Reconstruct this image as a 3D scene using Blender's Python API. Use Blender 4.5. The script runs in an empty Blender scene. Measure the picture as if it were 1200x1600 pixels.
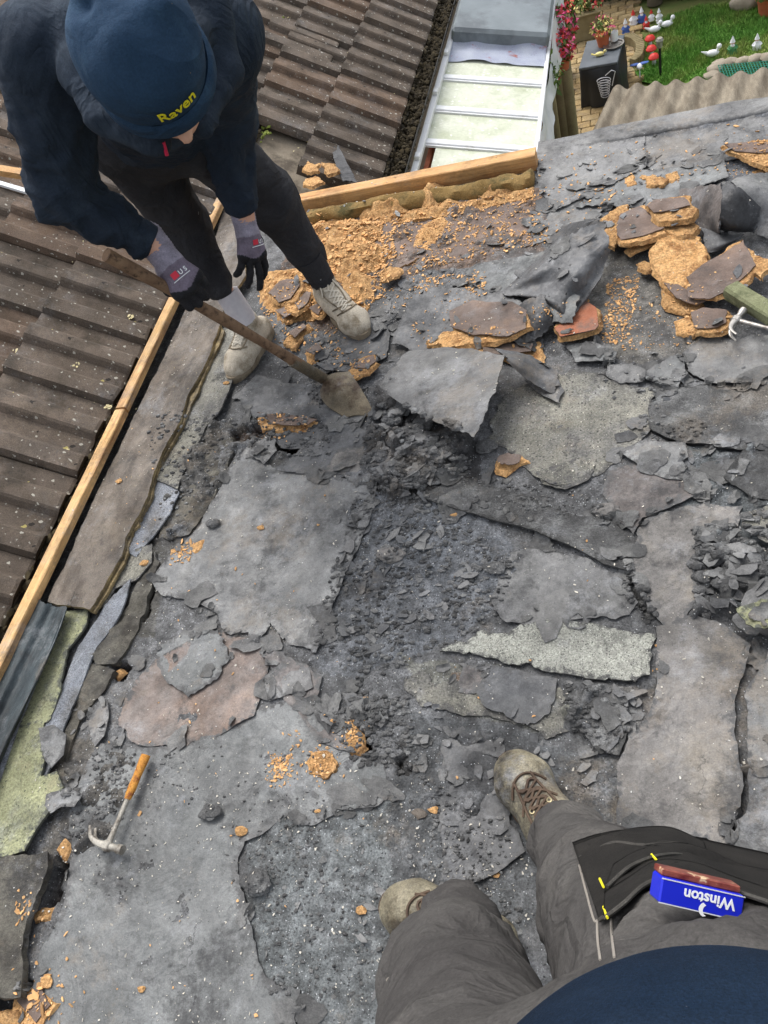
import bpy, math, random
import numpy as np
from mathutils import Vector
from mathutils.bvhtree import BVHTree
from mathutils.geometry import delaunay_2d_cdt

random.seed(7)
SC = bpy.context.scene
COL = SC.collection
# ------------------------------------------------------------------ camera, sky, sun, exposure
F = 1200.0
EYE = np.array([0.0, 0.0, 1.65])
VP = np.array([370.0, -1700.0])
_a = np.array([470.0, 312.0]) - [600, 800]
_d = np.array([840.0, 240.0]) - [470.0, 312.0]
_s = -(VP @ _a + F * F) / (VP @ _d)
_v2 = _a + _s * _d
_y = np.array([VP[0], VP[1], F]); _y /= np.linalg.norm(_y)
_x = np.array([_v2[0], _v2[1], F]); _x /= np.linalg.norm(_x)
if _x[0] < 0: _x = -_x
_x = _x - (_x @ _y) * _y; _x /= np.linalg.norm(_x)
_z = np.cross(_x, _y)
ROT = np.stack([_x, _y, _z])            # world = ROT @ camera(X right, Y down, Z forward)

cam_data = bpy.data.cameras.new('camera')
cam = bpy.data.objects.new('camera', cam_data)
COL.objects.link(cam)
from mathutils import Matrix
_m = np.stack([ROT[:, 0], -ROT[:, 1], -ROT[:, 2]], axis=1)
cam.matrix_world = Matrix([[*_m[0], EYE[0]], [*_m[1], EYE[1]], [*_m[2], EYE[2]], [0, 0, 0, 1]])
cam_data.sensor_width = 36.0
cam_data.lens = 27.0
cam_data.clip_start = 0.02
cam_data.clip_end = 400.0
SC.camera = cam
SC.render.resolution_x = 768
SC.render.resolution_y = 1024

SUN_ELEV, SUN_ROT = math.radians(58), math.radians(-35)
world = bpy.data.worlds.new('World')
SC.world = world
world.use_nodes = True
_nt = world.node_tree
_bg = _nt.nodes['Background']
_sky = _nt.nodes.new('ShaderNodeTexSky')
_sky.sky_type = 'NISHITA'
_sky.sun_disc = False
_sky.sun_elevation = SUN_ELEV
_sky.sun_rotation = SUN_ROT
_sky.air_density = 1.0
_sky.dust_density = 4.0
_hsv = _nt.nodes.new('ShaderNodeHueSaturation')
_hsv.inputs['Saturation'].default_value = 0.30
_nt.links.new(_sky.outputs[0], _hsv.inputs['Color'])
_nt.links.new(_hsv.outputs[0], _bg.inputs['Color'])
_bg.inputs['Strength'].default_value = 0.15
sun_data = bpy.data.lights.new('sun', 'SUN')
sun_data.energy = 0.7
sun_data.angle = math.radians(28)
sun_data.color = (1.0, 0.97, 0.93)
sun = bpy.data.objects.new('sun', sun_data)
COL.objects.link(sun)
_sd = Vector((math.sin(SUN_ROT) * math.cos(SUN_ELEV), math.cos(SUN_ROT) * math.cos(SUN_ELEV), math.sin(SUN_ELEV)))
sun.rotation_euler = _sd.to_track_quat('Z', 'Y').to_euler()
sun.location = (0, 0, 12)
SC.view_settings.view_transform = 'Standard'
SC.view_settings.look = 'None'
SC.view_settings.gamma = 1.0
SC.view_settings.use_curve_mapping = False
SC.view_settings.exposure = 0.92

# ------------------------------------------------------------------ helpers
def ray(u, v):
    return ROT @ np.array([(u - 600) / F, (v - 800) / F, 1.0])
def at(u, v, z=0.0):                     # a point of the photograph on the level plane z
    r = ray(u, v); return EYE + r * ((z - EYE[2]) / r[2])
def dep(u, v, d):                        # a point of the photograph d metres down the lens axis
    return EYE + ray(u, v) * d
PITCH = math.radians(28); X0 = -1.75
TP = math.tan(PITCH)
def onroof(u, v, off=0.0):               # a point of the photograph on the pitched roof
    r = ray(u, v); s = (TP * (X0 + off) - EYE[2]) / (r[2] + TP * r[0]); return EYE + r * s
def hsh(ix, iy, iz, seed):
    h = (ix.astype(np.int64) * 374761393 + iy.astype(np.int64) * 668265263 + iz.astype(np.int64) * 2147483647 + seed * 974634777) & 0xFFFFFFFF
    h = ((h ^ (h >> 13)) * 1274126177) & 0xFFFFFFFF
    h = ((h ^ (h >> 16)) * 2246822519) & 0xFFFFFFFF
    return ((h ^ (h >> 15)) & 0xFFFFFF) / float(0xFFFFFF) * 2 - 1
def vnoise(p, seed=0):
    p = np.asarray(p, float)
    if p.shape[-1] == 2: p = np.concatenate([p, np.zeros(p.shape[:-1] + (1,))], -1)
    i = np.floor(p).astype(np.int64); f = p - i; f = f * f * (3 - 2 * f)
    x, y, z = i[..., 0], i[..., 1], i[..., 2]
    r = 0
    for dx in (0, 1):
        wx = f[..., 0] if dx else 1 - f[..., 0]
        for dy in (0, 1):
            wy = f[..., 1] if dy else 1 - f[..., 1]
            for dz in (0, 1):
                wz = f[..., 2] if dz else 1 - f[..., 2]
                r = r + wx * wy * wz * hsh(x + dx, y + dy, z + dz, seed)
    return r
def fbm(p, octv=4, seed=0, gain=0.5):
    p = np.asarray(p, float); a, r, t = 1.0, 0, 0
    for o in range(octv):
        r = r + a * vnoise(p * (2.03 ** o) + o * 17.3, seed + o); t += a; a *= gain
    return r / t
def ridged(p, octv=3, seed=0):
    p = np.asarray(p, float); a, r, t = 1.0, 0, 0
    for o in range(octv):
        r = r + a * (1 - np.abs(vnoise(p * (2.03 ** o) + o * 9.1, seed + o)) * 2); t += a; a *= 0.5
    return r / t
def inside(pts, poly):
    x, y = pts[:, 0], pts[:, 1]; n = len(poly); r = np.zeros(len(pts), bool)
    for i in range(n):
        x1, y1 = poly[i][:2]; x2, y2 = poly[(i + 1) % n][:2]
        if y1 == y2: continue
        c = (y1 > y) != (y2 > y)
        r ^= c & (x < (x2 - x1) * (y - y1) / (y2 - y1) + x1)
    return r
def lin(c):
    c = np.array(c, float) / 255.0
    return tuple(np.where(c <= 0.04045, c / 12.92, ((c + 0.055) / 1.055) ** 2.4))

# ------------------------------------------------------------------ materials
def L4(c): return (c[0], c[1], c[2], 1.0)
def material(name, c1, c2=None, scale=12.0, rough=0.85, bump=0.0, bscale=60.0, attr=False, island=0.0, specks=(), grain=0.0, gscale=260.0,
             metallic=0.0, stretch=None, wear=0.0, rimc=None, fold=0.0, fscale=9.0, orand=0.0, c3=None, c3scale=3.0, c3t=(0.5, 0.62), spec=0.3, trans=0.0):
    """colours are sRGB 0-255; specks = [(colour, cell scale, radius, share of cells)]"""
    m = bpy.data.materials.new(name); m.use_nodes = True
    nt = m.node_tree; N = nt.nodes; K = nt.links.new
    bs = N['Principled BSDF']
    bs.inputs['Roughness'].default_value = rough; bs.inputs['Metallic'].default_value = metallic
    bs.inputs['Specular IOR Level'].default_value = spec
    if trans: bs.inputs['Transmission Weight'].default_value = trans
    geo = N.new('ShaderNodeNewGeometry')
    tc = N.new('ShaderNodeTexCoord')
    co = tc.outputs['Object']
    if stretch:
        mp = N.new('ShaderNodeMapping'); mp.inputs['Scale'].default_value = stretch; K(co, mp.inputs['Vector']); co = mp.outputs[0]
    def noise(sc, det=6.0, ro=0.6, v=None):
        n = N.new('ShaderNodeTexNoise'); n.inputs['Scale'].default_value = sc; n.inputs['Detail'].default_value = det; n.inputs['Roughness'].default_value = ro
        K(v or co, n.inputs['Vector']); return n.outputs['Fac']
    def ramp(f, a, b):
        r = N.new('ShaderNodeMapRange'); r.inputs['From Min'].default_value = a; r.inputs['From Max'].default_value = b
        K(f, r.inputs['Value']); return r.outputs[0]
    def mix(f, a, b, mode='MIX'):
        x = N.new('ShaderNodeMix'); x.data_type = 'RGBA'; x.blend_type = mode
        if hasattr(f, 'links'): K(f, x.inputs[0])
        else: x.inputs[0].default_value = f
        for s, q in ((x.inputs[6], a), (x.inputs[7], b)):
            if hasattr(q, 'links'): K(q, s)
            else: s.default_value = L4(q)
        return x.outputs[2]
    if attr:
        at_ = N.new('ShaderNodeAttribute'); at_.attribute_name = 'tint'; col = at_.outputs['Color']
        if c2 is not None:
            col = mix(ramp(noise(scale), 0.35, 0.68), mix(1.0, col, lin(c1), 'MULTIPLY'), mix(1.0, col, lin(c2), 'MULTIPLY'))
    else:
        col = lin(c1)
        if c2 is not None: col = mix(ramp(noise(scale), 0.36, 0.66), lin(c1), lin(c2))
    if c3 is not None: col = mix(ramp(noise(c3scale, 8.0, 0.65), *c3t), col, lin(c3))
    if wear:
        def scaled(f, lo_, hi_, a, b, col):
            g = N.new('ShaderNodeMapRange'); g.inputs['From Min'].default_value = lo_; g.inputs['From Max'].default_value = hi_
            g.inputs['To Min'].default_value = a; g.inputs['To Max'].default_value = b; K(f, g.inputs['Value'])
            s = N.new('ShaderNodeVectorMath'); s.operation = 'SCALE'
            if hasattr(col, 'links'): K(col, s.inputs[0])
            else: s.inputs[0].default_value = col
            K(g.outputs[0], s.inputs['Scale']); return s.outputs[0]
        pos = geo.outputs['Position']
        def off(v, k):
            a = N.new('ShaderNodeVectorMath'); a.operation = 'ADD'; a.inputs[1].default_value = (k, k * 1.7, k * .3); K(v, a.inputs[0]); return a.outputs[0]
        col = scaled(noise(2.4, 13.0, 0.74, pos), 0.40, 0.60, 1 - .30 * wear, 1 + .26 * wear, col)
        col = scaled(noise(8.5, 13.0, 0.78, off(pos, 3.0)), 0.38, 0.62, 1 - .22 * wear, 1 + .22 * wear, col)
        f1 = N.new('ShaderNodeMath'); f1.operation = 'MULTIPLY'; f1.inputs[1].default_value = .76 * wear; K(ramp(noise(4.2, 15.0, 0.80, off(pos, 11.0)), 0.510, 0.60), f1.inputs[0])
        col = mix(f1.outputs[0], col, lin((50, 50, 51)))
        f2 = N.new('ShaderNodeMath'); f2.operation = 'MULTIPLY'; f2.inputs[1].default_value = .44 * wear; K(ramp(noise(5.5, 15.0, 0.82, off(pos, 23.0)), 0.535, 0.63), f2.inputs[0])
        col = mix(f2.outputs[0], col, lin((150, 152, 155)))
        f3 = N.new('ShaderNodeMath'); f3.operation = 'MULTIPLY'; f3.inputs[1].default_value = .40 * wear; K(ramp(noise(3.0, 12.0, 0.78, off(pos, 37.0)), 0.545, 0.63), f3.inputs[0])
        col = mix(f3.outputs[0], col, lin((126, 114, 98)))
        col = scaled(noise(30, 10.0, 0.78, pos), 0.55, 0.68, 1.0, 1 - .40 * wear, col)
        col = scaled(noise(105, 6.0, 0.8, pos), 0.58, 0.68, 1.0, 1 - .38 * wear, col)
        col = scaled(noise(64, 8.0, 0.8, off(pos, 5.0)), 0.32, 0.42, 1 + .25 * wear, 1.0, col)
        rr = N.new('ShaderNodeMapRange'); rr.inputs['From Min'].default_value = .44; rr.inputs['From Max'].default_value = .58
        rr.inputs['To Min'].default_value = max(.36, rough - .42 * min(1, wear)); rr.inputs['To Max'].default_value = rough + .06
        K(noise(6.5, 12.0, 0.78, off(pos, 51.0)), rr.inputs['Value']); K(rr.outputs[0], bs.inputs['Roughness'])
        cv = N.new('ShaderNodeTexVoronoi'); cv.feature = 'DISTANCE_TO_EDGE'; cv.inputs['Scale'].default_value = 6.5
        cn = N.new('ShaderNodeTexNoise'); cn.inputs['Scale'].default_value = 9.0; cn.inputs['Detail'].default_value = 8.0; K(co, cn.inputs['Vector'])
        ca = N.new('ShaderNodeVectorMath'); ca.operation = 'SCALE'; ca.inputs['Scale'].default_value = 0.22; K(cn.outputs['Color'], ca.inputs[0])
        cb = N.new('ShaderNodeVectorMath'); cb.operation = 'ADD'; K(ca.outputs[0], cb.inputs[0]); K(co, cb.inputs[1]); K(cb.outputs[0], cv.inputs['Vector'])
        ck_ = N.new('ShaderNodeMath'); ck_.operation = 'ADD'; kn = ramp(noise(2.6, 4.0), 0.62, 0.50)
        km = N.new('ShaderNodeMath'); km.operation = 'MULTIPLY'; km.inputs[1].default_value = 0.05; K(kn, km.inputs[0])
        K(cv.outputs['Distance'], ck_.inputs[0]); K(km.outputs[0], ck_.inputs[1])
        col = scaled(ck_.outputs[0], 0.0, 0.012, 0.42, 1.0, col)
    if rimc is not None:
        ra = N.new('ShaderNodeAttribute'); ra.attribute_name = 'rim'
        rs_ = N.new('ShaderNodeMath'); rs_.operation = 'ADD'; rn = N.new('ShaderNodeMath'); rn.operation = 'MULTIPLY_ADD'; rn.inputs[1].default_value = 3.4; rn.inputs[2].default_value = -2.02
        K(noise(26, 10.0, 0.75), rn.inputs[0]); K(ra.outputs['Fac'], rs_.inputs[0]); K(rn.outputs[0], rs_.inputs[1])
        col = mix(ramp(rs_.outputs[0], 0.22, 0.50), col, lin(rimc))
    if island:
        h = N.new('ShaderNodeHueSaturation')
        r = N.new('ShaderNodeMapRange'); r.inputs['To Min'].default_value = 1 - island; r.inputs['To Max'].default_value = 1 + island
        K(geo.outputs['Random Per Island'], r.inputs['Value']); K(r.outputs[0], h.inputs['Value'])
        if hasattr(col, 'links'): K(col, h.inputs['Color'])
        else: h.inputs['Color'].default_value = L4(col)
        col = h.outputs[0]
    if orand:
        oi = N.new('ShaderNodeObjectInfo'); h = N.new('ShaderNodeHueSaturation'); r = N.new('ShaderNodeMapRange'); r.inputs['To Min'].default_value = 1 - orand; r.inputs['To Max'].default_value = 1 + orand * .6
        K(oi.outputs['Random'], r.inputs['Value']); K(r.outputs[0], h.inputs['Value']); K(col, h.inputs['Color']); col = h.outputs[0]
    if grain:
        g = N.new('ShaderNodeMapRange'); g.inputs['From Min'].default_value = 0.3; g.inputs['From Max'].default_value = 0.7
        g.inputs['To Min'].default_value = 1 - grain; g.inputs['To Max'].default_value = 1 + grain
        K(noise(gscale, 3.0, 0.7), g.inputs['Value'])
        cg = N.new('ShaderNodeVectorMath'); cg.operation = 'SCALE'
        if hasattr(col, 'links'): K(col, cg.inputs[0])
        else: cg.inputs[0].default_value = col
        K(g.outputs[0], cg.inputs['Scale']); col = cg.outputs[0]
    for sc_, ss, rad, share in specks:
        v = N.new('ShaderNodeTexVoronoi'); v.inputs['Scale'].default_value = ss
        wob = N.new('ShaderNodeVectorMath'); wob.operation = 'ADD'
        nn = N.new('ShaderNodeTexNoise'); nn.inputs['Scale'].default_value = ss * 1.6; K(co, nn.inputs['Vector'])
        sc2 = N.new('ShaderNodeVectorMath'); sc2.operation = 'SCALE'; sc2.inputs['Scale'].default_value = 0.8 / ss
        K(nn.outputs['Color'], sc2.inputs[0]); K(co, wob.inputs[0]); K(sc2.outputs[0], wob.inputs[1]); K(wob.outputs[0], v.inputs['Vector'])
        a = N.new('ShaderNodeMath'); a.operation = 'LESS_THAN'; a.inputs[1].default_value = rad; K(v.outputs['Distance'], a.inputs[0])
        sp = N.new('ShaderNodeSeparateColor'); K(v.outputs['Color'], sp.inputs[0])
        b = N.new('ShaderNodeMath'); b.operation = 'LESS_THAN'; b.inputs[1].default_value = share; K(sp.outputs[0], b.inputs[0])
        c = N.new('ShaderNodeMath'); c.operation = 'MULTIPLY'; K(a.outputs[0], c.inputs[0]); K(b.outputs[0], c.inputs[1])
        col = mix(c.outputs[0], col, lin(sc_))
    if hasattr(col, 'links'): K(col, bs.inputs['Base Color'])
    else: bs.inputs['Base Color'].default_value = L4(col)
    if bump:
        bm = N.new('ShaderNodeBump'); bm.inputs['Strength'].default_value = min(1.0, bump); bm.inputs['Distance'].default_value = 0.004 * max(1.0, bump)
        K(noise(bscale, 8.0, 0.68), bm.inputs['Height']); K(bm.outputs[0], bs.inputs['Normal'])
        if fold:
            b2 = N.new('ShaderNodeBump'); b2.inputs['Strength'].default_value = 1.0; b2.inputs['Distance'].default_value = fold
            wn = N.new('ShaderNodeTexNoise'); wn.inputs['Scale'].default_value = fscale; wn.inputs['Detail'].default_value = 3.0; wn.inputs['Distortion'].default_value = 1.4; K(co, wn.inputs['Vector'])
            aw = N.new('ShaderNodeMath'); aw.operation = 'PINGPONG'; aw.inputs[1].default_value = 0.11; K(wn.outputs['Fac'], aw.inputs[0])
            K(aw.outputs[0], b2.inputs['Height']); K(b2.outputs[0], bm.inputs['Normal'])
    return m
WHITE_SP = ((190, 190, 186), 95.0, 0.11, 0.07)
DARK_SP = ((58, 58, 60), 150.0, 0.16, 0.10)
M = {}
def felt(name, c1, c2, c3=None, sp=True, bump=0.7, grain=0.22, **k):
    M[name] = material(name, c1, c2, scale=9, rough=0.82, bump=bump, bscale=60, grain=grain, gscale=320, c3=c3, c3scale=5, c3t=(0.52, 0.72),
                       specks=[WHITE_SP, DARK_SP] if sp else (), wear=1.0, rimc=(78, 78, 78), fold=.010, fscale=7.5, spec=.5, **k)
felt('felt_grey', (102, 102, 102), (118, 118, 116), (88, 88, 88))
felt('felt_light', (106, 107, 107), (122, 122, 120), (136, 137, 136))
felt('felt_blue', (99, 101, 101), (114, 116, 115), (84, 85, 85))
felt('felt_dark', (78, 79, 81), (96, 97, 98), (63, 64, 66))
felt('felt_black', (32, 33, 35), (50, 51, 54), None)
felt('felt_brown', (97, 91, 88), (109, 103, 100), (86, 82, 80))
felt('felt_warm', (106, 103, 100), (119, 116, 112), (121, 113, 100))
felt('felt_rust', (102, 94, 89), (117, 103, 95), (128, 108, 94))
M['mineral_pale'] = material('mineral_pale', (146, 147, 138), (160, 161, 152), scale=8, bump=1.0, bscale=190, grain=0.55, gscale=260, c3=(118, 118, 112), c3scale=4, c3t=(0.55, 0.75), wear=.7, rimc=(84, 84, 82), specks=[((84, 84, 80), 190, 0.30, 0.35), ((196, 196, 188), 210, 0.22, 0.25)])
M['mineral_olive'] = material('mineral_olive', (122, 120, 110), (136, 134, 124), scale=7, bump=1.1, bscale=120, grain=0.5, gscale=220, c3=(98, 97, 94), c3scale=6, c3t=(0.46, 0.62), wear=1.0, rimc=(82, 81, 79), specks=[((70, 69, 66), 110, 0.30, 0.32), ((180, 178, 168), 160, 0.2, 0.18)])
M['mineral_green'] = material('mineral_green', (132, 134, 104), (150, 152, 118), scale=14, bump=1.1, bscale=110, grain=0.40, gscale=190, c3=(106, 109, 98), c3scale=7, c3t=(0.54, 0.7), wear=.8, rimc=(84, 86, 78), specks=[((84, 87, 70), 95, 0.26, 0.25)])
M['tatters'] = material('tatters', (76, 76, 76), (98, 98, 96), scale=12, rough=.82, bump=.8, bscale=70, grain=.25, island=.34, wear=.9, spec=.5, specks=[WHITE_SP])
M['bitumen'] = material('bitumen', (72, 72, 72), (98, 98, 97), scale=18, rough=0.75, bump=1.5, bscale=80, grain=0.5, c3=(126, 127, 126), c3scale=16, c3t=(0.52, 0.70), island=.45, wear=.8, rimc=(66, 66, 65), specks=[WHITE_SP])
M['tar'] = material('tar', (20, 20, 21), (40, 40, 41), scale=20, rough=0.55, bump=1.2, bscale=60, grain=0.3)
M['rim'] = material('rim', (84, 81, 74), (104, 101, 92), scale=14, rough=0.9, bump=1.5, bscale=60, grain=0.4, c3=(64, 61, 56), c3scale=8, wear=.9, specks=[WHITE_SP])
M['deck'] = material('deck', (150, 150, 150), (244, 244, 244), scale=34, rough=0.8, spec=.5, bump=1.5, bscale=85, attr=True, grain=0.6, gscale=210, wear=1.0, specks=[((178, 181, 184), 170, 0.20, 0.22), ((168, 170, 172), 75, 0.13, 0.12), ((46, 46, 48), 120, 0.24, 0.22)])
M['chip'] = material('chip', (188, 144, 94), (208, 168, 118), scale=30, rough=0.95, bump=2.0, bscale=130, grain=0.5, gscale=150, c3=(138, 98, 60), c3scale=22, c3t=(0.49, 0.66), orand=.22)
M['chips'] = material('chips', (196, 148, 96), (210, 170, 122), scale=60, rough=0.95, island=0.35)
M['pale_chips'] = material('pale_chips', (184, 178, 165), (202, 197, 186), scale=60, rough=0.95, island=0.3)
M['board_face'] = material('board_face', (98, 84, 76), (116, 100, 91), scale=14, rough=0.8, bump=0.6, bscale=90, grain=0.22, c3=(128, 106, 90), c3scale=9, c3t=(0.54, 0.7), wear=.6, specks=[((196, 156, 104), 70, 0.18, 0.10)])
M['red_face'] = material('red_face', (142, 86, 62), (158, 104, 80), scale=18, rough=0.85, bump=0.5, grain=0.22, c3=(120, 92, 80), c3scale=10)
M['timber'] = material('timber', (192, 146, 94), (208, 166, 114), scale=10, rough=0.8, bump=0.5, bscale=40, stretch=(0.25, 4, 4), grain=0.18, gscale=60, c3=(172, 122, 74), c3scale=6, wear=.4)
M['batten'] = material('batten', (188, 150, 100), (204, 168, 118), scale=9, rough=0.8, bump=0.5, bscale=40, stretch=(4, 0.3, 4), grain=0.22, gscale=60, c3=(140, 100, 66), c3scale=6, c3t=(0.50, 0.68), wear=.7)
M['board_weathered'] = material('board_weathered', (96, 88, 80), (118, 110, 101), scale=7, rough=0.9, bump=1.0, bscale=70, stretch=(2.2, 0.7, 2), grain=0.34, c3=(82, 75, 68), c3scale=5, wear=.8, specks=[((160, 144, 108), 60, 0.14, 0.10), WHITE_SP])
M['raw_edge'] = material('raw_edge', (140, 122, 86), (160, 142, 104), scale=20, rough=0.95, bump=1.4, bscale=90, grain=0.4, c3=(104, 92, 70), c3scale=14, c3t=(.42,.58), wear=.9)
M['valley'] = material('valley', (62, 52, 44), (80, 68, 58), scale=8, rough=0.85, bump=0.6, grain=0.25, c3=(44, 38, 32))
M['lead'] = material('lead', (50, 58, 62), (76, 86, 90), scale=6, rough=0.55, bump=1.0, bscale=26, stretch=(3, .6, 2), grain=0.3, c3=(30, 35, 38), c3scale=4, c3t=(.46,.62), wear=.9)
M['hessian'] = material('hessian', (120, 124, 131), (146, 150, 156), scale=16, rough=0.95, bump=1.6, bscale=110, grain=0.5, gscale=260, c3=(104, 104, 104), c3scale=9, c3t=(.50,.66), wear=.6)
M['log'] = material('log', (128, 104, 62), (150, 124, 80), scale=18, rough=0.95, bump=1.5, bscale=60, grain=0.3, c3=(82, 74, 44), c3scale=9)
TSP = [((176, 172, 160), 34, 0.17, 0.30), ((170, 158, 98), 17, 0.10, 0.22), ((150, 146, 136), 75, 0.22, 0.12), ((44, 40, 36), 22, 0.15, 0.2)]
M['tile'] = material('tile', (92, 82, 72), (110, 98, 87), scale=7, rough=0.92, bump=0.9, bscale=130, grain=0.34, c3=(74, 66, 57), c3scale=5, wear=.45, orand=.16, specks=TSP)
M['tile_red'] = material('tile_red', (102, 85, 71), (118, 100, 85), scale=7, rough=0.92, bump=0.9, bscale=130, grain=0.34, c3=(80, 68, 57), c3scale=4, wear=.45, orand=.16, specks=TSP)
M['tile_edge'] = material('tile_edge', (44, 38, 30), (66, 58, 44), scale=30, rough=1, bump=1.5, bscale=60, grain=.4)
M['moss_dark'] = material('moss_dark', (44, 38, 28), (62, 54, 36), scale=40, rough=1, island=0.4)
M['moss_green'] = material('moss_green', (92, 104, 44), (120, 128, 62), scale=40, rough=1, island=0.4)
M['lichen'] = material('lichen', (200, 186, 140), (216, 206, 168), scale=60, rough=1, island=0.2)
M['underlay'] = material('underlay', (118, 108, 94), (138, 128, 112), scale=6, rough=0.9, bump=0.6, grain=0.22, c3=(84, 76, 66), c3scale=5)
M['navy'] = material('navy', (31, 40, 52), (41, 51, 64), scale=6, rough=0.95, bump=0.5, bscale=260, grain=0.2, c3=(66, 77, 89), c3scale=4, c3t=(.52,.78), spec=0.25, fold=0.036, fscale=5.5)
M['beanie'] = material('beanie', (34, 55, 78), (43, 66, 90), scale=5, rough=0.95, bump=0.6, bscale=240, grain=0.18, spec=0.2, c3=(72, 98, 120), c3scale=3.4, c3t=(.52,.76), specks=[((110, 100, 80), 60, 0.12, 0.06)], fold=0.035, fscale=4.2)  # paler blue patches put the lit crown's tone into the colour
M['black_cloth'] = material('black_cloth', (44, 44, 47), (58, 58, 61), scale=6, rough=0.95, bump=0.4, bscale=220, grain=0.18, spec=0.2, c3=(80, 80, 83), c3scale=5, c3t=(.54,.78), specks=[((130, 130, 132), 26, 0.10, 0.08)], fold=0.028, fscale=6.5)
M['grey_cloth'] = material('grey_cloth', (68, 66, 65), (84, 82, 80), scale=7, rough=0.95, bump=0.5, bscale=240, grain=0.22, spec=0.15, c3=(108, 105, 101), c3scale=4, c3t=(0.54, 0.76), fold=0.030, fscale=7, specks=[((134, 128, 120), 22, .12, .08)])
M['binding'] = material('binding', (62, 60, 57), (76, 74, 70), scale=20, rough=.95, bump=.5, bscale=300, grain=.2)
M['hair'] = material('hair', (70, 54, 42), (92, 72, 56), scale=30, rough=.8, bump=1, bscale=140)
M['pouch'] = material('pouch', (34, 33, 32), (46, 44, 42), scale=9, rough=0.95, bump=0.5, bscale=240, grain=0.2, spec=0.15)
M['tshirt'] = material('tshirt', (18, 34, 53), (24, 42, 63), scale=8, rough=0.95, bump=0.9, bscale=420, grain=0.4, gscale=480, spec=0.15, c3=(42, 58, 78), c3scale=3, c3t=(.52,.8), fold=0.03, fscale=3.2, specks=[((96, 100, 104), 90, .10, .05)])
M['skin'] = material('skin', (206, 158, 134), (216, 170, 148), scale=12, rough=0.55, bump=0.2, bscale=120)
M['glove'] = material('glove', (205, 205, 205), (255, 255, 255), scale=30, rough=0.85, bump=0.7, bscale=300, attr=True, grain=0.2, fold=.006, fscale=26)
M['trainer'] = material('trainer', (186, 176, 158), (204, 195, 179), scale=16, rough=0.9, bump=0.6, bscale=120, grain=0.22, c3=(138, 126, 106), c3scale=16, c3t=(0.46, 0.64))
M['trainer_trim'] = material('trainer_trim', (126, 114, 96), (146, 134, 114), scale=20, rough=0.9, bump=0.5, c3=(96, 86, 70), c3scale=14)
M['lace'] = material('lace', (214, 206, 190), (200, 192, 176), scale=30, rough=0.9)
M['sock_white'] = material('sock_white', (206, 202, 204), (190, 186, 190), scale=30, rough=1, bump=0.4, bscale=240)
M['boot'] = material('boot', (124, 117, 97), (144, 137, 117), scale=16, rough=0.85, bump=0.9, bscale=90, grain=0.35, c3=(78, 70, 56), c3scale=13, c3t=(0.46, 0.60), wear=1.0)
M['boot_dark'] = material('boot_dark', (74, 60, 50), (96, 80, 66), scale=18, rough=0.8, bump=0.5, grain=0.2)
M['brass'] = material('brass', (190, 176, 140), rough=0.35, metallic=0.8)
M['yellow_thread'] = material('yellow_thread', (232, 220, 40), rough=0.8)
M['seam'] = material('seam', (148, 142, 134), rough=0.9)
M['pink_zip'] = material('pink_zip', (190, 30, 70), rough=0.5)
M['pack_blue'] = material('pack_blue', (26, 40, 196), rough=0.3, spec=0.5)
M['pack_red'] = material('pack_red', (96, 30, 28), (150, 84, 66), scale=70, rough=0.35, spec=0.5, c3=(206, 176, 140), c3scale=60, c3t=(.58,.62))
M['white'] = material('white', (236, 238, 240), rough=0.5)
M['logo_red'] = material('logo_red', (212, 60, 78), rough=0.7)
M['logo_grey'] = material('logo_grey', (206, 208, 214), rough=0.7)
M['steel'] = material('steel', (150, 146, 140), (176, 172, 166), scale=30, rough=0.38, metallic=0.75, grain=0.2, c3=(96, 84, 72), c3scale=20, c3t=(0.55, 0.7))
M['steel_pale'] = material('steel_pale', (164, 160, 150), (144, 140, 132), scale=30, rough=0.55, metallic=0.25, grain=0.25, c3=(98, 90, 80), c3scale=24, c3t=(.48,.62))
M['grip'] = material('grip', (178, 118, 48), (196, 140, 62), scale=40, rough=0.7, bump=0.6, bscale=160, grain=0.3, c3=(126, 72, 40), c3scale=46, c3t=(0.50, 0.62))
M['spade_wood'] = material('spade_wood', (112, 88, 68), (138, 112, 88), scale=8, rough=0.75, bump=0.5, stretch=(3, 3, 3), grain=0.2, c3=(70, 54, 42), c3scale=14, c3t=(0.5, 0.66))
M['spade_steel'] = material('spade_steel', (92, 84, 70), (114, 104, 86), scale=16, rough=0.65, metallic=0.25, bump=0.5, c3=(66, 52, 40), c3scale=10, grain=0.25, wear=.6)
M['pvc'] = material('pvc', (222, 224, 226), (212, 214, 214), scale=8, rough=0.4, spec=0.4, c3=(190, 190, 184), c3scale=9, c3t=(.56,.7))
M['polycarbonate'] = material('polycarbonate', (192, 196, 176), (206, 209, 192), scale=9, rough=0.5, grain=0.10, gscale=60, c3=(170, 176, 148), c3scale=5, c3t=(0.48, 0.68), specks=[((216, 219, 208), 30, 0.24, 0.40)])
M['tarp_grey'] = material('tarp_grey', (110, 118, 122), (124, 132, 136), scale=4, rough=0.7, bump=0.3, c3=(96, 102, 106), c3scale=3)
M['flashing'] = material('flashing', (166, 172, 184), (146, 152, 172), scale=9, rough=0.6, c3=(150, 96, 86), c3scale=9, c3t=(0.58, 0.66), grain=0.2)
M['gutter'] = material('gutter', (36, 34, 32), rough=0.7)
M['brick_red'] = material('brick_red', (164, 92, 66), (182, 110, 84), scale=20, rough=0.95, bump=0.8, grain=0.2)
M['mortar'] = material('mortar', (166, 150, 134), rough=1)
M['terracotta'] = material('terracotta', (182, 98, 66), (196, 114, 80), scale=12, rough=0.9, grain=0.12)
M['leaf'] = material('leaf', (74, 96, 44), (96, 118, 58), scale=20, rough=0.8, island=0.45)
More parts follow.
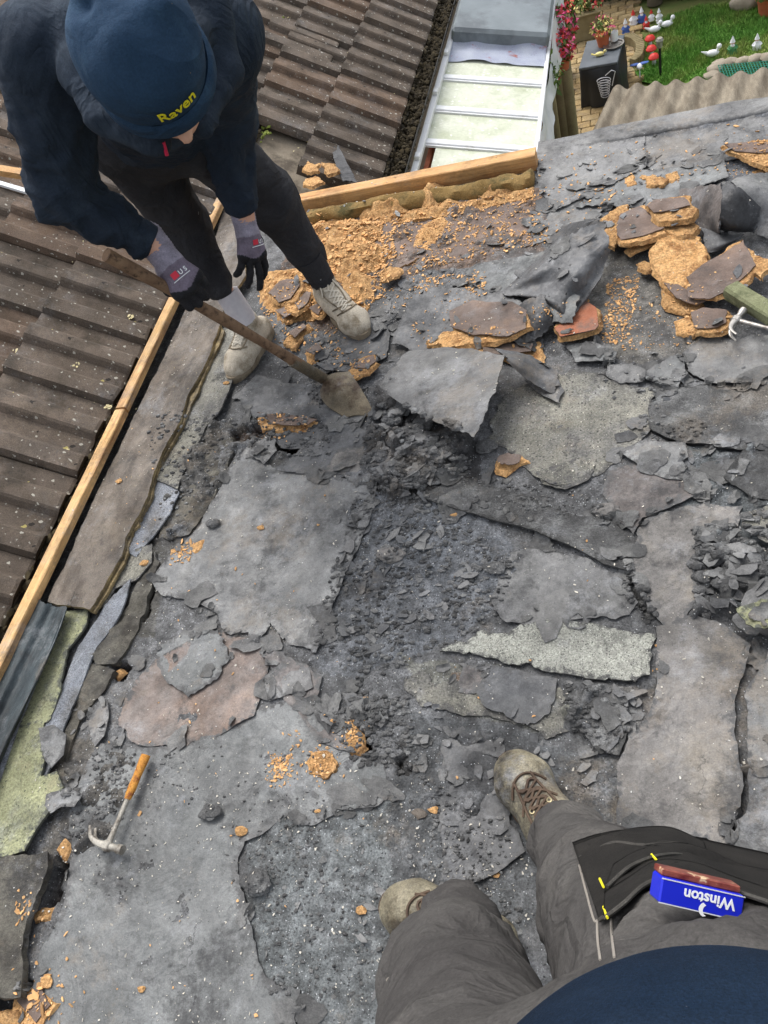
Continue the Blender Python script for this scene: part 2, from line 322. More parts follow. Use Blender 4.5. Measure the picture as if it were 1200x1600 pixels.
M['leaf_dark'] = material('leaf_dark', (34, 44, 26), (52, 62, 36), scale=8, rough=0.9, island=0.5)
M['pink_flower'] = material('pink_flower', (206, 70, 122), (222, 112, 150), scale=50, rough=0.8, island=0.3)
M['red_flower'] = material('red_flower', (196, 52, 52), (214, 92, 96), scale=50, rough=0.8, island=0.3)
M['yellow_flower'] = material('yellow_flower', (226, 206, 110), (236, 226, 170), scale=50, rough=0.8, island=0.2)
M['grass'] = material('grass', (92, 140, 58), (120, 160, 72), scale=1.6, rough=0.9, island=0.35, c3=(140, 148, 82), c3scale=1.4, c3t=(.48,.64))
M['soil'] = material('soil', (92, 110, 56), (118, 116, 70), scale=3, rough=1, bump=1, grain=0.3)
M['paver'] = material('paver', (172, 144, 96), (190, 162, 112), scale=3, rough=0.95, island=0.12, grain=0.15, gscale=80)
M['paver_joint'] = material('paver_joint', (104, 92, 62), (120, 110, 70), scale=6, rough=1)
M['black_cover'] = material('black_cover', (26, 28, 30), (38, 40, 43), scale=4, rough=0.55, bump=0.4, bscale=8, spec=0.5)
M['top_grey'] = material('top_grey', (84, 90, 96), (100, 106, 112), scale=5, rough=0.5)
M['trough'] = material('trough', (124, 112, 82), (142, 130, 98), scale=10, rough=0.9, grain=0.2)
M['brown_bench'] = material('brown_bench', (88, 76, 66), (104, 92, 80), scale=8, rough=0.8, stretch=(1, 4, 1), grain=0.2)
M['pond'] = material('pond', (26, 40, 34), rough=0.1, spec=0.6)
M['net'] = material('net', (52, 128, 110), rough=0.8)
M['corrugated'] = material('corrugated', (122, 113, 98), (146, 137, 121), scale=5, rough=0.95, bump=0.5, grain=0.28, gscale=60, stretch=(5, 1.2, 1), c3=(100, 91, 78), c3scale=3, c3t=(0.46, 0.66))
M['stone'] = material('stone', (150, 140, 124), (168, 158, 142), scale=10, rough=0.95, bump=0.8)
M['gnome_blue'] = material('gnome_blue', (70, 100, 170), rough=0.5)
M['gnome_green'] = material('gnome_green', (80, 140, 90), rough=0.5)
M['gnome_red'] = material('gnome_red', (206, 60, 54), rough=0.5)
M['plastic_sheet'] = material('plastic_sheet', (198, 204, 206), (222, 226, 226), scale=6, rough=0.35, bump=0.8, bscale=14)
M['void'] = material('void', (16, 15, 14), rough=1)
M['mossy_plank'] = material('mossy_plank', (112, 116, 86), (134, 136, 106), scale=9, rough=0.95, bump=0.9, grain=0.3, c3=(78, 82, 58), c3scale=8)
M['trunk'] = material('trunk', (84, 76, 62), (104, 96, 80), scale=12, rough=1, bump=1.2)
M['wall'] = material('wall', (170, 150, 130), (184, 164, 144), scale=4, rough=0.95)

# ------------------------------------------------------------------ mesh helpers
GV, GF = [], []                            # everything loose litter can lie on
def ground_add(V, Fc):
    o = sum(len(a) for a in GV); GV.append(np.asarray(V, float)); GF.extend([tuple(i + o for i in f) for f in Fc])
def tag(o, label=None, cat=None, group=None, kind=None):
    if label: o['label'] = label
    if cat: o['category'] = cat
    if group: o['group'] = group
    if kind: o['kind'] = kind
    return o
def mesh_obj(name, V, Fc, mats, parent=None, label=None, cat=None, group=None, kind=None, smooth=True, mi=None, tint=None, ground=False, flat_idx=None, recentre=True):
    V = np.asarray(V, float)
    if ground: ground_add(V, Fc)
    org = np.zeros(3)
    if parent is None and recentre and len(V):
        org = np.array([(V[:, 0].min() + V[:, 0].max()) / 2, (V[:, 1].min() + V[:, 1].max()) / 2, V[:, 2].min()])
    elif parent is not None:
        org = np.array(parent.matrix_world.translation) if parent.parent is None else np.array(parent.parent.location) + np.array(parent.location)
    me = bpy.data.meshes.new(name)
    me.from_pydata((V - org).tolist(), [], Fc if isinstance(Fc, list) else Fc.tolist())
    if not isinstance(mats, (list, tuple)): mats = [mats]
    for m_ in mats: me.materials.append(M[m_] if isinstance(m_, str) else m_)
    n = len(me.polygons)
    if smooth: me.polygons.foreach_set('use_smooth', [True] * n)
    if mi is not None: me.polygons.foreach_set('material_index', np.asarray(mi, dtype=np.int32))
    if tint is not None:
        a = me.color_attributes.new('tint', 'FLOAT_COLOR', 'POINT')
        t = np.ones((len(V), 4)); t[:, :3] = tint
        a.data.foreach_set('color', t.ravel())
    me.update()
    o = bpy.data.objects.new(name, me); COL.objects.link(o)
    if parent is not None: o.parent = parent
    else: o.location = org
    if parent is None: bpy_loc(o)
    return tag(o, label, cat, group, kind)
def bpy_loc(o): o.matrix_world = Matrix.Translation(o.location)
def empty(name, loc, label=None, cat=None, group=None):
    o = bpy.data.objects.new(name, None); COL.objects.link(o); o.location = tuple(float(c) for c in loc); bpy_loc(o); o.empty_display_size = 0.1
    return tag(o, label, cat, group)
class MB:
    """collects shapes in world space, then links them as one mesh"""
    def __init__(s): s.V, s.F, s.n = [], [], 0
    def add(s, V, Fc):
        V = np.asarray(V, float); s.V.append(V); s.F += [tuple(i + s.n for i in f) for f in Fc]; s.n += len(V); return s
    def box(s, c, size, ax=None, bev=0.0):
        c = np.asarray(c, float); h = np.asarray(size, float) / 2
        ax = np.eye(3) if ax is None else np.asarray(ax)
        if bev <= 0:
            P = np.array([[i, j, k] for i in (-1, 1) for j in (-1, 1) for k in (-1, 1)], float) * h
            return s.add(c + P @ ax, [(0, 1, 3, 2), (4, 6, 7, 5), (0, 4, 5, 1), (2, 3, 7, 6), (0, 2, 6, 4), (1, 5, 7, 3)])
        P, idx = [], {}
        for i in (-1, 1):
            for j in (-1, 1):
                for k in (-1, 1):
                    for a in range(3):
                        q = np.array([i, j, k], float) * h
                        for b in range(3):
                            if b != a: q[b] -= np.sign(q[b]) * bev
                        idx[i, j, k, a] = len(P); P.append(q)
        Fc = []
        def quad(keys): Fc.append(tuple(idx[k] for k in keys))
        cyc = [(-1, -1), (1, -1), (1, 1), (-1, 1)]
        for a in range(3):
            for sg in (-1, 1):
                ks = []
                for p, q in (cyc if sg > 0 else cyc[::-1]):
                    t = [0, 0, 0]; t[a] = sg; t[(a + 1) % 3] = p; t[(a + 2) % 3] = q; ks.append((*t, a))
                quad(ks)
        for a in range(3):
            b, c_ = (a + 1) % 3, (a + 2) % 3
            for p in (-1, 1):
                for q in (-1, 1):
                    t1 = [0, 0, 0]; t1[a] = -1; t1[b] = p; t1[c_] = q; t2 = list(t1); t2[a] = 1
                    ks = [(*t1, b), (*t2, b), (*t2, c_), (*t1, c_)]
                    quad(ks if p * q > 0 else ks[::-1])
        for i in (-1, 1):
            for j in (-1, 1):
                for k in (-1, 1):
                    ks = [(i, j, k, 0), (i, j, k, 1), (i, j, k, 2)]
                    quad(ks if i * j * k > 0 else ks[::-1])
        return s.add(c + np.array(P) @ ax, Fc)
    def tube(s, pts, rad, n=8, cap=True, flat=1.0, up=None):
        pts = np.asarray(pts, float); r = np.broadcast_to(np.asarray(rad, float), (len(pts),))
        T = np.gradient(pts, axis=0); T /= np.linalg.norm(T, axis=1)[:, None] + 1e-12
        ref = np.array(up, float) if up is not None else (np.array([0, 0, 1.0]) if abs(T[0][2]) < 0.9 else np.array([1.0, 0, 0]))
        V = []
        for p, t, rr in zip(pts, T, r):
            a = np.cross(t, ref); a /= np.linalg.norm(a) + 1e-12; b = np.cross(a, t)
            for k in range(n):
                q = 2 * math.pi * k / n; V.append(p + rr * (math.cos(q) * a + flat * math.sin(q) * b))
        Fc = [(i * n + k, (i + 1) * n + k, (i + 1) * n + (k + 1) % n, i * n + (k + 1) % n) for i in range(len(pts) - 1) for k in range(n)]
        if cap: Fc += [tuple(range(n)), tuple((len(pts) - 1) * n + k for k in reversed(range(n)))]
        return s.add(V, Fc)
    def lathe(s, c, prof, n=14, ax=None):
        V = [(r * math.cos(2 * math.pi * k / n), r * math.sin(2 * math.pi * k / n), z) for r, z in prof for k in range(n)]
        Fc = [(i * n + k, i * n + (k + 1) % n, (i + 1) * n + (k + 1) % n, (i + 1) * n + k) for i in range(len(prof) - 1) for k in range(n)]
        Fc += [tuple(reversed(range(n))), tuple((len(prof) - 1) * n + k for k in range(n))]
        V = np.array(V)
        if ax is not None: V = V @ np.asarray(ax)
        return s.add(V + np.asarray(c, float), Fc)
    def blob(s, c, r, seed=0, n=2, amp=0.3, squash=(1, 1, 1)):
        V, Fc = ico(n); V = V * (1 + amp * fbm(V * 1.4 + seed * 3.7, 2, seed))[:, None] * np.asarray(squash) * r
        return s.add(V + np.asarray(c, float), Fc)
    def build(s, name, mat, parent=None, **k):
        o = mesh_obj(name, np.concatenate(s.V), s.F, mat, parent, **k)
        if k.get('smooth', True): o.data.set_sharp_from_angle(angle=math.radians(38))
        return o
_ico = {}
def ico(n):
    if n in _ico: return _ico[n]
    t = (1 + 5 ** .5) / 2
    V = [(-1, t, 0), (1, t, 0), (-1, -t, 0), (1, -t, 0), (0, -1, t), (0, 1, t), (0, -1, -t), (0, 1, -t), (t, 0, -1), (t, 0, 1), (-t, 0, -1), (-t, 0, 1)]
    Fc = [(0, 11, 5), (0, 5, 1), (0, 1, 7), (0, 7, 10), (0, 10, 11), (1, 5, 9), (5, 11, 4), (11, 10, 2), (10, 7, 6), (7, 1, 8), (3, 9, 4), (3, 4, 2), (3, 2, 6), (3, 6, 8), (3, 8, 9), (4, 9, 5), (2, 4, 11), (6, 2, 10), (8, 6, 7), (9, 8, 1)]
    V = [np.array(v) / np.linalg.norm(v) for v in V]
    for _ in range(n - 1):
        c, G = {}, []
        def mid(a, b):
            k = (min(a, b), max(a, b))
            if k not in c: q = V[a] + V[b]; c[k] = len(V); V.append(q / np.linalg.norm(q))
            return c[k]
        for a, b, d in Fc:
            e, f, g = mid(a, b), mid(b, d), mid(d, a); G += [(a, e, g), (b, f, e), (d, g, f), (e, f, g)]
        Fc = G
    _ico[n] = (np.array(V), Fc); return _ico[n]

# ------------------------------------------------------------------ the lie of the old roof
def low(x, y):
    p = np.stack([np.asarray(x, float), np.asarray(y, float)], -1)
    z = 0.010 * fbm(p * 1.7, 3, 3)
    return z
def outline(px, z, jag, seg, seed):
    P = [at(u, v, z)[:2] for u, v in px]; out = []
    n = len(P)
    for i in range(n):
        a, b = P[i], P[(i + 1) % n]; m_ = max(1, int(np.linalg.norm(b - a) / seg))
        for k in range(m_): out.append(a + (b - a) * k / m_)
    Q = np.array(out)
    if jag:
        w = jag * np.stack([fbm(Q * 5.5, 6, seed, 0.70), fbm(Q * 5.5 + 50, 6, seed + 9, 0.70)], -1) * (1.0 + 4.2 * np.clip(fbm(Q * 4 + 9, 2, seed + 4) + .15, 0, 1))[:, None] * 1.7
        Q = Q + w
    return Q
def fill(Q, step, seed):
    lo, hi = Q.min(0), Q.max(0); rng = np.random.default_rng(seed)
    gx, gy = np.meshgrid(np.arange(lo[0], hi[0], step), np.arange(lo[1], hi[1], step * 0.866))
    gx = gx + (np.arange(gx.shape[0]) % 2)[:, None] * step / 2
    P = np.stack([gx.ravel(), gy.ravel()], -1); P = P + rng.uniform(-.18, .18, P.shape) * step
    P = P[inside(P, Q)]
    if len(P):
        d = np.min(np.linalg.norm(P[:, None, :] - Q[None, :, :], axis=2), axis=1); P = P[d > step * 0.55]
    n = len(Q)
    r = delaunay_2d_cdt([Vector(q) for q in Q] + [Vector(q) for q in P], [(i, (i + 1) % n) for i in range(n)], [], 1, 1e-6)
    V = np.array([(v.x, v.y) for v in r[0]])
    E = {}
    tris = []
    for f in r[2]:
        f = list(f)
        a, b, c = V[f[0]], V[f[1]], V[f[2]]
        if (b[0] - a[0]) * (c[1] - a[1]) - (b[1] - a[1]) * (c[0] - a[0]) < 0: f = f[::-1]
        tris.append(tuple(f))
    for f in tris:
        for i in range(len(f)): E[(f[i], f[(i + 1) % len(f)])] = 1
    bd = [(a, b) for (a, b) in E if (b, a) not in E]
    return V, tris, bd
def sheet(name, px, z, mat, th=0.003, jag=0.010, step=0.012, curl=0.009, amp=0.005, ascale=11.0, seed=None, edge=None, flare=0.0, parent=None, tilt=(0, 0), zfun=None, ground=True, follow=True, pw=0.03, **k):
    seed = seed if seed is not None else (sum(int(a * 3 + b * 7) for a, b in px) % 9973)
    Q = outline(px, z, jag, min(0.009, step), seed)
    V, T, bd = fill(Q, step, seed)
    dist = np.full(len(V), 9.0)
    for i in range(0, len(V), 4000):
        dist[i:i + 4000] = np.min(np.linalg.norm(V[i:i + 4000, None, :] - Q[None, ::2, :], axis=2), axis=1)
    c = V.mean(0)
    zz = (low(V[:, 0], V[:, 1]) if follow else 0) + z * (0.55 if z < .03 and follow else 1) + amp * fbm(V * ascale, 5, seed + 1, 0.66)
    e = np.exp(-dist / pw)
    zz = zz + curl * e * (0.35 + fbm(V * 7, 2, seed + 5)) + (V[:, 0] - c[0]) * tilt[0] + (V[:, 1] - c[1]) * tilt[1]
    if zfun is not None: zz = zz + zfun(V)
    top = np.c_[V, zz]
    bi = sorted({a for a, b in bd}); mp = {a: i for i, a in enumerate(bi)}
    n = len(top)
    s1 = top[bi].copy(); s2 = top[bi].copy(); s2[:, 2] -= th
    if flare:
        d = s2[:, :2] - c; d /= np.linalg.norm(d, axis=1)[:, None] + 1e-9
        s2[:, :2] += d * flare * (0.4 + 0.9 * np.abs(fbm(s2[:, :2] * 22, 3, seed + 8)))[:, None]
    mid_ = (s1 + s2) / 2
    if th > 0.008:
        mid_ += 0.5 * th * np.stack([fbm(mid_ * 45, 2, seed + i) for i in range(3)], -1)
    m_ = len(bi)
    Vs = np.concatenate([top, s1, mid_, s2])
    Fc = list(T)
    mi = [0] * len(T)
    for a, b in bd:
        i, j = mp[a], mp[b]
        Fc.append((n + m_ + i, n + m_ + j, n + j, n + i)); Fc.append((n + 2 * m_ + i, n + 2 * m_ + j, n + m_ + j, n + m_ + i)); mi += [1, 1]
    bot = top.copy(); bot[:, 2] -= th; nb = len(Vs)
    Vs = np.concatenate([Vs, bot])
    Fc += [tuple(nb + i for i in reversed(f)) for f in T]; mi += [1] * len(T)
    o = mesh_obj(name, Vs, Fc, [mat, edge or mat], parent, mi=mi, ground=ground, **k)
    a = o.data.attributes.new('rim', 'FLOAT', 'POINT'); w = np.ones(len(Vs)); w[:n] = np.exp(-dist / .016); a.data.foreach_set('value', w)
    return o
def catmull(P, n):
    P = np.asarray(P, float); m_ = len(P); t = np.linspace(0, m_ - 1, n); out = []
    for q in t:
        i = min(int(q), m_ - 2); f = q - i
        p0 = P[i - 1] if i > 0 else 2 * P[0] - P[1]; p1, p2 = P[i], P[i + 1]; p3 = P[i + 2] if i + 2 < m_ else 2 * P[-1] - P[-2]
        out.append(0.5 * (2 * p1 + (p2 - p0) * f + (2 * p0 - 5 * p1 + 4 * p2 - p3) * f * f + (3 * p1 - p0 - 3 * p2 + p3) * f ** 3))
    return np.array(out)
def cloth(name, rows, mat, th=0.004, nu=40, nv=40, jag=0.05, amp=0.003, seed=1, under=None, **k):
    """rows of (u, v, z) control points -> a bent sheet with thickness and torn edges"""
    G = np.array([[at(*q) for q in r] for r in rows])
    A = np.stack([catmull(G[i], nu) for i in range(len(G))])
    S = np.stack([catmull(A[:, j], nv) for j in range(nu)], axis=1)      # nv x nu x 3
    tt = np.linspace(0, 1, 200)
    def rs(Lr, s): # sample the fine grid at fractional parameters
        i = np.clip(s[0] * (nv - 1), 0, nv - 1.001); j = np.clip(s[1] * (nu - 1), 0, nu - 1.001)
        a, b = i.astype(int), j.astype(int); f, g = (i - a)[..., None], (j - b)[..., None]
        return Lr[a, b] * (1 - f) * (1 - g) + Lr[a + 1, b] * f * (1 - g) + Lr[a, b + 1] * (1 - f) * g + Lr[a + 1, b + 1] * f * g
    a, b = np.meshgrid(np.linspace(0, 1, nv), np.linspace(0, 1, nu), indexing='ij')
    def e(x, s): return jag * np.clip(0.5 + fbm(np.stack([x * 9, x * 0 + s], -1), 4, seed, 0.7), 0, 1.3)
    a2 = e(b, 1.0) + a * (1 - e(b, 1.0) - e(b, 22.0)); b2 = e(a, 43.0) + b * (1 - e(a, 43.0) - e(a, 64.0))
    P = rs(S, (a2, b2))
    du = np.gradient(P, axis=1); dv = np.gradient(P, axis=0); Nn = np.cross(du, dv); Nn /= np.linalg.norm(Nn, axis=2)[..., None] + 1e-12
    if Nn[..., 2].mean() < 0: Nn = -Nn
    P = P + Nn * (amp * fbm(P * 10, 4, seed + 3, 0.6))[..., None]
    top = P.reshape(-1, 3); bot = (P - Nn * th).reshape(-1, 3); n = len(top)
    Fc, mi = [], []
    flip = np.cross(du[nv // 2, nu // 2], dv[nv // 2, nu // 2]) @ Nn[nv // 2, nu // 2] < 0
    for i in range(nv - 1):
        for j in range(nu - 1):
            q = (i * nu + j, i * nu + j + 1, (i + 1) * nu + j + 1, (i + 1) * nu + j)
            if flip: q = q[::-1]
            Fc.append(q); mi.append(0); Fc.append(tuple(n + w for w in reversed(q))); mi.append(1)
    ring = [j for j in range(nu)] + [i * nu + nu - 1 for i in range(1, nv)] + [(nv - 1) * nu + j for j in range(nu - 2, -1, -1)] + [i * nu for i in range(nv - 2, 0, -1)]
    o2 = 2 * n; VV = np.concatenate([top, bot, top[ring], bot[ring]]); R = len(ring)
    for i in range(R):
        j = (i + 1) % R; q = (o2 + i, o2 + R + i, o2 + R + j, o2 + j)
        Fc.append(q if not flip else q[::-1]); mi.append(1)
    return mesh_obj(name, VV, Fc, [mat, under or mat], mi=mi, ground=True, **k)

# ================================================================== STRUCTURE
GZ = -3.0                                   # garden level, one storey below the flat roof
# ---- the flat roof deck
def axis(a, b, lo_, hi_, s):
    f = np.arange(a, b, s); l = lo_ + (a - lo_) * np.linspace(0, 1, 14)[:-1]; r = b + (hi_ - b) * np.linspace(0, 1, 16)[1:]
    return np.concatenate([l, f, [b], r])
gx = axis(-1.86, 0.62, -1.90, 3.2, 0.006); gy = axis(-0.40, 3.03, -2.2, 3.045, 0.006)
GX, GY = np.meshgrid(gx, gy, indexing='ij')
DP = np.stack([GX.ravel(), GY.ravel()], -1)
WARP = DP + 0.030 * np.stack([fbm(DP * 9, 4, 31, 0.65), fbm(DP * 9 + 40, 4, 33, 0.65)], -1)
def zone(px, pts=None, z=0.0):
    poly = [at(u, v, z)[:2] for u, v in px]
    return inside(WARP if pts is None else pts, poly)
tint = np.tile(np.array(lin((108, 109, 110))), (len(DP), 1))
big = fbm(DP * 3.1, 4, 71)
tint *= (1 + 0.30 * big)[:, None]
def paint(px, c, s=1.0):
    m_ = zone(px); tint[m_] = tint[m_] * (1 - s) + np.array(lin(c)) * s * (1 + 0.25 * big[m_])[:, None]
paint([(560, 770), (760, 790), (820, 900), (720, 1000), (560, 1060), (490, 1040), (530, 900)], (116, 120, 125))
paint([(400, 1280), (620, 1240), (700, 1500), (640, 1750), (420, 1750), (380, 1450)], (122, 127, 128))
paint([(640, 1120), (800, 1140), (960, 1190), (960, 1330), (860, 1420), (700, 1560), (600, 1300)], (92, 95, 97))
paint([(590, 600), (740, 660), (760, 760), (640, 790), (560, 760), (600, 700)], (66, 65, 65))
paint([(470, 320), (850, 300), (850, 400), (700, 420), (600, 440), (520, 520), (420, 480)], (112, 90, 74))
paint([(840, 230), (1260, 150), (1260, 340), (940, 350), (850, 320)], (104, 108, 114))
paint([(930, 380), (1060, 430), (1110, 540), (990, 570), (890, 540)], (120, 116, 108))
paint([(100, 1150), (215, 1180), (180, 1300), (110, 1380), (60, 1330)], (96, 92, 85))
paint([(620, 1030), (780, 1040), (900, 1090), (880, 1150), (720, 1120)], (134, 134, 124))
paint([(700, 1050), (760, 1050), (750, 1085), (705, 1080)], (122, 102, 82))
paint([(1060, 690), (1260, 690), (1260, 900), (1150, 960), (1080, 840)], (104, 110, 112))
paint([(300, 640), (480, 690), (420, 740), (300, 800), (240, 860), (230, 760)], (92, 90, 86))
paint([(180, 830), (330, 850), (260, 900), (240, 1000), (150, 1000)], (86, 84, 78))
fine = (0.0030 * fbm(DP * 46, 3, 11, 0.6) + 0.0020 * ridged(DP * 95, 2, 12))
lump = np.maximum(0, fbm(DP * 15, 4, 15, 0.62) + 0.1)
rough = np.full(len(DP), 0.25)
def rub(px, a):
    rough[zone(px)] = a
rub([(470, 330), (850, 290), (860, 380), (620, 440), (520, 560), (400, 500)], 0.9)
rub([(480, 1000), (560, 760), (660, 760), (830, 880), (800, 960), (700, 1010), (560, 1090), (640, 1200), (560, 1180), (480, 1110)], 0.8)
rub([(590, 610), (740, 680), (740, 740), (640, 790), (560, 760)], 1.9)
rub([(1080, 830), (1230, 800), (1230, 950), (1080, 980)], 1.7)
rub([(880, 1060), (1010, 1080), (970, 1160), (880, 1140)], 1.3)
rub([(100, 1180), (215, 1180), (190, 1290), (120, 1340)], 1.2)
rub([(660, 1130), (800, 1140), (960, 1200), (880, 1320), (660, 1440), (600, 1250)], 0.8)
rub([(400, 1300), (600, 1260), (680, 1500), (600, 1700), (400, 1500)], 0.55)
rub([(300, 660), (400, 650), (380, 720), (290, 830), (240, 850)], 1.4)
rub([(380, 660), (510, 655), (520, 710), (400, 720)], 1.5)
rub([(1110, 690), (1230, 690), (1230, 800), (1120, 790)], 1.3)
sm = np.zeros_like(rough)
R2 = rough.reshape(GX.shape)
for _ in range(4):                                  # ease the edges of the rubble zones
    R2[1:-1, 1:-1] = (R2[1:-1, 1:-1] * 2 + R2[:-2, 1:-1] + R2[2:, 1:-1] + R2[1:-1, :-2] + R2[1:-1, 2:]) / 6
rough = R2.ravel()
DZ = low(DP[:, 0], DP[:, 1]) + rough * (fine + 0.026 * lump * (0.35 + 0.65 * rough)) + 0.25 * fine
crev = ridged(DP * 5.5, 3, 61)
cr = np.clip((crev - 0.72) / 0.1, 0, 1) * np.clip(rough - 0.2, 0, 1)
DZ -= 0.012 * cr
dark = np.clip((ridged(DP * 33, 3, 18) - 0.25) / 0.4, 0, 1) * np.clip(rough * 0.8, 0, 1)
grey = np.clip(fbm(DP * 24, 4, 19, 0.7) * 2.6, 0, 1)
tint *= (1 - 0.45 * dark)[:, None]
tint += (grey * 0.055)[:, None] * np.array([1, 1.01, 1.03])
pits = [([(436, 668), (500, 664), (508, 700), (470, 716), (428, 706)], 0.05), ([(360, 670), (400, 660), (412, 684), (372, 694)], 0.05),
        ([(176, 1042), (200, 1036), (208, 1052), (190, 1066), (172, 1068)], 0.09), ([(218, 955), (236, 915), (240, 925), (232, 968), (216, 982)], 0.08),
        ([(62, 1420), (86, 1330), (100, 1350), (92, 1400), (50, 1440)], 0.09), ([(546, 1150), (566, 1158), (572, 1186), (556, 1180)], 0.07),
        ([(-40, 1560), (30, 1520), (70, 1560), (110, 1600), (110, 1800), (-40, 1800)], 0.045), ([(612, 1186), (632, 1176), (640, 1206), (624, 1216)], 0.03),
        ([(985, 880), (1000, 900), (1026, 968), (1012, 970), (980, 910)], 0.022), ([(940, 585), (990, 610), (1022, 650), (1010, 664), (960, 622)], 0.02)]
mi_v = np.zeros(len(DP), int)
for px, d in pits:
    m_ = zone(px)
    DZ[m_] -= d * (0.8 + 0.5 * fbm(DP[m_] * 30, 2, 5)); tint[m_] = np.array(lin((60, 42, 28))) if d > 0.045 else np.array(lin((34, 33, 33)))
DV = np.c_[DP, DZ]
ny = len(gy)
ii, jj = np.meshgrid(np.arange(len(gx) - 1), np.arange(ny - 1), indexing='ij')
q0 = (ii * ny + jj).ravel()
DF = np.stack([q0, q0 + ny, q0 + ny + 1, q0 + 1], -1)
deck = mesh_obj('flat_roof', DV, DF.tolist(), 'deck', kind='structure', tint=tint, recentre=False)
# a coarser copy of the deck for laying litter on
GV.append(DV); GF.extend([tuple(f) for f in DF.tolist()])
del DF
wl = MB(); wl.box((0.65, 0.4, -1.62), (5.1, 5.1, 2.9)); wl.build('extension_wall', 'wall', kind='structure')
# ragged far and side lips of the old felt, hanging over the wall head
def strip(name, a, b, n, w, z, hang, seed, mat='felt_grey', **k):
    t = np.linspace(0, 1, n); P = a + (b - a) * t[:, None]; V, Fc = [], []
    dr = np.array([-(b - a)[1], (b - a)[0]]); dr /= np.linalg.norm(dr)
    prof = [(-w, 0.006), (-w * .5, 0.008), (0.0, 0.010), (0.012, 0.002), (0.018, -hang * .5), (0.020, -hang)]
    for i, p in enumerate(P):
        e = 0.018 * fbm(np.array([p * 11]), 4, seed, 0.65)[0]; r = 0.02 * fbm(np.array([p * 7 + 5]), 3, seed + 2)[0]
        for s, (o, h) in enumerate(prof):
            q = p + dr * (o + (e if s >= 2 else r if s == 0 else 0)); V.append((q[0], q[1], (low(q[0], q[1]) if s < 3 else 0) + z + h))
    m_ = len(prof); Fc = [(i * m_ + s, i * m_ + s + 1, (i + 1) * m_ + s + 1, (i + 1) * m_ + s) for i in range(n - 1) for s in range(m_ - 1)]
    return mesh_obj(name, V, Fc, mat, **k)
strip('felt_edge', np.array([3.1, 3.02]), np.array([-0.425, 3.02]), 240, 0.10, 0.0, 0.18, 5, label='grey felt lip folded down along the far edge of the flat roof above the patio', cat='roof felt')

# ---- the pitched tiled roof
RD = np.array([math.cos(PITCH), 0, -math.sin(PITCH)]); RN = np.array([math.sin(PITCH), 0, math.cos(PITCH)])
def rp(d, y, h=0.0): return np.array([X0, 0, 0]) + RD * d + np.array([0, y, 0]) + RN * h
roof = empty('tiled_roof', rp(0, 2.0), 'pitched roof of weathered brown interlocking concrete tiles beside the stripped flat roof', 'tiled roof')
TW, TG, TLEN = 0.33, 0.343, 0.40
def tile_mesh(seed):
    ys, zs = [], []
    prof = [(0, .000), (.003, .010), (.008, .028), (.066, .034), (.076, .030), (.094, .002), (.100, .0), (.150, .001), (.160, .004), (.172, .027), (.180, .034), (.232, .034), (.242, .029), (.260, .002), (.266, 0), (.320, .001), (.327, .0)]
    n = len(prof); m_ = 6; V = []
    us = [0, .1, .2, .3, .37, .39, .40]
    for iu, u in enumerate(us):
        for (y, z) in prof:
            e = 0
            if iu >= 5: e = 0.006 * vnoise(np.array([[y * 40, seed * 3.3, 0]]), seed)[0]
            w = 0.0016 * vnoise(np.array([[u * 18, y * 26, seed]]), 3)[0]
            V.append((u - TLEN + e, y - TW / 2, z + w - (0.004 if iu == len(us) - 1 else 0)))
    top = len(V)
    Fc = [(i * n + j, (i + 1) * n + j, (i + 1) * n + j + 1, i * n + j + 1) for i in range(len(us) - 1) for j in range(n - 1)]
    lo_ = len(V); L_ = (len(us) - 1) * n
    for j, (y, z) in enumerate(prof): V.append((0.001, y - TW / 2, z - 0.040))
    Fc += [(L_ + j, lo_ + j, lo_ + j + 1, L_ + j + 1) for j in range(n - 1)]
    s0 = len(V)
    for iu, u in enumerate(us):
        V.append((u - TLEN, prof[0][0] - TW / 2, -0.02)); V.append((u - TLEN, prof[-1][0] - TW / 2, -0.02))
    for i in range(len(us) - 1):
        Fc.append((i * n, s0 + 2 * i, s0 + 2 * i + 2, (i + 1) * n)); Fc.append((i * n + n - 1, (i + 1) * n + n - 1, s0 + 2 * i + 3, s0 + 2 * i + 1))
    me = bpy.data.meshes.new('roof_tile'); me.from_pydata(V, [], Fc)
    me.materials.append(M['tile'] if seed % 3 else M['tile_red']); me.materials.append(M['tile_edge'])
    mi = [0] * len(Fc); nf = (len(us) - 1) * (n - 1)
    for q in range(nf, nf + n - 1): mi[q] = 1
    me.polygons.foreach_set('material_index', mi)
    return me
tmeshes = [tile_mesh(s) for s in range(9)]
rot = np.stack([RD, [0, 1, 0], RN], axis=1)
tilt = Matrix.Rotation(0.088, 4, 'Y')
def put_tile(d, y, s, yaw=0.0, lift=0.0):
    o = bpy.data.objects.new('roof_tile', tmeshes[s % 9]); COL.objects.link(o); o.parent = roof
    p = rp(d, y, lift) - np.array(roof.location)
    o.matrix_local = Matrix([[*rot[0], p[0]], [*rot[1], p[1]], [*rot[2], p[2]], [0, 0, 0, 1]]) @ Matrix.Rotation(yaw, 4, 'Z') @ tilt
    return o
y_first = onroof(155, 631)[1] - TW / 2
rng = np.random.default_rng(4)
cnt = 0
moss_pts = []
FASC = 3.08
for k in range(-9, 3):
    d = -0.144 + TG * k
    for c in range(-5, 20):
        y = y_first + TW * (c + 1) 
        if k >= 1 and y - TW / 2 < FASC + 0.10: continue
        if k == 1 and y - TW / 2 < FASC + 0.42: continue
        if k < -4 and y < 0.2: continue
        lift = 0.0; dd = d + rng.uniform(-.005, .005)
        put_tile(dd, y + rng.uniform(-.002, .002), int(rng.integers(0, 9)), rng.uniform(-.006, .006), lift)
        if k > -6: moss_pts.append((dd, y))
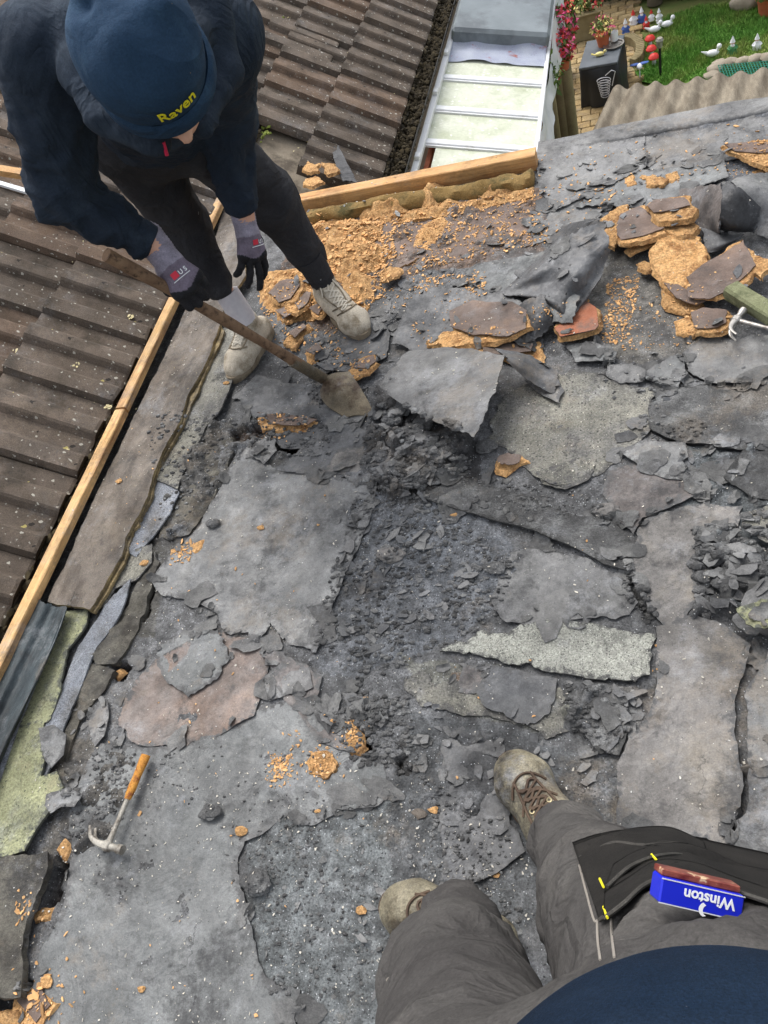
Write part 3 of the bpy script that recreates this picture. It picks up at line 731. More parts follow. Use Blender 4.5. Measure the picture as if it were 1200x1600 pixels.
put_tile(-0.144 + TG * 0.62, y_first + TW * 9.0 + 0.07, 2, 0.01, 0.012)
ul = MB()
P4 = [rp(-3.6, -1.2, -.035), rp(-0.12, -1.2, -.035), rp(-0.12, 3.05, -.035), rp(0.60, 3.05, -.035), rp(0.60, 9.5, -.035), rp(-3.6, 9.5, -.035)]
ul.add(P4, [(0, 1, 2, 5), (2, 3, 4, 5)]); ul.build('underlay', 'underlay', roof)
# moss packed in the tile laps
ms = MB(); r_ = random.Random(3)
for d, y in moss_pts:
    for _ in range(22):
        yy = y + r_.uniform(-.16, .16); s = r_.uniform(.005, .013)
        ms.blob(rp(d - r_.uniform(-.012, .000) + .004, yy, -0.006 + r_.uniform(-.006, .006)), s, r_.randrange(99), 1, .5, (1, 1.8, .8))
ms.build('lap_moss', 'moss_dark', roof, kind='stuff')
gm = MB()
for (u, v, n, s) in [(577, 74, 30, .03), (600, 12, 14, .03), (352, 248, 10, .025), (413, 208, 20, .05), (595, 2, 20, .04), (440, 35, 8, .02), (88, 535, 8, .02)]:
    p = onroof(u, v)
    for _ in range(n): gm.blob(p + RN * r_.uniform(0, .012) + np.array([r_.gauss(0, s * .4), r_.gauss(0, s * .7), 0]), r_.uniform(.006, .014), r_.randrange(99), 1, .5, (1, 1, .7))
gm.build('moss_clump', 'moss_green', roof, kind='stuff')
lc = MB()
for (u, v, R_) in [(32, 555, .030), (118, 62, .02), (60, 620, .018), (645, 38, .022), (170, 640, .012), (122, 660, .012), (250, 480, .012), (120, 575, .014), (105, 712, .014), (33, 560, .02), (452, 31, .016), (500, 46, .014), (100, 520, .010), (205, 500, .012), (40, 650, .012), (137, 755, .012), (63, 700, .010)]:
    p = onroof(u, v)
    for _ in range(14):
        a = r_.uniform(0, 6.28); q = R_ * math.sqrt(r_.random())
        lc.blob(p + np.array([0, 1, 0]) * q * math.cos(a) + RD * q * math.sin(a) + RN * 0.016, r_.uniform(.003, .007), r_.randrange(99), 1, .4, (1, 1, .35))
lc.build('lichen_patch', 'lichen', roof, kind='stuff')
# battens and strip showing where tiles are lifted, far left
b_ = MB(); b_.box(dep(10, 268, 3.02), (.30, .04, .025), [[.9, .1, -.42], [-.1, .99, 0], [.42, 0, .9]]); b_.build('tile_batten', 'timber', label='raw tile batten showing in the gap beside the bent worker', cat='batten')
b_ = MB(); b_.box(dep(14, 291, 2.95), (.24, .020, .010), [[.9, -.1, -.42], [.1, .99, 0], [.42, 0, .9]]); b_.build('white_strip', 'pvc', label='thin white plastic strip across the tiles beside the bent worker', cat='plastic strip')
# gutter under the eaves, packed with black moss
ed = -0.144 + TG * 2
gx0 = rp(ed, 0, 0)
gt = empty('gutter', (gx0[0] + .05, 5.0, gx0[2] - .05), 'black eaves gutter packed with moss between tiles and white lean-to rail', 'gutter')
g = MB(); n = 10
ang = [math.pi + math.pi * i / n for i in range(n + 1)]
for yy in (0,):
    V = []; 
    for y in (3.1, 9.2):
        for a in ang: V.append((gx0[0] + .045 + .058 * math.cos(a), y, gx0[2] - .03 + .058 * math.sin(a)))
        for a in reversed(ang): V.append((gx0[0] + .045 + .054 * math.cos(a), y, gx0[2] - .03 + .054 * math.sin(a)))
    m2 = 2 * (n + 1); g.add(V, [(i, (i + 1) % m2, m2 + (i + 1) % m2, m2 + i) for i in range(m2)] + [tuple(range(m2 - 1, -1, -1)), tuple(range(m2, 2 * m2))])
g.build('trough', 'gutter', gt)
g = MB()
for _ in range(2600): g.blob((gx0[0] + .045 + r_.uniform(-.047, .047), 3.1 + 5.6 * r_.random() ** 1.3, gx0[2] - .042 + r_.uniform(-.014, .014)), r_.uniform(.006, .017), r_.randrange(99), 1, .5)
g.build('moss', 'moss_dark', gt, kind='stuff')

# ---- lean-to roof beyond the fascia
ZL = -0.42; xl = gx0[0] + 0.10
cl = [at(690, 0, ZL), at(622, 264, ZL), at(806, 236, ZL - .16), at(835, 55, ZL - .16)]
lean = empty('lean_to_roof', (xl, 5, ZL), 'lean-to with cloudy plastic roof panels between white glazing bars', 'lean-to')
xr = xl + 0.575
sl = np.array([xr - xl, 0, -0.17]); sl_n = sl / np.linalg.norm(sl); ln_ = np.linalg.norm(sl); nrm = np.cross(sl_n, [0, 1, 0])
def lp(s, y, h=0.0): return np.array([xl, 0, ZL]) + sl_n * s + np.array([0, y, 0]) + nrm * h
def ly(u, v):                                        # y on the lean-to plane under a pixel
    r = ray(u, v); n_ = nrm; t = ((np.array([xl, 0, ZL]) - EYE) @ n_) / (r @ n_); return (EYE + r * t)
bars = [ly(640, 224)[1], ly(655, 172)[1], ly(668, 123)[1], ly(676, 82)[1]]
ys = [2.9] + bars
for i in range(len(ys) - 1):
    p = MB(); y0, y1 = ys[i], ys[i + 1]
    p.box((lp(ln_ / 2 + (.03 if i == 0 else 0), (y0 + y1) / 2, 0)), (ln_ - (.06 if i == 0 else 0), y1 - y0 - .02, .016), [sl_n, [0, 1, 0], nrm]); p.build('roof_panel', 'polycarbonate', lean)
for y in bars[:3]:
    p = MB(); p.box(lp(ln_ / 2, y, .016), (ln_ + .04, .046, .018), [sl_n, [0, 1, 0], nrm], .004); p.box(lp(ln_ / 2, y - .031, .012), (ln_ + .04, .012, .012), [sl_n, [0, 1, 0], nrm]); p.box(lp(ln_ / 2, y + .031, .012), (ln_ + .04, .012, .012), [sl_n, [0, 1, 0], nrm]); p.build('glazing_bar', 'pvc', lean)
p = MB(); p.box(lp(-.015, 6.1, .03), (.034, 6.6, .05), [sl_n, [0, 1, 0], nrm], .005)
for y in (3.9, 4.6, 5.1, 6.2, 7.0): p.box(lp(-.015, y, .066), (.03, .05, .022), [sl_n, [0, 1, 0], nrm], .004)
p.build('wall_rail', 'pvc', lean)
p = MB(); p.box(lp(ln_ + .012, 5.3, .004), (.026, 4.9, .05), [sl_n, [0, 1, 0], nrm], .005); p.build('eaves_rail', 'pvc', lean)
yt = bars[3]
V = []; nn = 24
for i in range(nn + 1):
    s = ln_ * i / nn
    for q, (dy, h) in enumerate([(-.12, .022), (-.06, .03), (.02, .03), (.10, .07)]):
        V.append(lp(s, yt + dy + .03 * vnoise(np.array([[s * 6, q * .3, 0]]), 4)[0], h + .008 * vnoise(np.array([[s * 14, q, 3]]), 8)[0]))
mesh_obj('lead_flashing', V, [(i * 4 + q, (i + 1) * 4 + q, (i + 1) * 4 + q + 1, i * 4 + q + 1) for i in range(nn) for q in range(3)], 'flashing', lean)
p = MB(); p.box(lp(ln_ / 2, yt + .06 + 1.1, .075), (ln_ + .02, 2.2, .10), [sl_n, [0, 1, 0], nrm], .02); p.build('grey_felt_section', 'tarp_grey', lean)
for y in (3.6, 5.2, 6.9):
    p = MB(); p.box((xr - .03, y, (GZ + ZL - .2) / 2), (.05, .05, ZL - .2 - GZ), None, .004); p.build('post', 'pvc', lean)
# clutter along the lean-to's low side: clear sheeting and white poles
p = MB(); nn = 60; V = []
for i in range(nn + 1):
    y = 3.35 + 4.2 * i / nn
    for q in range(6):
        V.append((xr + .02 + .025 * q / 5 * (1 + .8 * vnoise(np.array([[y * 3, q, 0]]), 2)[0]) + .014 * vnoise(np.array([[y * 7, q * .7, 2]]), 5)[0], y, ZL - .19 - .035 * q + .02 * vnoise(np.array([[y * 9, q, 9]]), 3)[0]))
p.add(V, [(i * 6 + q, i * 6 + q + 1, (i + 1) * 6 + q + 1, (i + 1) * 6 + q) for i in range(nn) for q in range(5)])
sheet_o = p.build('plastic_sheet', 'plastic_sheet', label='crumpled clear plastic sheeting hanging along the low side of the lean-to', cat='plastic sheet')
for i, (a, b, lab) in enumerate([((812, 240), (836, 150), 'thin white pole leaning outside the lean-to, nearest the fascia'), ((816, 232), (822, 150), 'white upright pole standing between fascia and clear sheeting')]):
    p = MB(); p.tube([at(*a, -1.0) + [0, 0, -1.2], at(*a, -1.0), at(*b, -.85)], .012, 8); p.build('pole', 'pvc', label=lab, cat='pole')
# ---- brick wall showing under the lean-to's near corner
bw = empty('brick_wall', (xl + .05, 3.6, GZ), 'red brick house wall glimpsed beneath the corner of the lean-to', 'brick wall')
p = MB(); p.box((xl - .085, 6.1, (GZ + ZL - .09) / 2), (.15, 6.0, ZL - .09 - GZ)); p.build('mortar', 'mortar', bw)
me = None
for r in range(14):
    for c in range(7):
        z = ZL - .085 - .075 * r; y = 3.18 + .225 * c + (.11 if r % 2 else 0)
        if me is None:
            q = MB(); q.box((xl + .006, y, z), (.03, .212, .064), None, .004); o = q.build('brick', 'brick_red', bw); me = o; base = (y, z)
        else:
            o = me.copy(); COL.objects.link(o); o.parent = bw; o.location = (0, y - base[0], z - base[1])

# ================================================================== GARDEN BELOW
# ground sheet, patio, lawn
q = MB(); q.add([(-40, -40, GZ - .02), (40, -40, GZ - .02), (40, 60, GZ - .02), (-40, 60, GZ - .02)], [(0, 1, 2, 3)]); q.build('ground', 'soil', kind='structure')
pat = mesh_obj('patio', [(-2.2, 3.1, GZ), (-.05, 3.1, GZ), (-.05, 12.4, GZ), (-2.2, 12.4, GZ)], [(0, 1, 2, 3)], 'paver_joint', kind='structure', recentre=False)
pmesh = []
for s in range(4):
    q = MB(); q.box((0, 0, 0), (.192, .125, .03), None, .006); V = np.concatenate(q.V); V[:, 2] += 0
    me = bpy.data.meshes.new('paver'); me.from_pydata(V.tolist(), [], q.F)
    me.materials.append(material('paver_%d' % s, [(160, 136, 94), (170, 146, 102), (150, 126, 88), (176, 154, 114)][s], [(140, 122, 88), (156, 132, 92), (164, 140, 98), (146, 128, 92)][s], scale=9, rough=.95, bump=.6, grain=.25, gscale=90, wear=.7)); pmesh.append(me)
npv = 0
pc = []
for i in range(11):
    for j in range(60):
        x = -1.62 + .2 * i + (.1 if j % 2 else 0); y = 7.2 + .135 * j
        if y > 12.3 or x > -.1: continue
        cm = ROT.T @ (np.array([x, y, GZ]) - EYE); pu, pv_ = 600 + F * cm[0] / cm[2], 800 + F * cm[1] / cm[2]
        if 800 < pu < 1010 and -20 < pv_ < 245: pc.append((x, y))
pc.sort(key=lambda a: a[1])
for x, y in pc[:300]:
    o = bpy.data.objects.new('paver', pmesh[random.randrange(4)]); COL.objects.link(o); o.parent = pat; o.location = (x, y, GZ + .006 + random.uniform(-.002, .003)); o.rotation_euler = (random.uniform(-.01, .01), random.uniform(-.01, .01), random.uniform(-.02, .02))
if len(pc) > 300:
    q = MB()
    for x, y in pc[300:]: q.box((x, y, GZ + .006), (.192, .125, .03), None, .006)
    q.build('far_pavers', 'paver', pat, kind='stuff')
lawn_poly = [at(u, v, GZ) for u, v in [(1000, 128), (985, 100), (1010, 62), (1040, 30), (1090, 12), (1260, -4), (1290, 110), (1100, 150)]]
Lp = np.array([p[:2] for p in lawn_poly])
V, T, bd = fill(Lp, .12, 3)
mesh_obj('lawn', np.c_[V, np.full(len(V), GZ + .012) + .02 * fbm(V * 1.5, 2, 3)], T, 'grass', kind='structure')
rg = np.random.default_rng(9)
lo_, hi_ = Lp.min(0), Lp.max(0); P = rg.uniform(lo_, hi_, (42000, 2)); P = P[inside(P, Lp)][:26000]
h = rg.uniform(.025, .06, len(P)) * (1 + .5 * fbm(P * 2.2, 3, 8)); a = rg.uniform(0, 6.28, len(P)); w = .006
lx, ly_ = rg.normal(0, .02, len(P)), rg.normal(0, .02, len(P))
B = np.zeros((len(P), 3, 3)); B[:, 0] = np.c_[P[:, 0] - w * np.cos(a), P[:, 1] - w * np.sin(a), np.full(len(P), GZ + .01)]; B[:, 1] = np.c_[P[:, 0] + w * np.cos(a), P[:, 1] + w * np.sin(a), np.full(len(P), GZ + .01)]; B[:, 2] = np.c_[P[:, 0] + lx, P[:, 1] + ly_, GZ + .01 + h]
mesh_obj('grass', B.reshape(-1, 3), np.arange(len(P) * 3).reshape(-1, 3).tolist(), 'grass', kind='stuff', smooth=False)
def leaves(c, R_, n, size, seed, squash=(1, 1, 1), shell=0.5):
    r = np.random.default_rng(seed); d = r.normal(size=(n, 3)); d /= np.linalg.norm(d, axis=1)[:, None]
    P = np.asarray(c) + d * (R_ * (shell + (1 - shell) * r.random(n) ** .5))[:, None] * np.asarray(squash)
    t = r.normal(size=(n, 3)); t /= np.linalg.norm(t, axis=1)[:, None]; b = np.cross(t, d + .4 * r.normal(size=(n, 3))); b /= np.linalg.norm(b, axis=1)[:, None] + 1e-9
    s = size * r.uniform(.6, 1.4, n)[:, None]
    V = np.stack([P - t * s, P + b * s * .5, P + t * s, P - b * s * .5], 1).reshape(-1, 3)
    return V, [(4 * i, 4 * i + 1, 4 * i + 2, 4 * i + 3) for i in range(n)]
# hedge along the end of the garden and a tree stem in it
hd = empty('hedge', at(900, -6, GZ), 'dark green hedge closing the far end of the garden', 'hedge')
q = MB(); yh = at(900, 4, GZ)[1]
hx0, hx1 = at(830, 0, GZ)[0], at(1330, -40, GZ)[0]
dirh = (at(1240, -14, GZ) - at(850, 14, GZ)); dirh /= np.linalg.norm(dirh); hp0 = at(850, 14, GZ); bk = np.array([-dirh[1], dirh[0], 0])
for i in range(60):
    t = i / 59 * 5.5 - .8
    for k in range(5):
        c = hp0 + dirh * t + bk * (.25 + .25 * (k % 2)) + np.array([0, 0, .2 + .32 * k]); V, Fc = leaves(c, .34, 110, .045, i * 7 + k); q.add(V, Fc)
q.build('foliage', 'leaf_dark', hd, kind='stuff', smooth=False)
q = MB()
for i in range(12):
    t = i / 11 * 5.5 - .8; q.tube([hp0 + dirh * t + bk * .3, hp0 + dirh * t + bk * .34 + [0, 0, 1.5]], [.05, .02], 7)
q.build('stem', 'trunk', hd)
tr = empty('tree', at(1018, 12, GZ), 'pale tree stem rising from the hedge behind the gnomes', 'tree')
q = MB(); b0 = at(1018, 12, GZ) + bk * .1; q.tube([b0, b0 + [.05, .05, .8], b0 + [.0, .2, 1.8], b0 + [.1, .3, 2.8]], [.10, .08, .07, .05], 10); q.build('trunk', 'trunk', tr)
q = MB()
for i in range(14): V, Fc = leaves(b0 + [random.uniform(-.6, .6), random.uniform(.1, .9), random.uniform(2.3, 3.2)], .35, 90, .05, 400 + i); q.add(V, Fc)
q.build('crown', 'leaf', tr, smooth=False)
# covered garden table with oval wire stand and pots
def pot_plant(name, loc, r, h, flower, label, cat='flowerpot', group=None, potm='terracotta', spread=1.5, n=90, seed=1, two=None):
    t = empty(name, loc, label, cat, group); c = np.asarray(loc, float)
    q = MB(); q.lathe(c, [(r * .68, 0), (r * .92, h * .8), (r * 1.06, h * .8), (r * 1.08, h), (r * .92, h), (r * .9, h * .86)], 16); q.build('pot', potm, t)
    q = MB(); V, Fc = leaves(c + [0, 0, h + r * .6], r * spread, n, r * .30, seed, (1, 1, .8)); q.add(V, Fc); q.build('foliage', 'leaf', t, smooth=False)
    q = MB(); V, Fc = leaves(c + [0, 0, h + r * .7], r * spread * 1.05, n, r * .26, seed + 1, (1, 1, .8), .8); q.add(V, Fc); q.build('blossom', flower, t, smooth=False)
    if two: q = MB(); V, Fc = leaves(c + [0, 0, h + r * .75], r * spread * 1.08, n // 2, r * .26, seed + 2, (1, 1, .8), .85); q.add(V, Fc); q.build('blossom', two, t, smooth=False)
    return t
TZ = GZ + .44
A, Bq, Cq = at(902, 152, GZ), at(962, 140, GZ), at(908, 50, TZ)
tb = empty('covered_table', at(935, 120, GZ), 'garden table under a black weather cover with a grey top', 'garden table')
e1 = (at(964, 100, TZ) - at(906, 110, TZ)); e1[2] = 0; wT = np.linalg.norm(e1); e1 /= wT; e2 = np.array([-e1[1], e1[0], 0])
c0 = at(906, 110, TZ); c0[2] = 0; dT = 0.62
def tp_(a, b, z): return c0 + e1 * a + e2 * b + np.array([0, 0, z])
V = []; nA = 40
per = [(0, 0), (wT, 0), (wT, dT), (0, dT)]
ring = []
for i in range(4):
    a_, b_ = np.array(per[i], float), np.array(per[(i + 1) % 4], float)
    for k in range(10): ring.append(a_ + (b_ - a_) * k / 10)
cen = np.array([wT / 2, dT / 2])
for lv, z in enumerate([TZ, TZ - .02, TZ - .13, GZ + .18, GZ + .03]):
    for i, p_ in enumerate(ring):
        o_ = (p_ - cen) / np.linalg.norm(p_ - cen); f = 0 if lv == 0 else (.010 + .013 * lv * (0.6 + vnoise(np.array([[i * .55, lv * .4, 0]]), 6)[0]))
        qd = p_ + o_ * f; V.append(tp_(qd[0], qd[1], z))
nR = len(ring)
Fc = [(l * nR + i, (l + 1) * nR + i, (l + 1) * nR + (i + 1) % nR, l * nR + (i + 1) % nR) for l in range(4) for i in range(nR)]
mesh_obj('cover', V, Fc, 'black_cover', tb, kind=None)
q = MB(); q.box(tp_(wT / 2, dT / 2, TZ + .012), (wT + .02, dT + .02, .03), [e1, e2, [0, 0, 1]], .006); q.build('table_top', 'top_grey', tb)
# printed oval coil on the cover's near side
q = MB(); oc = tp_(wT * .66, -.075, GZ + .24); up = np.array([0, -.12, 1.0]); up /= np.linalg.norm(up)
for k in range(7):
    q.tube([oc + e1 * (.075 * math.cos(t)) * (1 - .07 * k) + up * (.10 - .030 * k + .03 * math.sin(t)) + e2 * (-.02) for t in np.linspace(0, 2 * math.pi, 17)], .0045, 4)
q.tube([oc + e1 * .02 + up * .15 - e2 * .02, oc + e1 * .09 + up * .20 - e2 * .02, oc + e1 * .13 + up * .18 - e2 * .02, oc + e1 * .085 + up * .02 - e2 * .02], .005, 5)
q.blob(oc + e1 * .075 - up * .10 - e2 * .025, .03, 3, 2, .1); q.build('cover_emblem', 'logo_grey', tb)
pot_plant('flowerpot', tp_(wT * .5, dT * .72, TZ + .028), .085, .14, 'yellow_flower', 'cream and yellow flowers in a striped pot on the covered table', n=70, seed=11, two='pink_flower')
q = MB(); q.lathe(tp_(wT * .80, dT * .62, TZ + .028), [(.10, 0), (.115, .02), (.118, .026), (.10, .026), (.095, .012)], 22); q.build('round_tray', 'steel', label='round grey metal tray lying on the covered table', cat='tray')
q = MB(); q.lathe(tp_(wT * .80, dT * .74, TZ + .055), [(.04, 0), (.048, .09), (.046, .095), (.038, .01)], 14); q.build('white_cup', 'white', label='small white tub standing on the round tray', cat='tub')
gb = tp_(wT * .48, dT * .32, TZ + .03)
q = MB(); q.blob(gb + [0, 0, .02], .032, 4, 2, .15, (1.7, .8, .7)); q.blob(gb + [.06, .01, .035], .018, 5, 2, .1); q.tube([gb + [-.05, 0, .02], gb + [-.09, .02, .03]], .008, 6); q.build('lizard_ornament', 'yellow_flower', label='small pale animal ornament lying on the covered table', cat='ornament')
# planting trough left of the table
tr_ = empty('planter_trough', at(905, 78, GZ), 'wooden trough of red flowers beside the covered table', 'planter')
pc0 = at(893, 80, GZ); q = MB(); q.box(pc0 + [.12, .28, .17], (.50, .26, .30), None, .008); q.build('box', 'trough', tr_)
q = MB(); q.box(pc0 + [.12, .28, .325], (.54, .30, .02), None, .004); q.build('rim', 'trough', tr_)
for k in range(3):
    q = MB(); V, Fc = leaves(pc0 + [-.04 + .17 * k, .28, .40], .12, 70, .03, 60 + k); q.add(V, Fc); q.build('foliage', 'leaf', tr_, smooth=False)
    q = MB(); V, Fc = leaves(pc0 + [-.04 + .17 * k, .28, .42], .13, 60, .028, 80 + k, (1, 1, .8), .8); q.add(V, Fc); q.build('blossom', 'red_flower' if k != 1 else 'yellow_flower', tr_, smooth=False)
pot_plant('flowerpot', at(869, 50, GZ + .55) - [0, 0, .0], .10, .15, 'red_flower', 'terracotta pot of coral flowers raised on a stack near the hedge', seed=21)
q = MB(); pz = at(869, 50, GZ + .55); q.box((pz[0], pz[1], GZ + .27), (.22, .22, .53), None, .01); q.build('pedestal', 'trough', label='square pedestal holding up the coral flower pot', cat='pedestal')
FL = [((866, 88), .11, 'pink_flower', 'large mound of pink flowers tumbling outside the lean-to sheeting'), ((860, 112), .09, 'red_flower', 'red and purple flowers in a pot between two pink mounds'), ((872, 108), .08, 'pink_flower', 'magenta pot plant tucked against the patio edge'),
      ((849, 148), .07, 'red_flower', 'small orange-red flowers in a pot above the brown bench'), ((832, 222), .085, 'pink_flower', 'bright pink and yellow flower pot beside the fascia end')]
for i, ((u, v), r, m_, lab) in enumerate(FL):
    zz = -.92 if i < 4 else -1.25; r *= .80; u += 7
    p_ = at(u, v, zz); pot_plant('flowerpot', p_, r, r * 1.5, m_, lab, seed=31 + 5 * i, spread=1.7, n=120, two='yellow_flower' if i in (3, 4) else 'red_flower')
    q = MB(); q.lathe((p_[0], p_[1], GZ), [(r * .9, 0), (r * .9, p_[2] - GZ - .002)], 12); q.build('plant_stand', 'trough', label='round stand under the ' + lab.split(' outside')[0].split(' beside')[0].split(' tucked')[0].split(' above')[0].split(' between')[0], cat='plant stand')
for i, ((u, v), lab) in enumerate([((850, 28), 'pale green trailing plant on the lean-to edge next to the grey felt section'), ((846, 102), 'pale green trailing plant caught in the clear sheeting midway along the lean-to')]):
    t = empty('trailing_plant', at(u, v, ZL - .25), lab, 'plant'); q = MB(); c = at(u, v, ZL - .25)
    for k in range(5): V, Fc = leaves(c + [random.uniform(-.05, .05), random.uniform(-.15, .15), random.uniform(-.12, .05)], .09, 60, .025, 200 + 9 * i + k); q.add(V, Fc)
    q.build('foliage', 'leaf', t, smooth=False); q = MB(); q.tube([c + [-.06, 0, .05], c + [0, .05, 0], c + [.03, .1, -.15]], .008, 5); q.build('stem', 'trunk', t)
# brown bench with two black watering cans/boxes on it
bn = empty('garden_bench', at(855, 190, GZ), 'brown slatted bench against the lean-to posts', 'bench')
bz = GZ + .45; b0 = at(838, 214, bz); bx = at(866, 176, bz)
for k in range(5):
    q = MB(); q.box(np.array([b0[0] + .035 + .062 * k, (b0[1] + bx[1]) / 2, bz]), (.052, abs(bx[1] - b0[1]) + .1, .03), None, .004); q.build('slat', 'brown_bench', bn)
for sx in (0, 1):
    for sy in (0, 1):
        q = MB(); q.box((b0[0] + .04 + .24 * sx, b0[1] + sy * (bx[1] - b0[1]), (GZ + bz) / 2 - .01), (.05, .05, bz - GZ - .035), None, .004); q.build('leg', 'brown_bench', bn)
for i, ((u, v), lab) in enumerate([((862, 166), 'black watering can at the far end of the brown bench'), ((858, 216), 'black watering can at the fascia end of the brown bench')]):
    c = at(u, v, bz + .06); t = empty('watering_can', c, lab, 'watering can')
    q = MB(); q.lathe(c - [0, 0, .045], [(.055, 0), (.06, .01), (.055, .10), (.045, .11), (.01, .112)], 14); q.build('body', 'black_cover', t)
    q = MB(); q.tube([c + [.05, 0, -.02], c + [.11, .02, .05], c + [.13, .02, .07]], [.014, .009, .014], 8); q.build('spout', 'black_cover', t)
    q = MB(); q.tube([c + [-.05, 0, .03], c + [-.09, 0, .06], c + [-.05, 0, .10], c + [0, 0, .07]], .007, 6); q.build('handle', 'black_cover', t)
# gnomes, toadstools and other ornaments on the lawn
def gnome(u, v, h, hat, coat, lab):
    h *= .72
    c = at(u, v, GZ + .01); t = empty('garden_gnome', c, lab, 'gnome', 'gnomes round the lawn')
    q = MB(); q.lathe(c, [(.28 * h, 0), (.30 * h, .06 * h), (.24 * h, .2 * h), (.25 * h, .35 * h), (.16 * h, .52 * h), (.09 * h, .56 * h)], 12); q.build('body', coat, t)
    q = MB(); q.blob(c + [0, 0, .62 * h], .13 * h, 1, 2, .05); q.blob(c + [0, -.13 * h, .62 * h], .035 * h, 2, 1, .05); q.build('head', 'skin', t)
    q = MB(); q.blob(c + [0, -.10 * h, .50 * h], .12 * h, 3, 2, .2, (1, .7, 1.3)); q.build('beard', 'white', t)
    q = MB(); q.lathe(c + [0, 0, .68 * h], [(.155 * h, 0), (.13 * h, .06 * h), (.06 * h, .24 * h), (.015 * h, .34 * h)], 12); q.build('hat', hat, t)
    q = MB()
    for s in (-1, 1): q.tube([c + [s * .17 * h, 0, .48 * h], c + [s * .27 * h, -.06 * h, .36 * h], c + [s * .16 * h, -.2 * h, .32 * h]], .055 * h, 7)
    q.build('arms', coat, t)
gnome(978, 52, .24, 'white', 'gnome_blue', 'white-hatted gnome in blue, first of the row by the covered table')
gnome(990, 38, .24, 'gnome_red', 'white', 'red-hatted gnome in a white coat in the row before the tree')
gnome(1003, 34, .24, 'white', 'gnome_blue', 'white-hatted gnome in blue standing just left of the tree stem')
gnome(1010, 44, .20, 'gnome_red', 'gnome_red', 'all-red gnome standing in front of the tree stem')
gnome(1018, 32, .18, 'gnome_red', 'white', 'short red-hatted gnome right beside the tree stem')
gnome(1030, 32, .20, 'white', 'white', 'all-white gnome at the right end of the row by the tree')
gnome(1144, 84, .26, 'white', 'gnome_green', 'white-hatted gnome in green beside the pond net')
gnome(1182, 78, .24, 'white', 'white', 'white gnome leaning at the far corner of the pond')
for u, v, lab in [(1023, 52, 'white rabbit ornament on the lawn by the gnomes'), (1042, 44, 'white duck ornament on the lawn to the right of the gnomes'), (1113, 90, 'white swan ornament on the grass left of the pond')]:
    c = at(u, v, GZ + .02); t = MB(); t.blob(c + [0, 0, .05], .048, 3, 2, .12, (1.5, .9, .8)); t.blob(c + [.07, 0, .11], .028, 4, 2, .1); t.tube([c + [.05, 0, .07], c + [.07, 0, .11]], .016, 7); t.tube([c + [-.06, 0, .06], c + [-.12, 0, .09]], [.02, .005], 6); t.build('animal_ornament', 'white', label=lab, cat='ornament')
for u, v, lab in [(1016, 72, 'red toadstool ornament nearest the gnome row'), (1018, 88, 'red toadstool ornament in the middle of three'), (1022, 101, 'red toadstool ornament nearest the solar light')]:
    c = at(u, v, GZ + .01); t = empty('toadstool', c, lab, 'toadstool', 'red toadstools on the lawn')
    q = MB(); q.lathe(c, [(.025, 0), (.02, .08)], 10); q.build('stem', 'white', t); q = MB(); q.lathe(c + [0, 0, .075], [(.06, 0), (.062, .012), (.045, .04), (.01, .055)], 14); q.build('cap', 'gnome_red', t)
c = at(1032, 120, GZ); t = empty('solar_light', c, 'slim solar stake light standing in the lawn by the corrugated roof', 'garden light')
q = MB(); q.tube([c, c + [0, 0, .34]], .014, 8); q.build('stake', 'gutter', t); q = MB(); q.lathe(c + [0, 0, .33], [(.03, 0), (.036, .07), (.045, .075), (.03, .10)], 12); q.build('lamp_head', 'steel_pale', t)
c = at(1000, 124, GZ); t = empty('butterfly_ornament', c, 'blue and white bird ornament at the patio end of the lawn', 'ornament')
q = MB(); q.tube([c, c + [0, 0, .12]], .008, 6); q.blob(c + [0, 0, .15], .035, 3, 2, .1, (1, 1.6, .9)); q.build('body', 'white', t); q = MB(); q.blob(c + [.05, .02, .17], .04, 5, 2, .15, (1.4, .8, .25)); q.blob(c + [-.05, .02, .17], .04, 6, 2, .15, (1.4, .8, .25)); q.build('wing', 'gnome_blue', t)
# curved brick edging by the table
eb = empty('brick_edging', at(985, 80, GZ), 'low curved brick edging between table and lawn', 'edging'); o0 = None
pts = [at(u, v, GZ + .06) for u, v in [(974, 62), (985, 62), (994, 66), (1000, 74), (1000, 84), (996, 94), (988, 100)]]
pth = catmull(pts, 22)
for i in range(21):
    d_ = pth[i + 1] - pth[i]; d_[2] = 0; w_ = np.linalg.norm(d_); d_ /= w_; q = MB(); q.box((pth[i] + pth[i + 1]) / 2 - [0, 0, .0], (w_ * .94, .10, .12), [d_, [-d_[1], d_[0], 0], [0, 0, 1]], .006); q.build('brick', 'trough', eb)
pot_plant('flowerpot', at(1200, 24, GZ), .14, .24, 'leaf', 'large terracotta pot by the hedge at the lawn end', seed=90)
q = MB(); q.blob(at(1166, 14, GZ) + [0, 0, .08], .16, 12, 3, .25, (1.1, .8, .7)); q.build('boulder', 'stone', label='rounded boulder at the back of the lawn', cat='boulder')
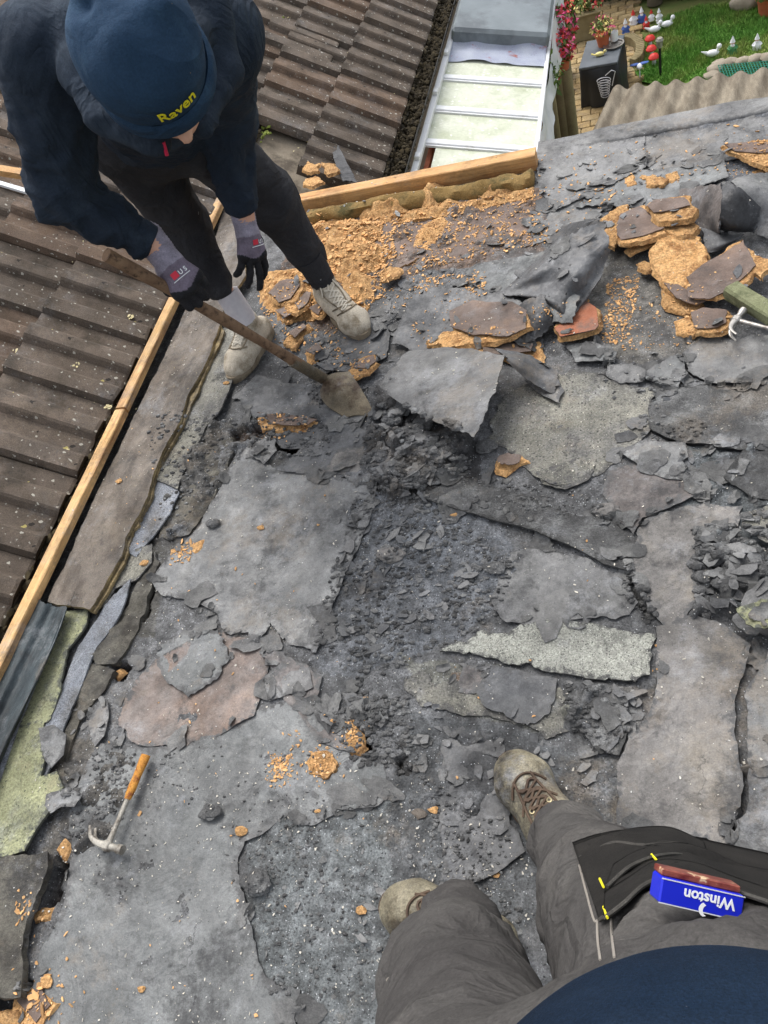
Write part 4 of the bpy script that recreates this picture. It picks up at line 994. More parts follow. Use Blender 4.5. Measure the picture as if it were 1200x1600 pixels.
# pond with net
V, T, bd = fill(np.array([at(u, v, GZ)[:2] for u, v in [(1112, 118), (1125, 100), (1160, 96), (1230, 86), (1250, 110), (1180, 118)]]), .08, 2)
pd = empty('garden_pond', at(1170, 108, GZ), 'dark pond under a teal net beside the corrugated roof', 'pond')
mesh_obj('water', np.c_[V, np.full(len(V), GZ + .03)], T, 'pond', pd)
q = MB()
for (u, v) in [(1112, 118), (1116, 108), (1125, 100), (1142, 97), (1160, 95), (1180, 92), (1200, 89), (1220, 86)]: q.blob(at(u, v, GZ + .04), .075, u, 2, .3, (1.2, 1, .6))
q.build('edge_stones', 'stone', pd, kind='stuff')
q = MB(); n0, n1 = at(1122, 102, GZ + .10), at(1240, 92, GZ + .10)
for k in range(26): a_ = n0 + (n1 - n0) * k / 25; q.tube([a_, a_ + [.03, -.25, -.03]], .004, 4)
for k in range(7): q.tube([n0 + [.005 * k, -.04 * k, -.005 * k], n1 + [.005 * k, -.04 * k, -.005 * k]], .004, 4)
q.build('net', 'net', pd)
# corrugated roof of the shed beyond the right edge
cz = -0.95
ca = [at(957, 134, cz), at(1200, 110, cz)]
d1 = ca[1] - ca[0]; d1[2] = 0; d1 /= np.linalg.norm(d1); d2 = np.array([-d1[1], d1[0], 0])
V = []; nx, ny_ = 260, 26; Wc, Lc = 2.6, 2.0
for i in range(nx + 1):
    a_ = Wc * i / nx
    for j in range(ny_ + 1):
        b_ = -Lc * j / ny_; p = ca[0] + d1 * a_ + d2 * (b_ + (.012 * vnoise(np.array([[a_ * 9, 3, 0]]), 3)[0] if j == 0 else 0))
        p[2] += .017 * math.sin(a_ * 2 * math.pi / .125 + .5 * vnoise(np.array([[a_ * 3, b_ * 2, 0]]), 4)[0]) + .10 * b_ * 0.3 + .012 * vnoise(np.array([[a_ * 4, b_ * 3, 0]]), 9)[0]; V.append(p)
Fc = [(i * (ny_ + 1) + j, i * (ny_ + 1) + j + 1, (i + 1) * (ny_ + 1) + j + 1, (i + 1) * (ny_ + 1) + j) for i in range(nx) for j in range(ny_)]
sh = empty('shed', ca[0] * [1, 1, 0] + [0, 0, GZ], 'lean-to shed with a mossy woven-looking corrugated roof below the flat roof', 'shed')
mesh_obj('corrugated_roof', V, Fc, 'corrugated', sh)
V2 = np.array(V); V2[:, 2] -= .008
q = MB(); cc = ca[0] + d1 * (Wc / 2 + .03) + d2 * (-.75); q.box((cc[0], cc[1], (GZ + cz) / 2 - .1), (Wc - .15, 1.2, cz - GZ - .25), [d1, d2, [0, 0, 1]]); q.build('wall', 'brown_bench', sh)

# ================================================================== LEFT KERB: batten, board, mineral strips
def beam(name, p0, p1, w, h, mat, bev=.003, up=(0, 0, 1), wob=.0, **k):
    p0, p1 = np.asarray(p0, float), np.asarray(p1, float); d = p1 - p0; L_ = np.linalg.norm(d); d /= L_
    s = np.cross(up, d); s /= np.linalg.norm(s); u_ = np.cross(d, s); n = max(2, int(L_ / .05)); V = []
    prof = [(-w / 2, -h / 2 + bev), (-w / 2 + bev, -h / 2), (w / 2 - bev, -h / 2), (w / 2, -h / 2 + bev), (w / 2, h / 2 - bev), (w / 2 - bev, h / 2), (-w / 2 + bev, h / 2), (-w / 2, h / 2 - bev)]
    sd = int(abs(p0[0]) * 100) % 50
    for i in range(n + 1):
        c = p0 + d * L_ * i / n
        for j, (a, b) in enumerate(prof):
            e = wob * vnoise(np.array([[i * .7, j * .9, sd]]), 3)[0]; V.append(c + s * (a + e) + u_ * (b + e))
    Fc = [(i * 8 + j, i * 8 + (j + 1) % 8, (i + 1) * 8 + (j + 1) % 8, (i + 1) * 8 + j) for i in range(n) for j in range(8)] + [tuple(reversed(range(8))), tuple(n * 8 + j for j in range(8))]
    return mesh_obj(name, V, Fc, mat, smooth=False, ground=True, **k)
bz = 0.075
beam('roof_batten', at(352, 300, bz), at(191, 641, bz), .042, .030, 'batten', wob=.0015, label='long pale timber batten running down from under the worker beside the tiles', cat='batten')
beam('roof_batten', at(190, 644, bz), at(-30, 1100, bz), .042, .030, 'batten', wob=.002, label='lower pale timber batten, its end disappearing beneath the rolled lead', cat='batten')
mesh_obj('valley_board', [at(335, 290, .02) + [0, 0, 0], at(362, 305, .05), at(-40, 1130, .05), at(-100, 1100, .02)], [(0, 1, 2, 3)], 'valley', label='dark brown gutter board in the gap between tiles and batten', cat='board', smooth=False)
sheet('kerb_board', [(352, 318), (372, 330), (384, 430), (350, 480), (345, 505), (318, 575), (292, 620), (280, 660), (262, 690), (240, 735), (232, 775), (218, 805), (196, 840), (190, 870), (150, 938), (140, 955), (76, 940), (110, 860), (170, 730), (215, 640), (262, 545), (300, 460), (330, 390)], .05, 'board_weathered', th=.012, jag=.0035, curl=0, amp=.003, edge='raw_edge', follow=False, step=.02, label='weathered brown kerb board along the batten with a crumbling yellow edge', cat='board')
sheet('raw_board_edge', [(346, 505), (352, 515), (322, 582), (296, 630), (284, 668), (262, 705), (244, 742), (236, 778), (222, 812), (200, 848), (194, 880), (150, 955), (140, 950), (188, 868), (195, 838), (216, 803), (230, 772), (238, 733), (260, 688), (278, 660), (290, 620), (316, 574)], .036, 'raw_edge', th=.010, jag=.006, curl=0, amp=.004, ascale=40, follow=False, step=.010, label='ragged yellow strip of broken board fibres edging the kerb board', cat='board edge')
sheet('mineral_strip', [(352, 505), (378, 520), (388, 560), (362, 595), (348, 640), (322, 668), (306, 700), (285, 740), (278, 765), (244, 750), (262, 700), (284, 660), (296, 625), (318, 580)], .022, 'mineral_olive', th=.006, jag=.0035, amp=.004, ascale=24, follow=False, step=.012, label='olive mineral felt strip just below the worker\'s standing foot', cat='felt strip')
sheet('mineral_strip', [(244, 742), (268, 750), (280, 770), (268, 800), (248, 830), (216, 870), (204, 862), (222, 812), (236, 780)], .020, 'hessian', th=.005, jag=.0035, amp=.005, ascale=30, follow=False, step=.010, label='bluish fibrous backing of felt between two olive mineral strips', cat='felt strip')
sheet('mineral_strip', [(205, 862), (222, 855), (240, 852), (238, 880), (215, 905), (180, 920), (165, 945), (140, 955), (168, 918), (192, 880)], .020, 'mineral_olive', th=.005, jag=.0035, amp=.004, ascale=30, follow=False, step=.010, label='small worn olive felt remnant above the rolled lead', cat='felt strip')
sheet('mineral_strip', [(165, 945), (205, 905), (190, 960), (150, 1010), (120, 1090), (85, 1180), (60, 1240), (20, 1260), (60, 1170), (90, 1090), (120, 1010)], .020, 'hessian', th=.006, jag=.0035, amp=.004, ascale=25, follow=False, step=.012, label='bluish grey felt margin beside the yellow-green mineral strip', cat='felt strip')
sheet('mineral_strip', [(98, 955), (138, 950), (136, 978), (110, 1015), (100, 1070), (72, 1125), (30, 1128), (55, 1065), (78, 1000)], .028, 'mineral_green', th=.007, jag=.0035, amp=.003, ascale=30, follow=False, step=.010, label='upper yellow-green mineral felt strip next to the rolled lead', cat='felt strip')
sheet('mineral_strip', [(28, 1131), (70, 1128), (66, 1160), (72, 1190), (66, 1215), (90, 1205), (100, 1230), (84, 1262), (62, 1290), (40, 1330), (-20, 1345), (-40, 1250), (-10, 1190)], .028, 'mineral_green', th=.007, jag=.0035, amp=.003, ascale=30, follow=False, step=.010, label='lower yellow-green mineral felt strip at the picture edge by the hammer', cat='felt strip')
sheet('felt_scrap', [(62, 1140), (86, 1135), (104, 1150), (100, 1180), (80, 1200), (66, 1185)], .034, 'felt_light', jag=.0035, step=.010, follow=False, label='rounded pale grey felt scrap overlapping the lower yellow-green strip', cat='felt scrap')
sheet('felt_scrap', [(135, 1130), (150, 1095), (166, 1090), (168, 1120), (160, 1148), (146, 1166), (138, 1150)], .026, 'felt_grey', jag=.004, step=.008, curl=.008, label='leaf-shaped dark grey felt flake between the hammer and yellow-green strip', cat='felt scrap')
sheet('felt_scrap', [(74, 1240), (110, 1230), (130, 1245), (118, 1262), (98, 1262), (82, 1272), (72, 1258)], .030, 'felt_light', jag=.006, step=.008, label='star-edged pale grey felt scrap left of the yellow-handled hammer', cat='felt scrap')
sheet('kerb_felt', [(-40, 1345), (40, 1330), (76, 1325), (80, 1350), (60, 1400), (42, 1440), (34, 1500), (30, 1560), (-60, 1560)], .030, 'rim', th=.02, jag=.0035, amp=.004, follow=False, step=.014, label='grimy grey-brown kerb felt at the bottom left by the dark slit', cat='roof felt')
# the crusted bitumen rim between kerb and field
for px, lab in [([(360, 680), (338, 690), (316, 700), (296, 735), (270, 770), (255, 800), (246, 838), (262, 842), (292, 836), (316, 800), (335, 770), (346, 735), (364, 700)], 'crusted black bitumen rim beside the big smooth felt sheet'),
                ([(245, 860), (215, 905), (196, 945), (160, 985), (142, 1020), (150, 1035), (178, 1035), (202, 1000), (220, 955), (236, 910), (246, 880)], 'crusted brown bitumen rim along the narrow dark slot'),
                ([(140, 1035), (178, 1045), (160, 1080), (128, 1110), (108, 1160), (98, 1205), (112, 1215), (90, 1230), (88, 1180), (110, 1110)], 'crusted brown bitumen rim next to the square hole')]:
    sheet('bitumen_crust', px, .022, 'rim', th=.02, jag=.005, curl=-.004, amp=.014, ascale=26, step=.008, seed=len(lab), label=lab, cat='bitumen')
# rolled lead at the lower left
cloth('rolled_lead', [[(56, 932, .066), (72, 938, .066), (86, 944, .046), (104, 948, .066), (102, 960, .046)], [(30, 978, .066), (48, 986, .066), (64, 996, .046), (84, 1002, .066), (82, 1014, .045)], [(-4, 1054, .066), (12, 1064, .066), (26, 1076, .046), (46, 1082, .066), (46, 1094, .045)], [(-46, 1146, .066), (-30, 1154, .066), (-16, 1164, .046), (2, 1172, .066), (4, 1184, .045)], [(-94, 1256, .062), (-74, 1264, .062), (-54, 1276, .066), (-44, 1284, .076), (-50, 1294, .045)]], 'lead', th=.005, nu=44, nv=80, jag=.03, amp=.006, seed=5, label='dark rolled lead flashing with a folded ridge at the left edge', cat='lead flashing')
cloth('lead_skirt', [[(94, 960, .046), (101, 962, .040)], [(52, 1048, .046), (63, 1054, .036)], [(16, 1122, .046), (32, 1130, .034)], [(-20, 1195, .046), (6, 1204, .034)], [(-44, 1250, .046), (-14, 1262, .034)]], 'hessian', th=.004, nu=14, nv=60, jag=.04, amp=.003, seed=6, label='lighter grey skirt of the rolled lead against the yellow-green strip', cat='lead flashing')
beam('white_edge_board', at(30, 1008, .05), at(-8, 1062, .05), .010, .05, 'raw_edge', label='cream splintered board edge sticking out left of the rolled lead', cat='board edge')

# ================================================================== FASCIA TIMBER AND ROTTEN JOIST
fz = .035
pA, pB = at(466, 317, fz), at(838, 252, fz); pA[1] = pB[1] = (pA[1] + pB[1]) / 2
beam('fascia_timber', pA, pB, .062, .066, 'timber', bev=.003, wob=.0012, label='fresh orange-brown timber along the far roof edge by the lean-to', cat='timber')
q = MB(); pts = [at(u, v, .012) for u, v in [(482, 344), (540, 334), (600, 322), (680, 310), (740, 300), (800, 290), (835, 282)]]
pts = catmull(pts, 60); n = 16; V = []
for i, p in enumerate(pts):
    for k in range(n):
        a = 2 * math.pi * k / n; r = .040 * (1 + .50 * fbm(np.array([[i * .12, math.cos(a) * .8, math.sin(a) * .8]]) * 1.6, 5, 5)[0]) * (0.8 if i in (0, 59) else 1); V.append(p + np.array([0, r * math.cos(a), r * math.sin(a)]))
q.add(V, [(i * n + k, (i + 1) * n + k, (i + 1) * n + (k + 1) % n, i * n + (k + 1) % n) for i in range(59) for k in range(n)] + [tuple(range(n)), tuple(59 * n + k for k in reversed(range(n)))])
q.build('rotten_joist', 'log', label='rotten mossy rounded joist lying behind the fresh fascia timber', cat='joist', ground=True)

# ================================================================== FELT SHEETS OVER THE ROOF
S_ = [  # name, outline, height, material, label, extra
 ('felt_sheet', [(388, 698), (430, 735), (500, 742), (588, 752), (580, 800), (555, 865), (535, 910), (515, 965), (497, 1022), (460, 1020), (425, 1000), (418, 972), (404, 1002), (390, 985), (352, 992), (340, 960), (300, 940), (255, 930), (238, 905), (265, 870), (290, 850), (320, 810), (340, 770), (362, 725)], .012, 'felt_light', 'largest smooth pale grey felt sheet, left of the rubble strip', dict(step=.02, amp=.005)),
 ('felt_sheet', [(245, 1008), (270, 1000), (290, 985), (345, 985), (352, 995), (353, 1040), (330, 1070), (290, 1090), (262, 1065), (245, 1040)], .012, 'felt_blue', 'bluish grey felt flap overlapping the rust-pink patch', dict()),
 ('felt_patch', [(190, 1100), (205, 1060), (245, 1030), (300, 1000), (350, 985), (408, 1000), (425, 1030), (410, 1085), (395, 1120), (345, 1150), (302, 1160), (290, 1168), (215, 1165), (180, 1130)], .007, 'felt_rust', 'rust-pink worn felt patch in the middle of the left side', dict(th=.003)),
 ('felt_sheet', [(150, 1165), (215, 1170), (290, 1165), (300, 1150), (345, 1152), (410, 1098), (470, 1080), (490, 1110), (540, 1130), (560, 1180), (600, 1200), (610, 1240), (585, 1262), (530, 1262), (490, 1285), (460, 1285), (440, 1270), (410, 1300), (380, 1310), (370, 1340), (380, 1400), (395, 1470), (410, 1530), (470, 1560), (480, 1760), (60, 1760), (50, 1640), (44, 1570), (60, 1500), (95, 1420), (110, 1330), (104, 1270), (130, 1205)], .007, 'felt_blue', 'broad bluish grey felt sheet carrying the yellow-handled hammer', dict(step=.024, amp=.005, th=.004)),
 ('felt_sheet', [(410, 1060), (440, 1035), (480, 1045), (486, 1075), (470, 1082), (420, 1095)], .012, 'felt_grey', 'small grey felt tab below the largest smooth sheet', dict(step=.010)),
 ('felt_sheet', [(400, 1035), (415, 1020), (480, 1040), (500, 1060), (495, 1110), (540, 1130), (560, 1175), (500, 1160), (470, 1120), (420, 1075)], .009, 'felt_brown', 'brownish cracked felt between rust patch and rubble strip', dict(step=.012)),
 ('mineral_felt', [(693, 1023), (735, 1000), (840, 968), (1024, 984), (1027, 1040), (1025, 1063), (900, 1050), (760, 1035)], .018, 'mineral_pale', 'clean wedge of pale gritty mineral felt above the dark boot', dict(th=.006, amp=.003)),
 ('mineral_felt', [(640, 1060), (700, 1045), (760, 1055), (890, 1072), (885, 1130), (840, 1150), (790, 1128), (700, 1112), (660, 1085)], .008, 'mineral_olive', 'worn olive-grey mineral felt under the smooth dark patch', dict(jag=.016)),
 ('felt_patch', [(757, 1040), (870, 1058), (868, 1110), (850, 1128), (830, 1134), (790, 1120), (745, 1098), (750, 1060)], .015, 'felt_dark', 'smooth dark slate-like felt patch on the worn mineral felt', dict(step=.012)),
 ('felt_patch', [(706, 1035), (755, 1040), (748, 1080), (712, 1078)], .013, 'felt_brown', 'small brown square felt scrap beside the pale mineral wedge', dict(step=.010)),
 ('felt_sheet', [(1024, 978), (1080, 957), (1130, 975), (1175, 1005), (1160, 1060), (1150, 1140), (1158, 1230), (1140, 1320), (1090, 1306), (1035, 1300), (965, 1300), (965, 1190), (985, 1150), (1010, 1115), (1025, 1060)], .024, 'felt_warm', 'thick smooth grey felt slab right of the dark boot', dict(th=.014, amp=.006, curl=.012, edge='bitumen')),
 ('felt_sheet', [(1195, 1000), (1260, 960), (1290, 1340), (1140, 1330), (1165, 1260), (1172, 1180), (1165, 1090)], .045, 'felt_light', 'raised pale felt flap curling at the right edge beside the slab', dict(th=.006, curl=.03, tilt=(.25, 0), amp=.012)),
 ('felt_sheet', [(990, 830), (1000, 808), (1090, 785), (1160, 790), (1155, 820), (1130, 838), (1130, 870), (1085, 905), (1090, 930), (1075, 955), (1026, 972), (1004, 935), (985, 890)], .020, 'felt_warm', 'warm grey felt sheet with a jagged crack on its left side', dict(th=.012, amp=.004, edge='bitumen')),
 ('felt_patch', [(947, 735), (1000, 720), (1060, 740), (1100, 770), (1050, 788), (1000, 808), (982, 832), (955, 800), (940, 770)], .016, 'felt_brown', 'purplish brown felt patch beneath the white-edged flake', dict()),
 ('felt_flake', [(968, 702), (1008, 685), (1028, 690), (1072, 692), (1076, 712), (1066, 718), (1080, 745), (1106, 768), (1070, 748), (1040, 745), (1000, 726)], .024, 'felt_light', 'pale grey felt flake with a whitish torn corner', dict(step=.010, curl=.012)),
 ('felt_sheet', [(795, 860), (850, 855), (920, 870), (965, 900), (992, 935), (960, 962), (840, 970), (800, 965), (790, 910)], .012, 'felt_grey', 'grey felt sheet resting above the pale mineral wedge', dict(edge='felt_dark')),
 ('felt_sheet', [(655, 773), (720, 740), (800, 768), (900, 800), (960, 812), (994, 850), (988, 890), (950, 880), (905, 858), (830, 828), (740, 800)], .028, 'bitumen', 'rough crusted felt strip with a long straight lifted edge', dict(th=.006, amp=.008, curl=.010, jag=.005)),
 ('mineral_felt', [(765, 650), (800, 610), (870, 580), (930, 578), (1015, 608), (1026, 660), (1010, 685), (960, 722), (930, 748), (860, 762), (830, 742), (790, 702), (758, 692)], .008, 'mineral_olive', 'broad pale mineral felt area right of the curled flap', dict(jag=.018, amp=.004)),
 ('mineral_felt', [(838, 740), (900, 715), (930, 725), (915, 748), (880, 765), (850, 760)], .012, 'mineral_olive', 'small pale mineral remnant below the broad mineral area', dict(step=.010, jag=.014)),
 ('felt_sheet', [(1060, 545), (1085, 530), (1130, 524), (1260, 522), (1260, 600), (1150, 592), (1100, 590), (1072, 575)], .022, 'felt_grey', 'rounded grey felt sheet below the hammer at the right edge', dict(th=.010, edge='tar')),
 ('felt_sheet', [(1018, 618), (1060, 600), (1150, 594), (1260, 600), (1260, 700), (1180, 700), (1110, 696), (1050, 682), (1014, 660)], .020, 'bitumen', 'rough ridged black felt at the right edge', dict(th=.012, amp=.018, ascale=16, jag=.014, edge='tar')),
 ('felt_flake', [(885, 535), (930, 531), (965, 545), (962, 562), (905, 562)], .026, 'felt_blue', 'blue-grey slate-like felt flake under the brick-red slab', dict(step=.009, curl=.012)),
 ('felt_flake', [(945, 568), (985, 564), (1010, 575), (1006, 592), (968, 596), (945, 584)], .022, 'felt_grey', 'oval grey felt flake at the top of the broad mineral area', dict(step=.009)),
 ('felt_flake', [(1008, 570), (1060, 548), (1078, 580), (1060, 600), (1030, 596), (1012, 590)], .024, 'felt_blue', 'grey felt flake tucked beside the rounded right-hand sheet', dict(step=.009)),
 ('felt_flake', [(820, 590), (862, 572), (880, 600), (872, 624), (838, 606)], .024, 'felt_grey', 'triangular grey felt flake right of the curled flap', dict(step=.009, curl=.014)),
 ('felt_sheet', [(360, 618), (395, 585), (500, 600), (520, 640), (600, 690), (606, 745), (520, 745), (440, 738), (470, 700), (440, 700), (390, 640)], .014, 'felt_dark', 'dark grey felt around the burnt pit in front of the worker', dict(amp=.008)),
 ('felt_patch', [(520, 700), (560, 690), (618, 700), (610, 745), (560, 758), (500, 742)], .019, 'felt_warm', 'tan stained felt patch at the top of the largest smooth sheet', dict(jag=.015, th=.002)),
 ('felt_flap', [(385, 706), (400, 680), (428, 680), (428, 700), (408, 722)], .026, 'felt_grey', 'small grey felt flap at the left lip of the burnt pit', dict(step=.009, curl=.02)),
 ('felt_sheet', [(610, 540), (650, 440), (700, 450), (790, 455), (840, 480), (850, 540), (760, 550), (660, 548)], .022, 'felt_dark', 'dark felt sheet lying behind the curled flap', dict(amp=.008, curl=.012)),
 ('felt_sheet', [(500, 540), (575, 500), (610, 490), (600, 560), (560, 580), (505, 575)], .016, 'felt_dark', 'dark felt piece in front of the worker\'s far shoe', dict()),
 ('felt_sheet', [(740, 410), (800, 400), (860, 385), (900, 400), (880, 440), (820, 450), (760, 455), (735, 440)], .026, 'felt_blue', 'blue-grey felt sheet under the standing folded flap', dict(amp=.008)),
 ('felt_sheet', [(838, 236), (900, 226), (1010, 212), (1010, 260), (930, 300), (870, 330), (840, 300)], .014, 'felt_grey', 'grey felt sheet at the roof corner by the fascia end', dict(step=.02)),
 ('felt_sheet', [(1000, 214), (1100, 195), (1260, 170), (1260, 235), (1130, 240), (1040, 262), (1000, 256)], .010, 'felt_grey', 'grey felt sheet along the far roof edge above the corrugated roof', dict(step=.02, jag=.014)),
 ('felt_sheet', [(960, 262), (1040, 262), (1130, 245), (1140, 275), (1070, 300), (1050, 320), (960, 320), (900, 318)], .020, 'felt_blue', 'blue-grey felt with a whitish scuff in the upper right', dict(step=.016)),
 ('felt_flake', [(925, 345), (980, 330), (1030, 352), (1020, 372), (950, 375)], .012, 'felt_dark', 'dark flat felt piece above the stacked board fragments', dict()),
 ('felt_sheet', [(830, 340), (905, 300), (960, 320), (940, 345), (870, 368), (838, 380)], .012, 'felt_grey', 'grey felt piece among scattered chips near the roof corner', dict(jag=.016)),
 ('board_sheet', [(560, 350), (700, 338), (832, 312), (850, 330), (842, 378), (760, 392), (740, 405), (650, 402), (605, 432), (570, 400)], .008, 'board_face', 'exposed dark brown deck board dusted with sawdust near the fascia', dict(th=.008, edge='chip', amp=.003)),
 ('felt_sheet', [(1160, 700), (1260, 690), (1260, 790), (1170, 780), (1130, 745)], .02, 'bitumen', 'grey blistered felt at the right edge above the rubble pocket', dict(amp=.014, ascale=14)),
 ('mineral_felt', [(1160, 800), (1260, 760), (1260, 850), (1190, 850), (1165, 830)], .03, 'mineral_olive', 'pale mineral felt scrap at the right edge by the rubble pocket', dict()),
 ('felt_flap', [(1130, 965), (1160, 925), (1260, 880), (1260, 960), (1200, 990), (1165, 990)], .045, 'felt_grey', 'lifted grey felt flap at the right edge with green lichen beside it', dict(th=.006, curl=.02, tilt=(.1, .1))),
 ('lichen_felt', [(1152, 952), (1190, 935), (1260, 930), (1260, 975), (1180, 985)], .075, 'mineral_green', 'yellow-lichened felt scrap on the lifted flap at the right edge', dict(step=.010)),
 ('felt_sheet', [(690, 1150), (760, 1160), (800, 1210), (790, 1290), (820, 1330), (760, 1370), (690, 1390), (680, 1290)], .012, 'felt_dark', 'dark felt sheet under the upright boot', dict(amp=.006)),
 ('felt_patch', [(880, 1080), (960, 1095), (985, 1130), (965, 1180), (930, 1170), (895, 1130)], .016, 'bitumen', 'cracked dark bitumen plate between smooth patch and grey slab', dict(amp=.010, ascale=18)),
 ('felt_flake', [(540, 1090), (556, 1088), (572, 1102), (570, 1120), (548, 1114)], .024, 'felt_dark', 'small dark felt flake by the lower orange hole', dict(step=.008)),
 ('felt_flake', [(498, 1115), (508, 1112), (532, 1130), (526, 1138), (505, 1130)], .024, 'felt_grey', 'thin grey felt sliver left of the lower orange hole', dict(step=.008)),
 ('felt_flake', [(575, 1100), (600, 1092), (606, 1120), (592, 1134), (574, 1124)], .022, 'felt_blue', 'four-sided blue-grey felt flake right of the lower orange hole', dict(step=.008)),
]
for nm, px, z, m_, lab, ex in S_:
    sheet(nm, px, z, m_, label=lab, cat='roof felt' if 'board' not in nm else 'deck board', **ex)
for (px, lab) in [([(143, 561), (168, 558), (192, 562), (194, 568), (170, 570), (148, 568)], 'long blue-grey felt scrap lying on a tile near the batten'), ([(0, 570), (14, 566), (31, 572), (30, 578), (12, 582), (0, 580)], 'dark felt scrap lying on a tile at the picture\'s left edge')]:
    Q = np.array([onroof(u, v) for u, v in px]); c = Q.mean(0); V, T, bd = fill(np.stack([(Q - c) @ RD, (Q - c)[:, 1]], -1), .012, 3)
    P = c + V[:, :1] * RD + np.c_[np.zeros(len(V)), V[:, 1], np.zeros(len(V))] + RN * .020; n = len(P); P2 = P - RN * .006
    mesh_obj('felt_scrap', np.r_[P, P2], T + [tuple(n + i for i in reversed(f)) for f in T] + [(n + a, n + b, b, a) for a, b in bd], 'felt_blue', label=lab, cat='felt scrap', smooth=False)

# bent flaps
cloth('curled_flap', [[(640, 546, .028), (700, 542, .05), (752, 546, .085), (790, 554, .115)],
                      [(612, 570, .042), (680, 576, .07), (738, 586, .108), (782, 594, .135)],
                      [(590, 598, .05), (650, 618, .08), (708, 640, .118), (764, 640, .142)],
                      [(598, 610, .05), (642, 642, .08), (698, 668, .118), (744, 686, .140)]], 'felt_grey', th=.003, nu=60, nv=50, jag=.034, amp=.007, seed=21, under='felt_black', label='large stiff grey felt flap lifted to a point over the rubble', cat='roof felt')
cloth('felt_turn', [[(768, 544, .10), (806, 548, .085), (840, 560, .045), (872, 580, .02)], [(788, 556, .116), (814, 570, .095), (842, 586, .05), (876, 600, .018)], [(790, 562, .112), (812, 584, .08), (838, 604, .04), (866, 618, .012)]], 'felt_dark', th=.004, nu=40, nv=24, jag=.06, amp=.005, seed=41, under='felt_black', label='dark felt turning down beside the lifted point of the stiff flap', cat='roof felt')
cloth('folded_flap', [[(846, 402, .04), (868, 372, .11), (905, 352, .16), (953, 346, .13)],
                      [(800, 440, .035), (850, 418, .10), (905, 392, .13), (956, 374, .14)],
                      [(782, 462, .03), (846, 446, .06), (900, 430, .12), (950, 408, .08)],
                      [(838, 468, .02), (872, 476, .08), (896, 468, .05), (932, 448, .07)],
                      [(860, 492, .02), (878, 507, .03), (892, 500, .06), (914, 476, .02)]], 'felt_dark', th=.005, nu=70, nv=70, jag=.075, amp=.012, seed=22, under='felt_black', label='folded dark grey felt flap standing up like a torn page', cat='roof felt')
cloth('folded_flap', [[(850, 380, .02), (880, 352, .04), (930, 340, .10)], [(866, 388, .03), (900, 362, .07), (945, 345, .14)], [(880, 400, .03), (915, 372, .07), (952, 356, .12)]], 'felt_black', th=.005, nu=30, nv=20, jag=.08, amp=.005, seed=23, label='black inner face of the standing folded flap', cat='roof felt')
cloth('torn_flap', [[(835, 455, .03), (870, 450, .05), (908, 462, .07)], [(838, 480, .04), (870, 482, .06), (902, 484, .07)], [(845, 500, .03), (872, 506, .05), (896, 508, .05)]], 'felt_blue', th=.004, nu=30, nv=24, jag=.09, amp=.004, seed=24, label='blue-grey torn flap overhanging the brick-red slab', cat='roof felt')
cloth('torn_flap', [[(790, 500, .03), (820, 470, .06), (852, 455, .09)], [(800, 520, .04), (835, 500, .07), (862, 480, .07)], [(820, 540, .03), (848, 525, .04), (872, 505, .03)]], 'felt_black', th=.004, nu=30, nv=24, jag=.08, amp=.005, seed=25, label='black torn flap just right of the brown board fragment', cat='roof felt')
# the rolled felt at upper right
cloth('rolled_felt', [[(1058, 296, .03), (1062, 320, .02), (1090, 362, .015), (1110, 380, .01)], [(1090, 290, .07), (1095, 318, .06), (1110, 355, .04), (1125, 372, .02)], [(1128, 284, .14), (1132, 312, .14), (1124, 350, .10), (1122, 362, .08)]], 'felt_brown', th=.005, nu=36, nv=30, jag=.06, amp=.004, seed=26, under='felt_black', label='brown-grey curl of felt leading up to the black roll', cat='roof felt')
cloth('rolled_felt', [[(1128, 286, .145), (1150, 276, .15), (1185, 290, .10)], [(1126, 312, .15), (1156, 300, .155), (1190, 320, .10)], [(1122, 345, .10), (1150, 352, .09), (1186, 348, .06)], [(1120, 358, .04), (1150, 364, .035), (1180, 366, .03)]], 'felt_black', th=.005, nu=36, nv=36, jag=.06, amp=.004, seed=27, label='glossy black hollow roll of felt at the upper right', cat='roof felt')
cloth('rolled_felt', [[(1140, 280, .16), (1190, 268, .12), (1260, 270, .03)], [(1150, 296, .16), (1200, 300, .12), (1260, 320, .03)], [(1180, 340, .07), (1215, 345, .06), (1260, 360, .02)], [(1180, 370, .03), (1220, 378, .03), (1260, 380, .02)]], 'felt_grey', th=.005, nu=36, nv=36, jag=.05, amp=.006, seed=28, under='felt_black', label='grey felt sheet unrolling from the black roll to the right edge', cat='roof felt')
cloth('torn_flap', [[(1092, 345, .02), (1130, 352, .03), (1165, 362, .03)], [(1098, 380, .03), (1130, 378, .05), (1158, 372, .03)], [(1100, 398, .02), (1122, 392, .03), (1140, 382, .02)]], 'felt_dark', th=.004, nu=24, nv=20, jag=.07, amp=.004, seed=29, label='dark felt flap lying below the black roll', cat='roof felt')
cloth('torn_underlay', [[(516, 225, -.10), (528, 226, -.09)], [(520, 246, -.06), (546, 258, -.05)], [(528, 270, -.03), (556, 280, -.02)], [(535, 284, .0), (560, 284, .0)]], 'felt_black', th=.006, nu=16, nv=24, jag=.12, amp=.008, seed=30, label='torn black strip of underlay standing between tiles and fascia', cat='underlay')

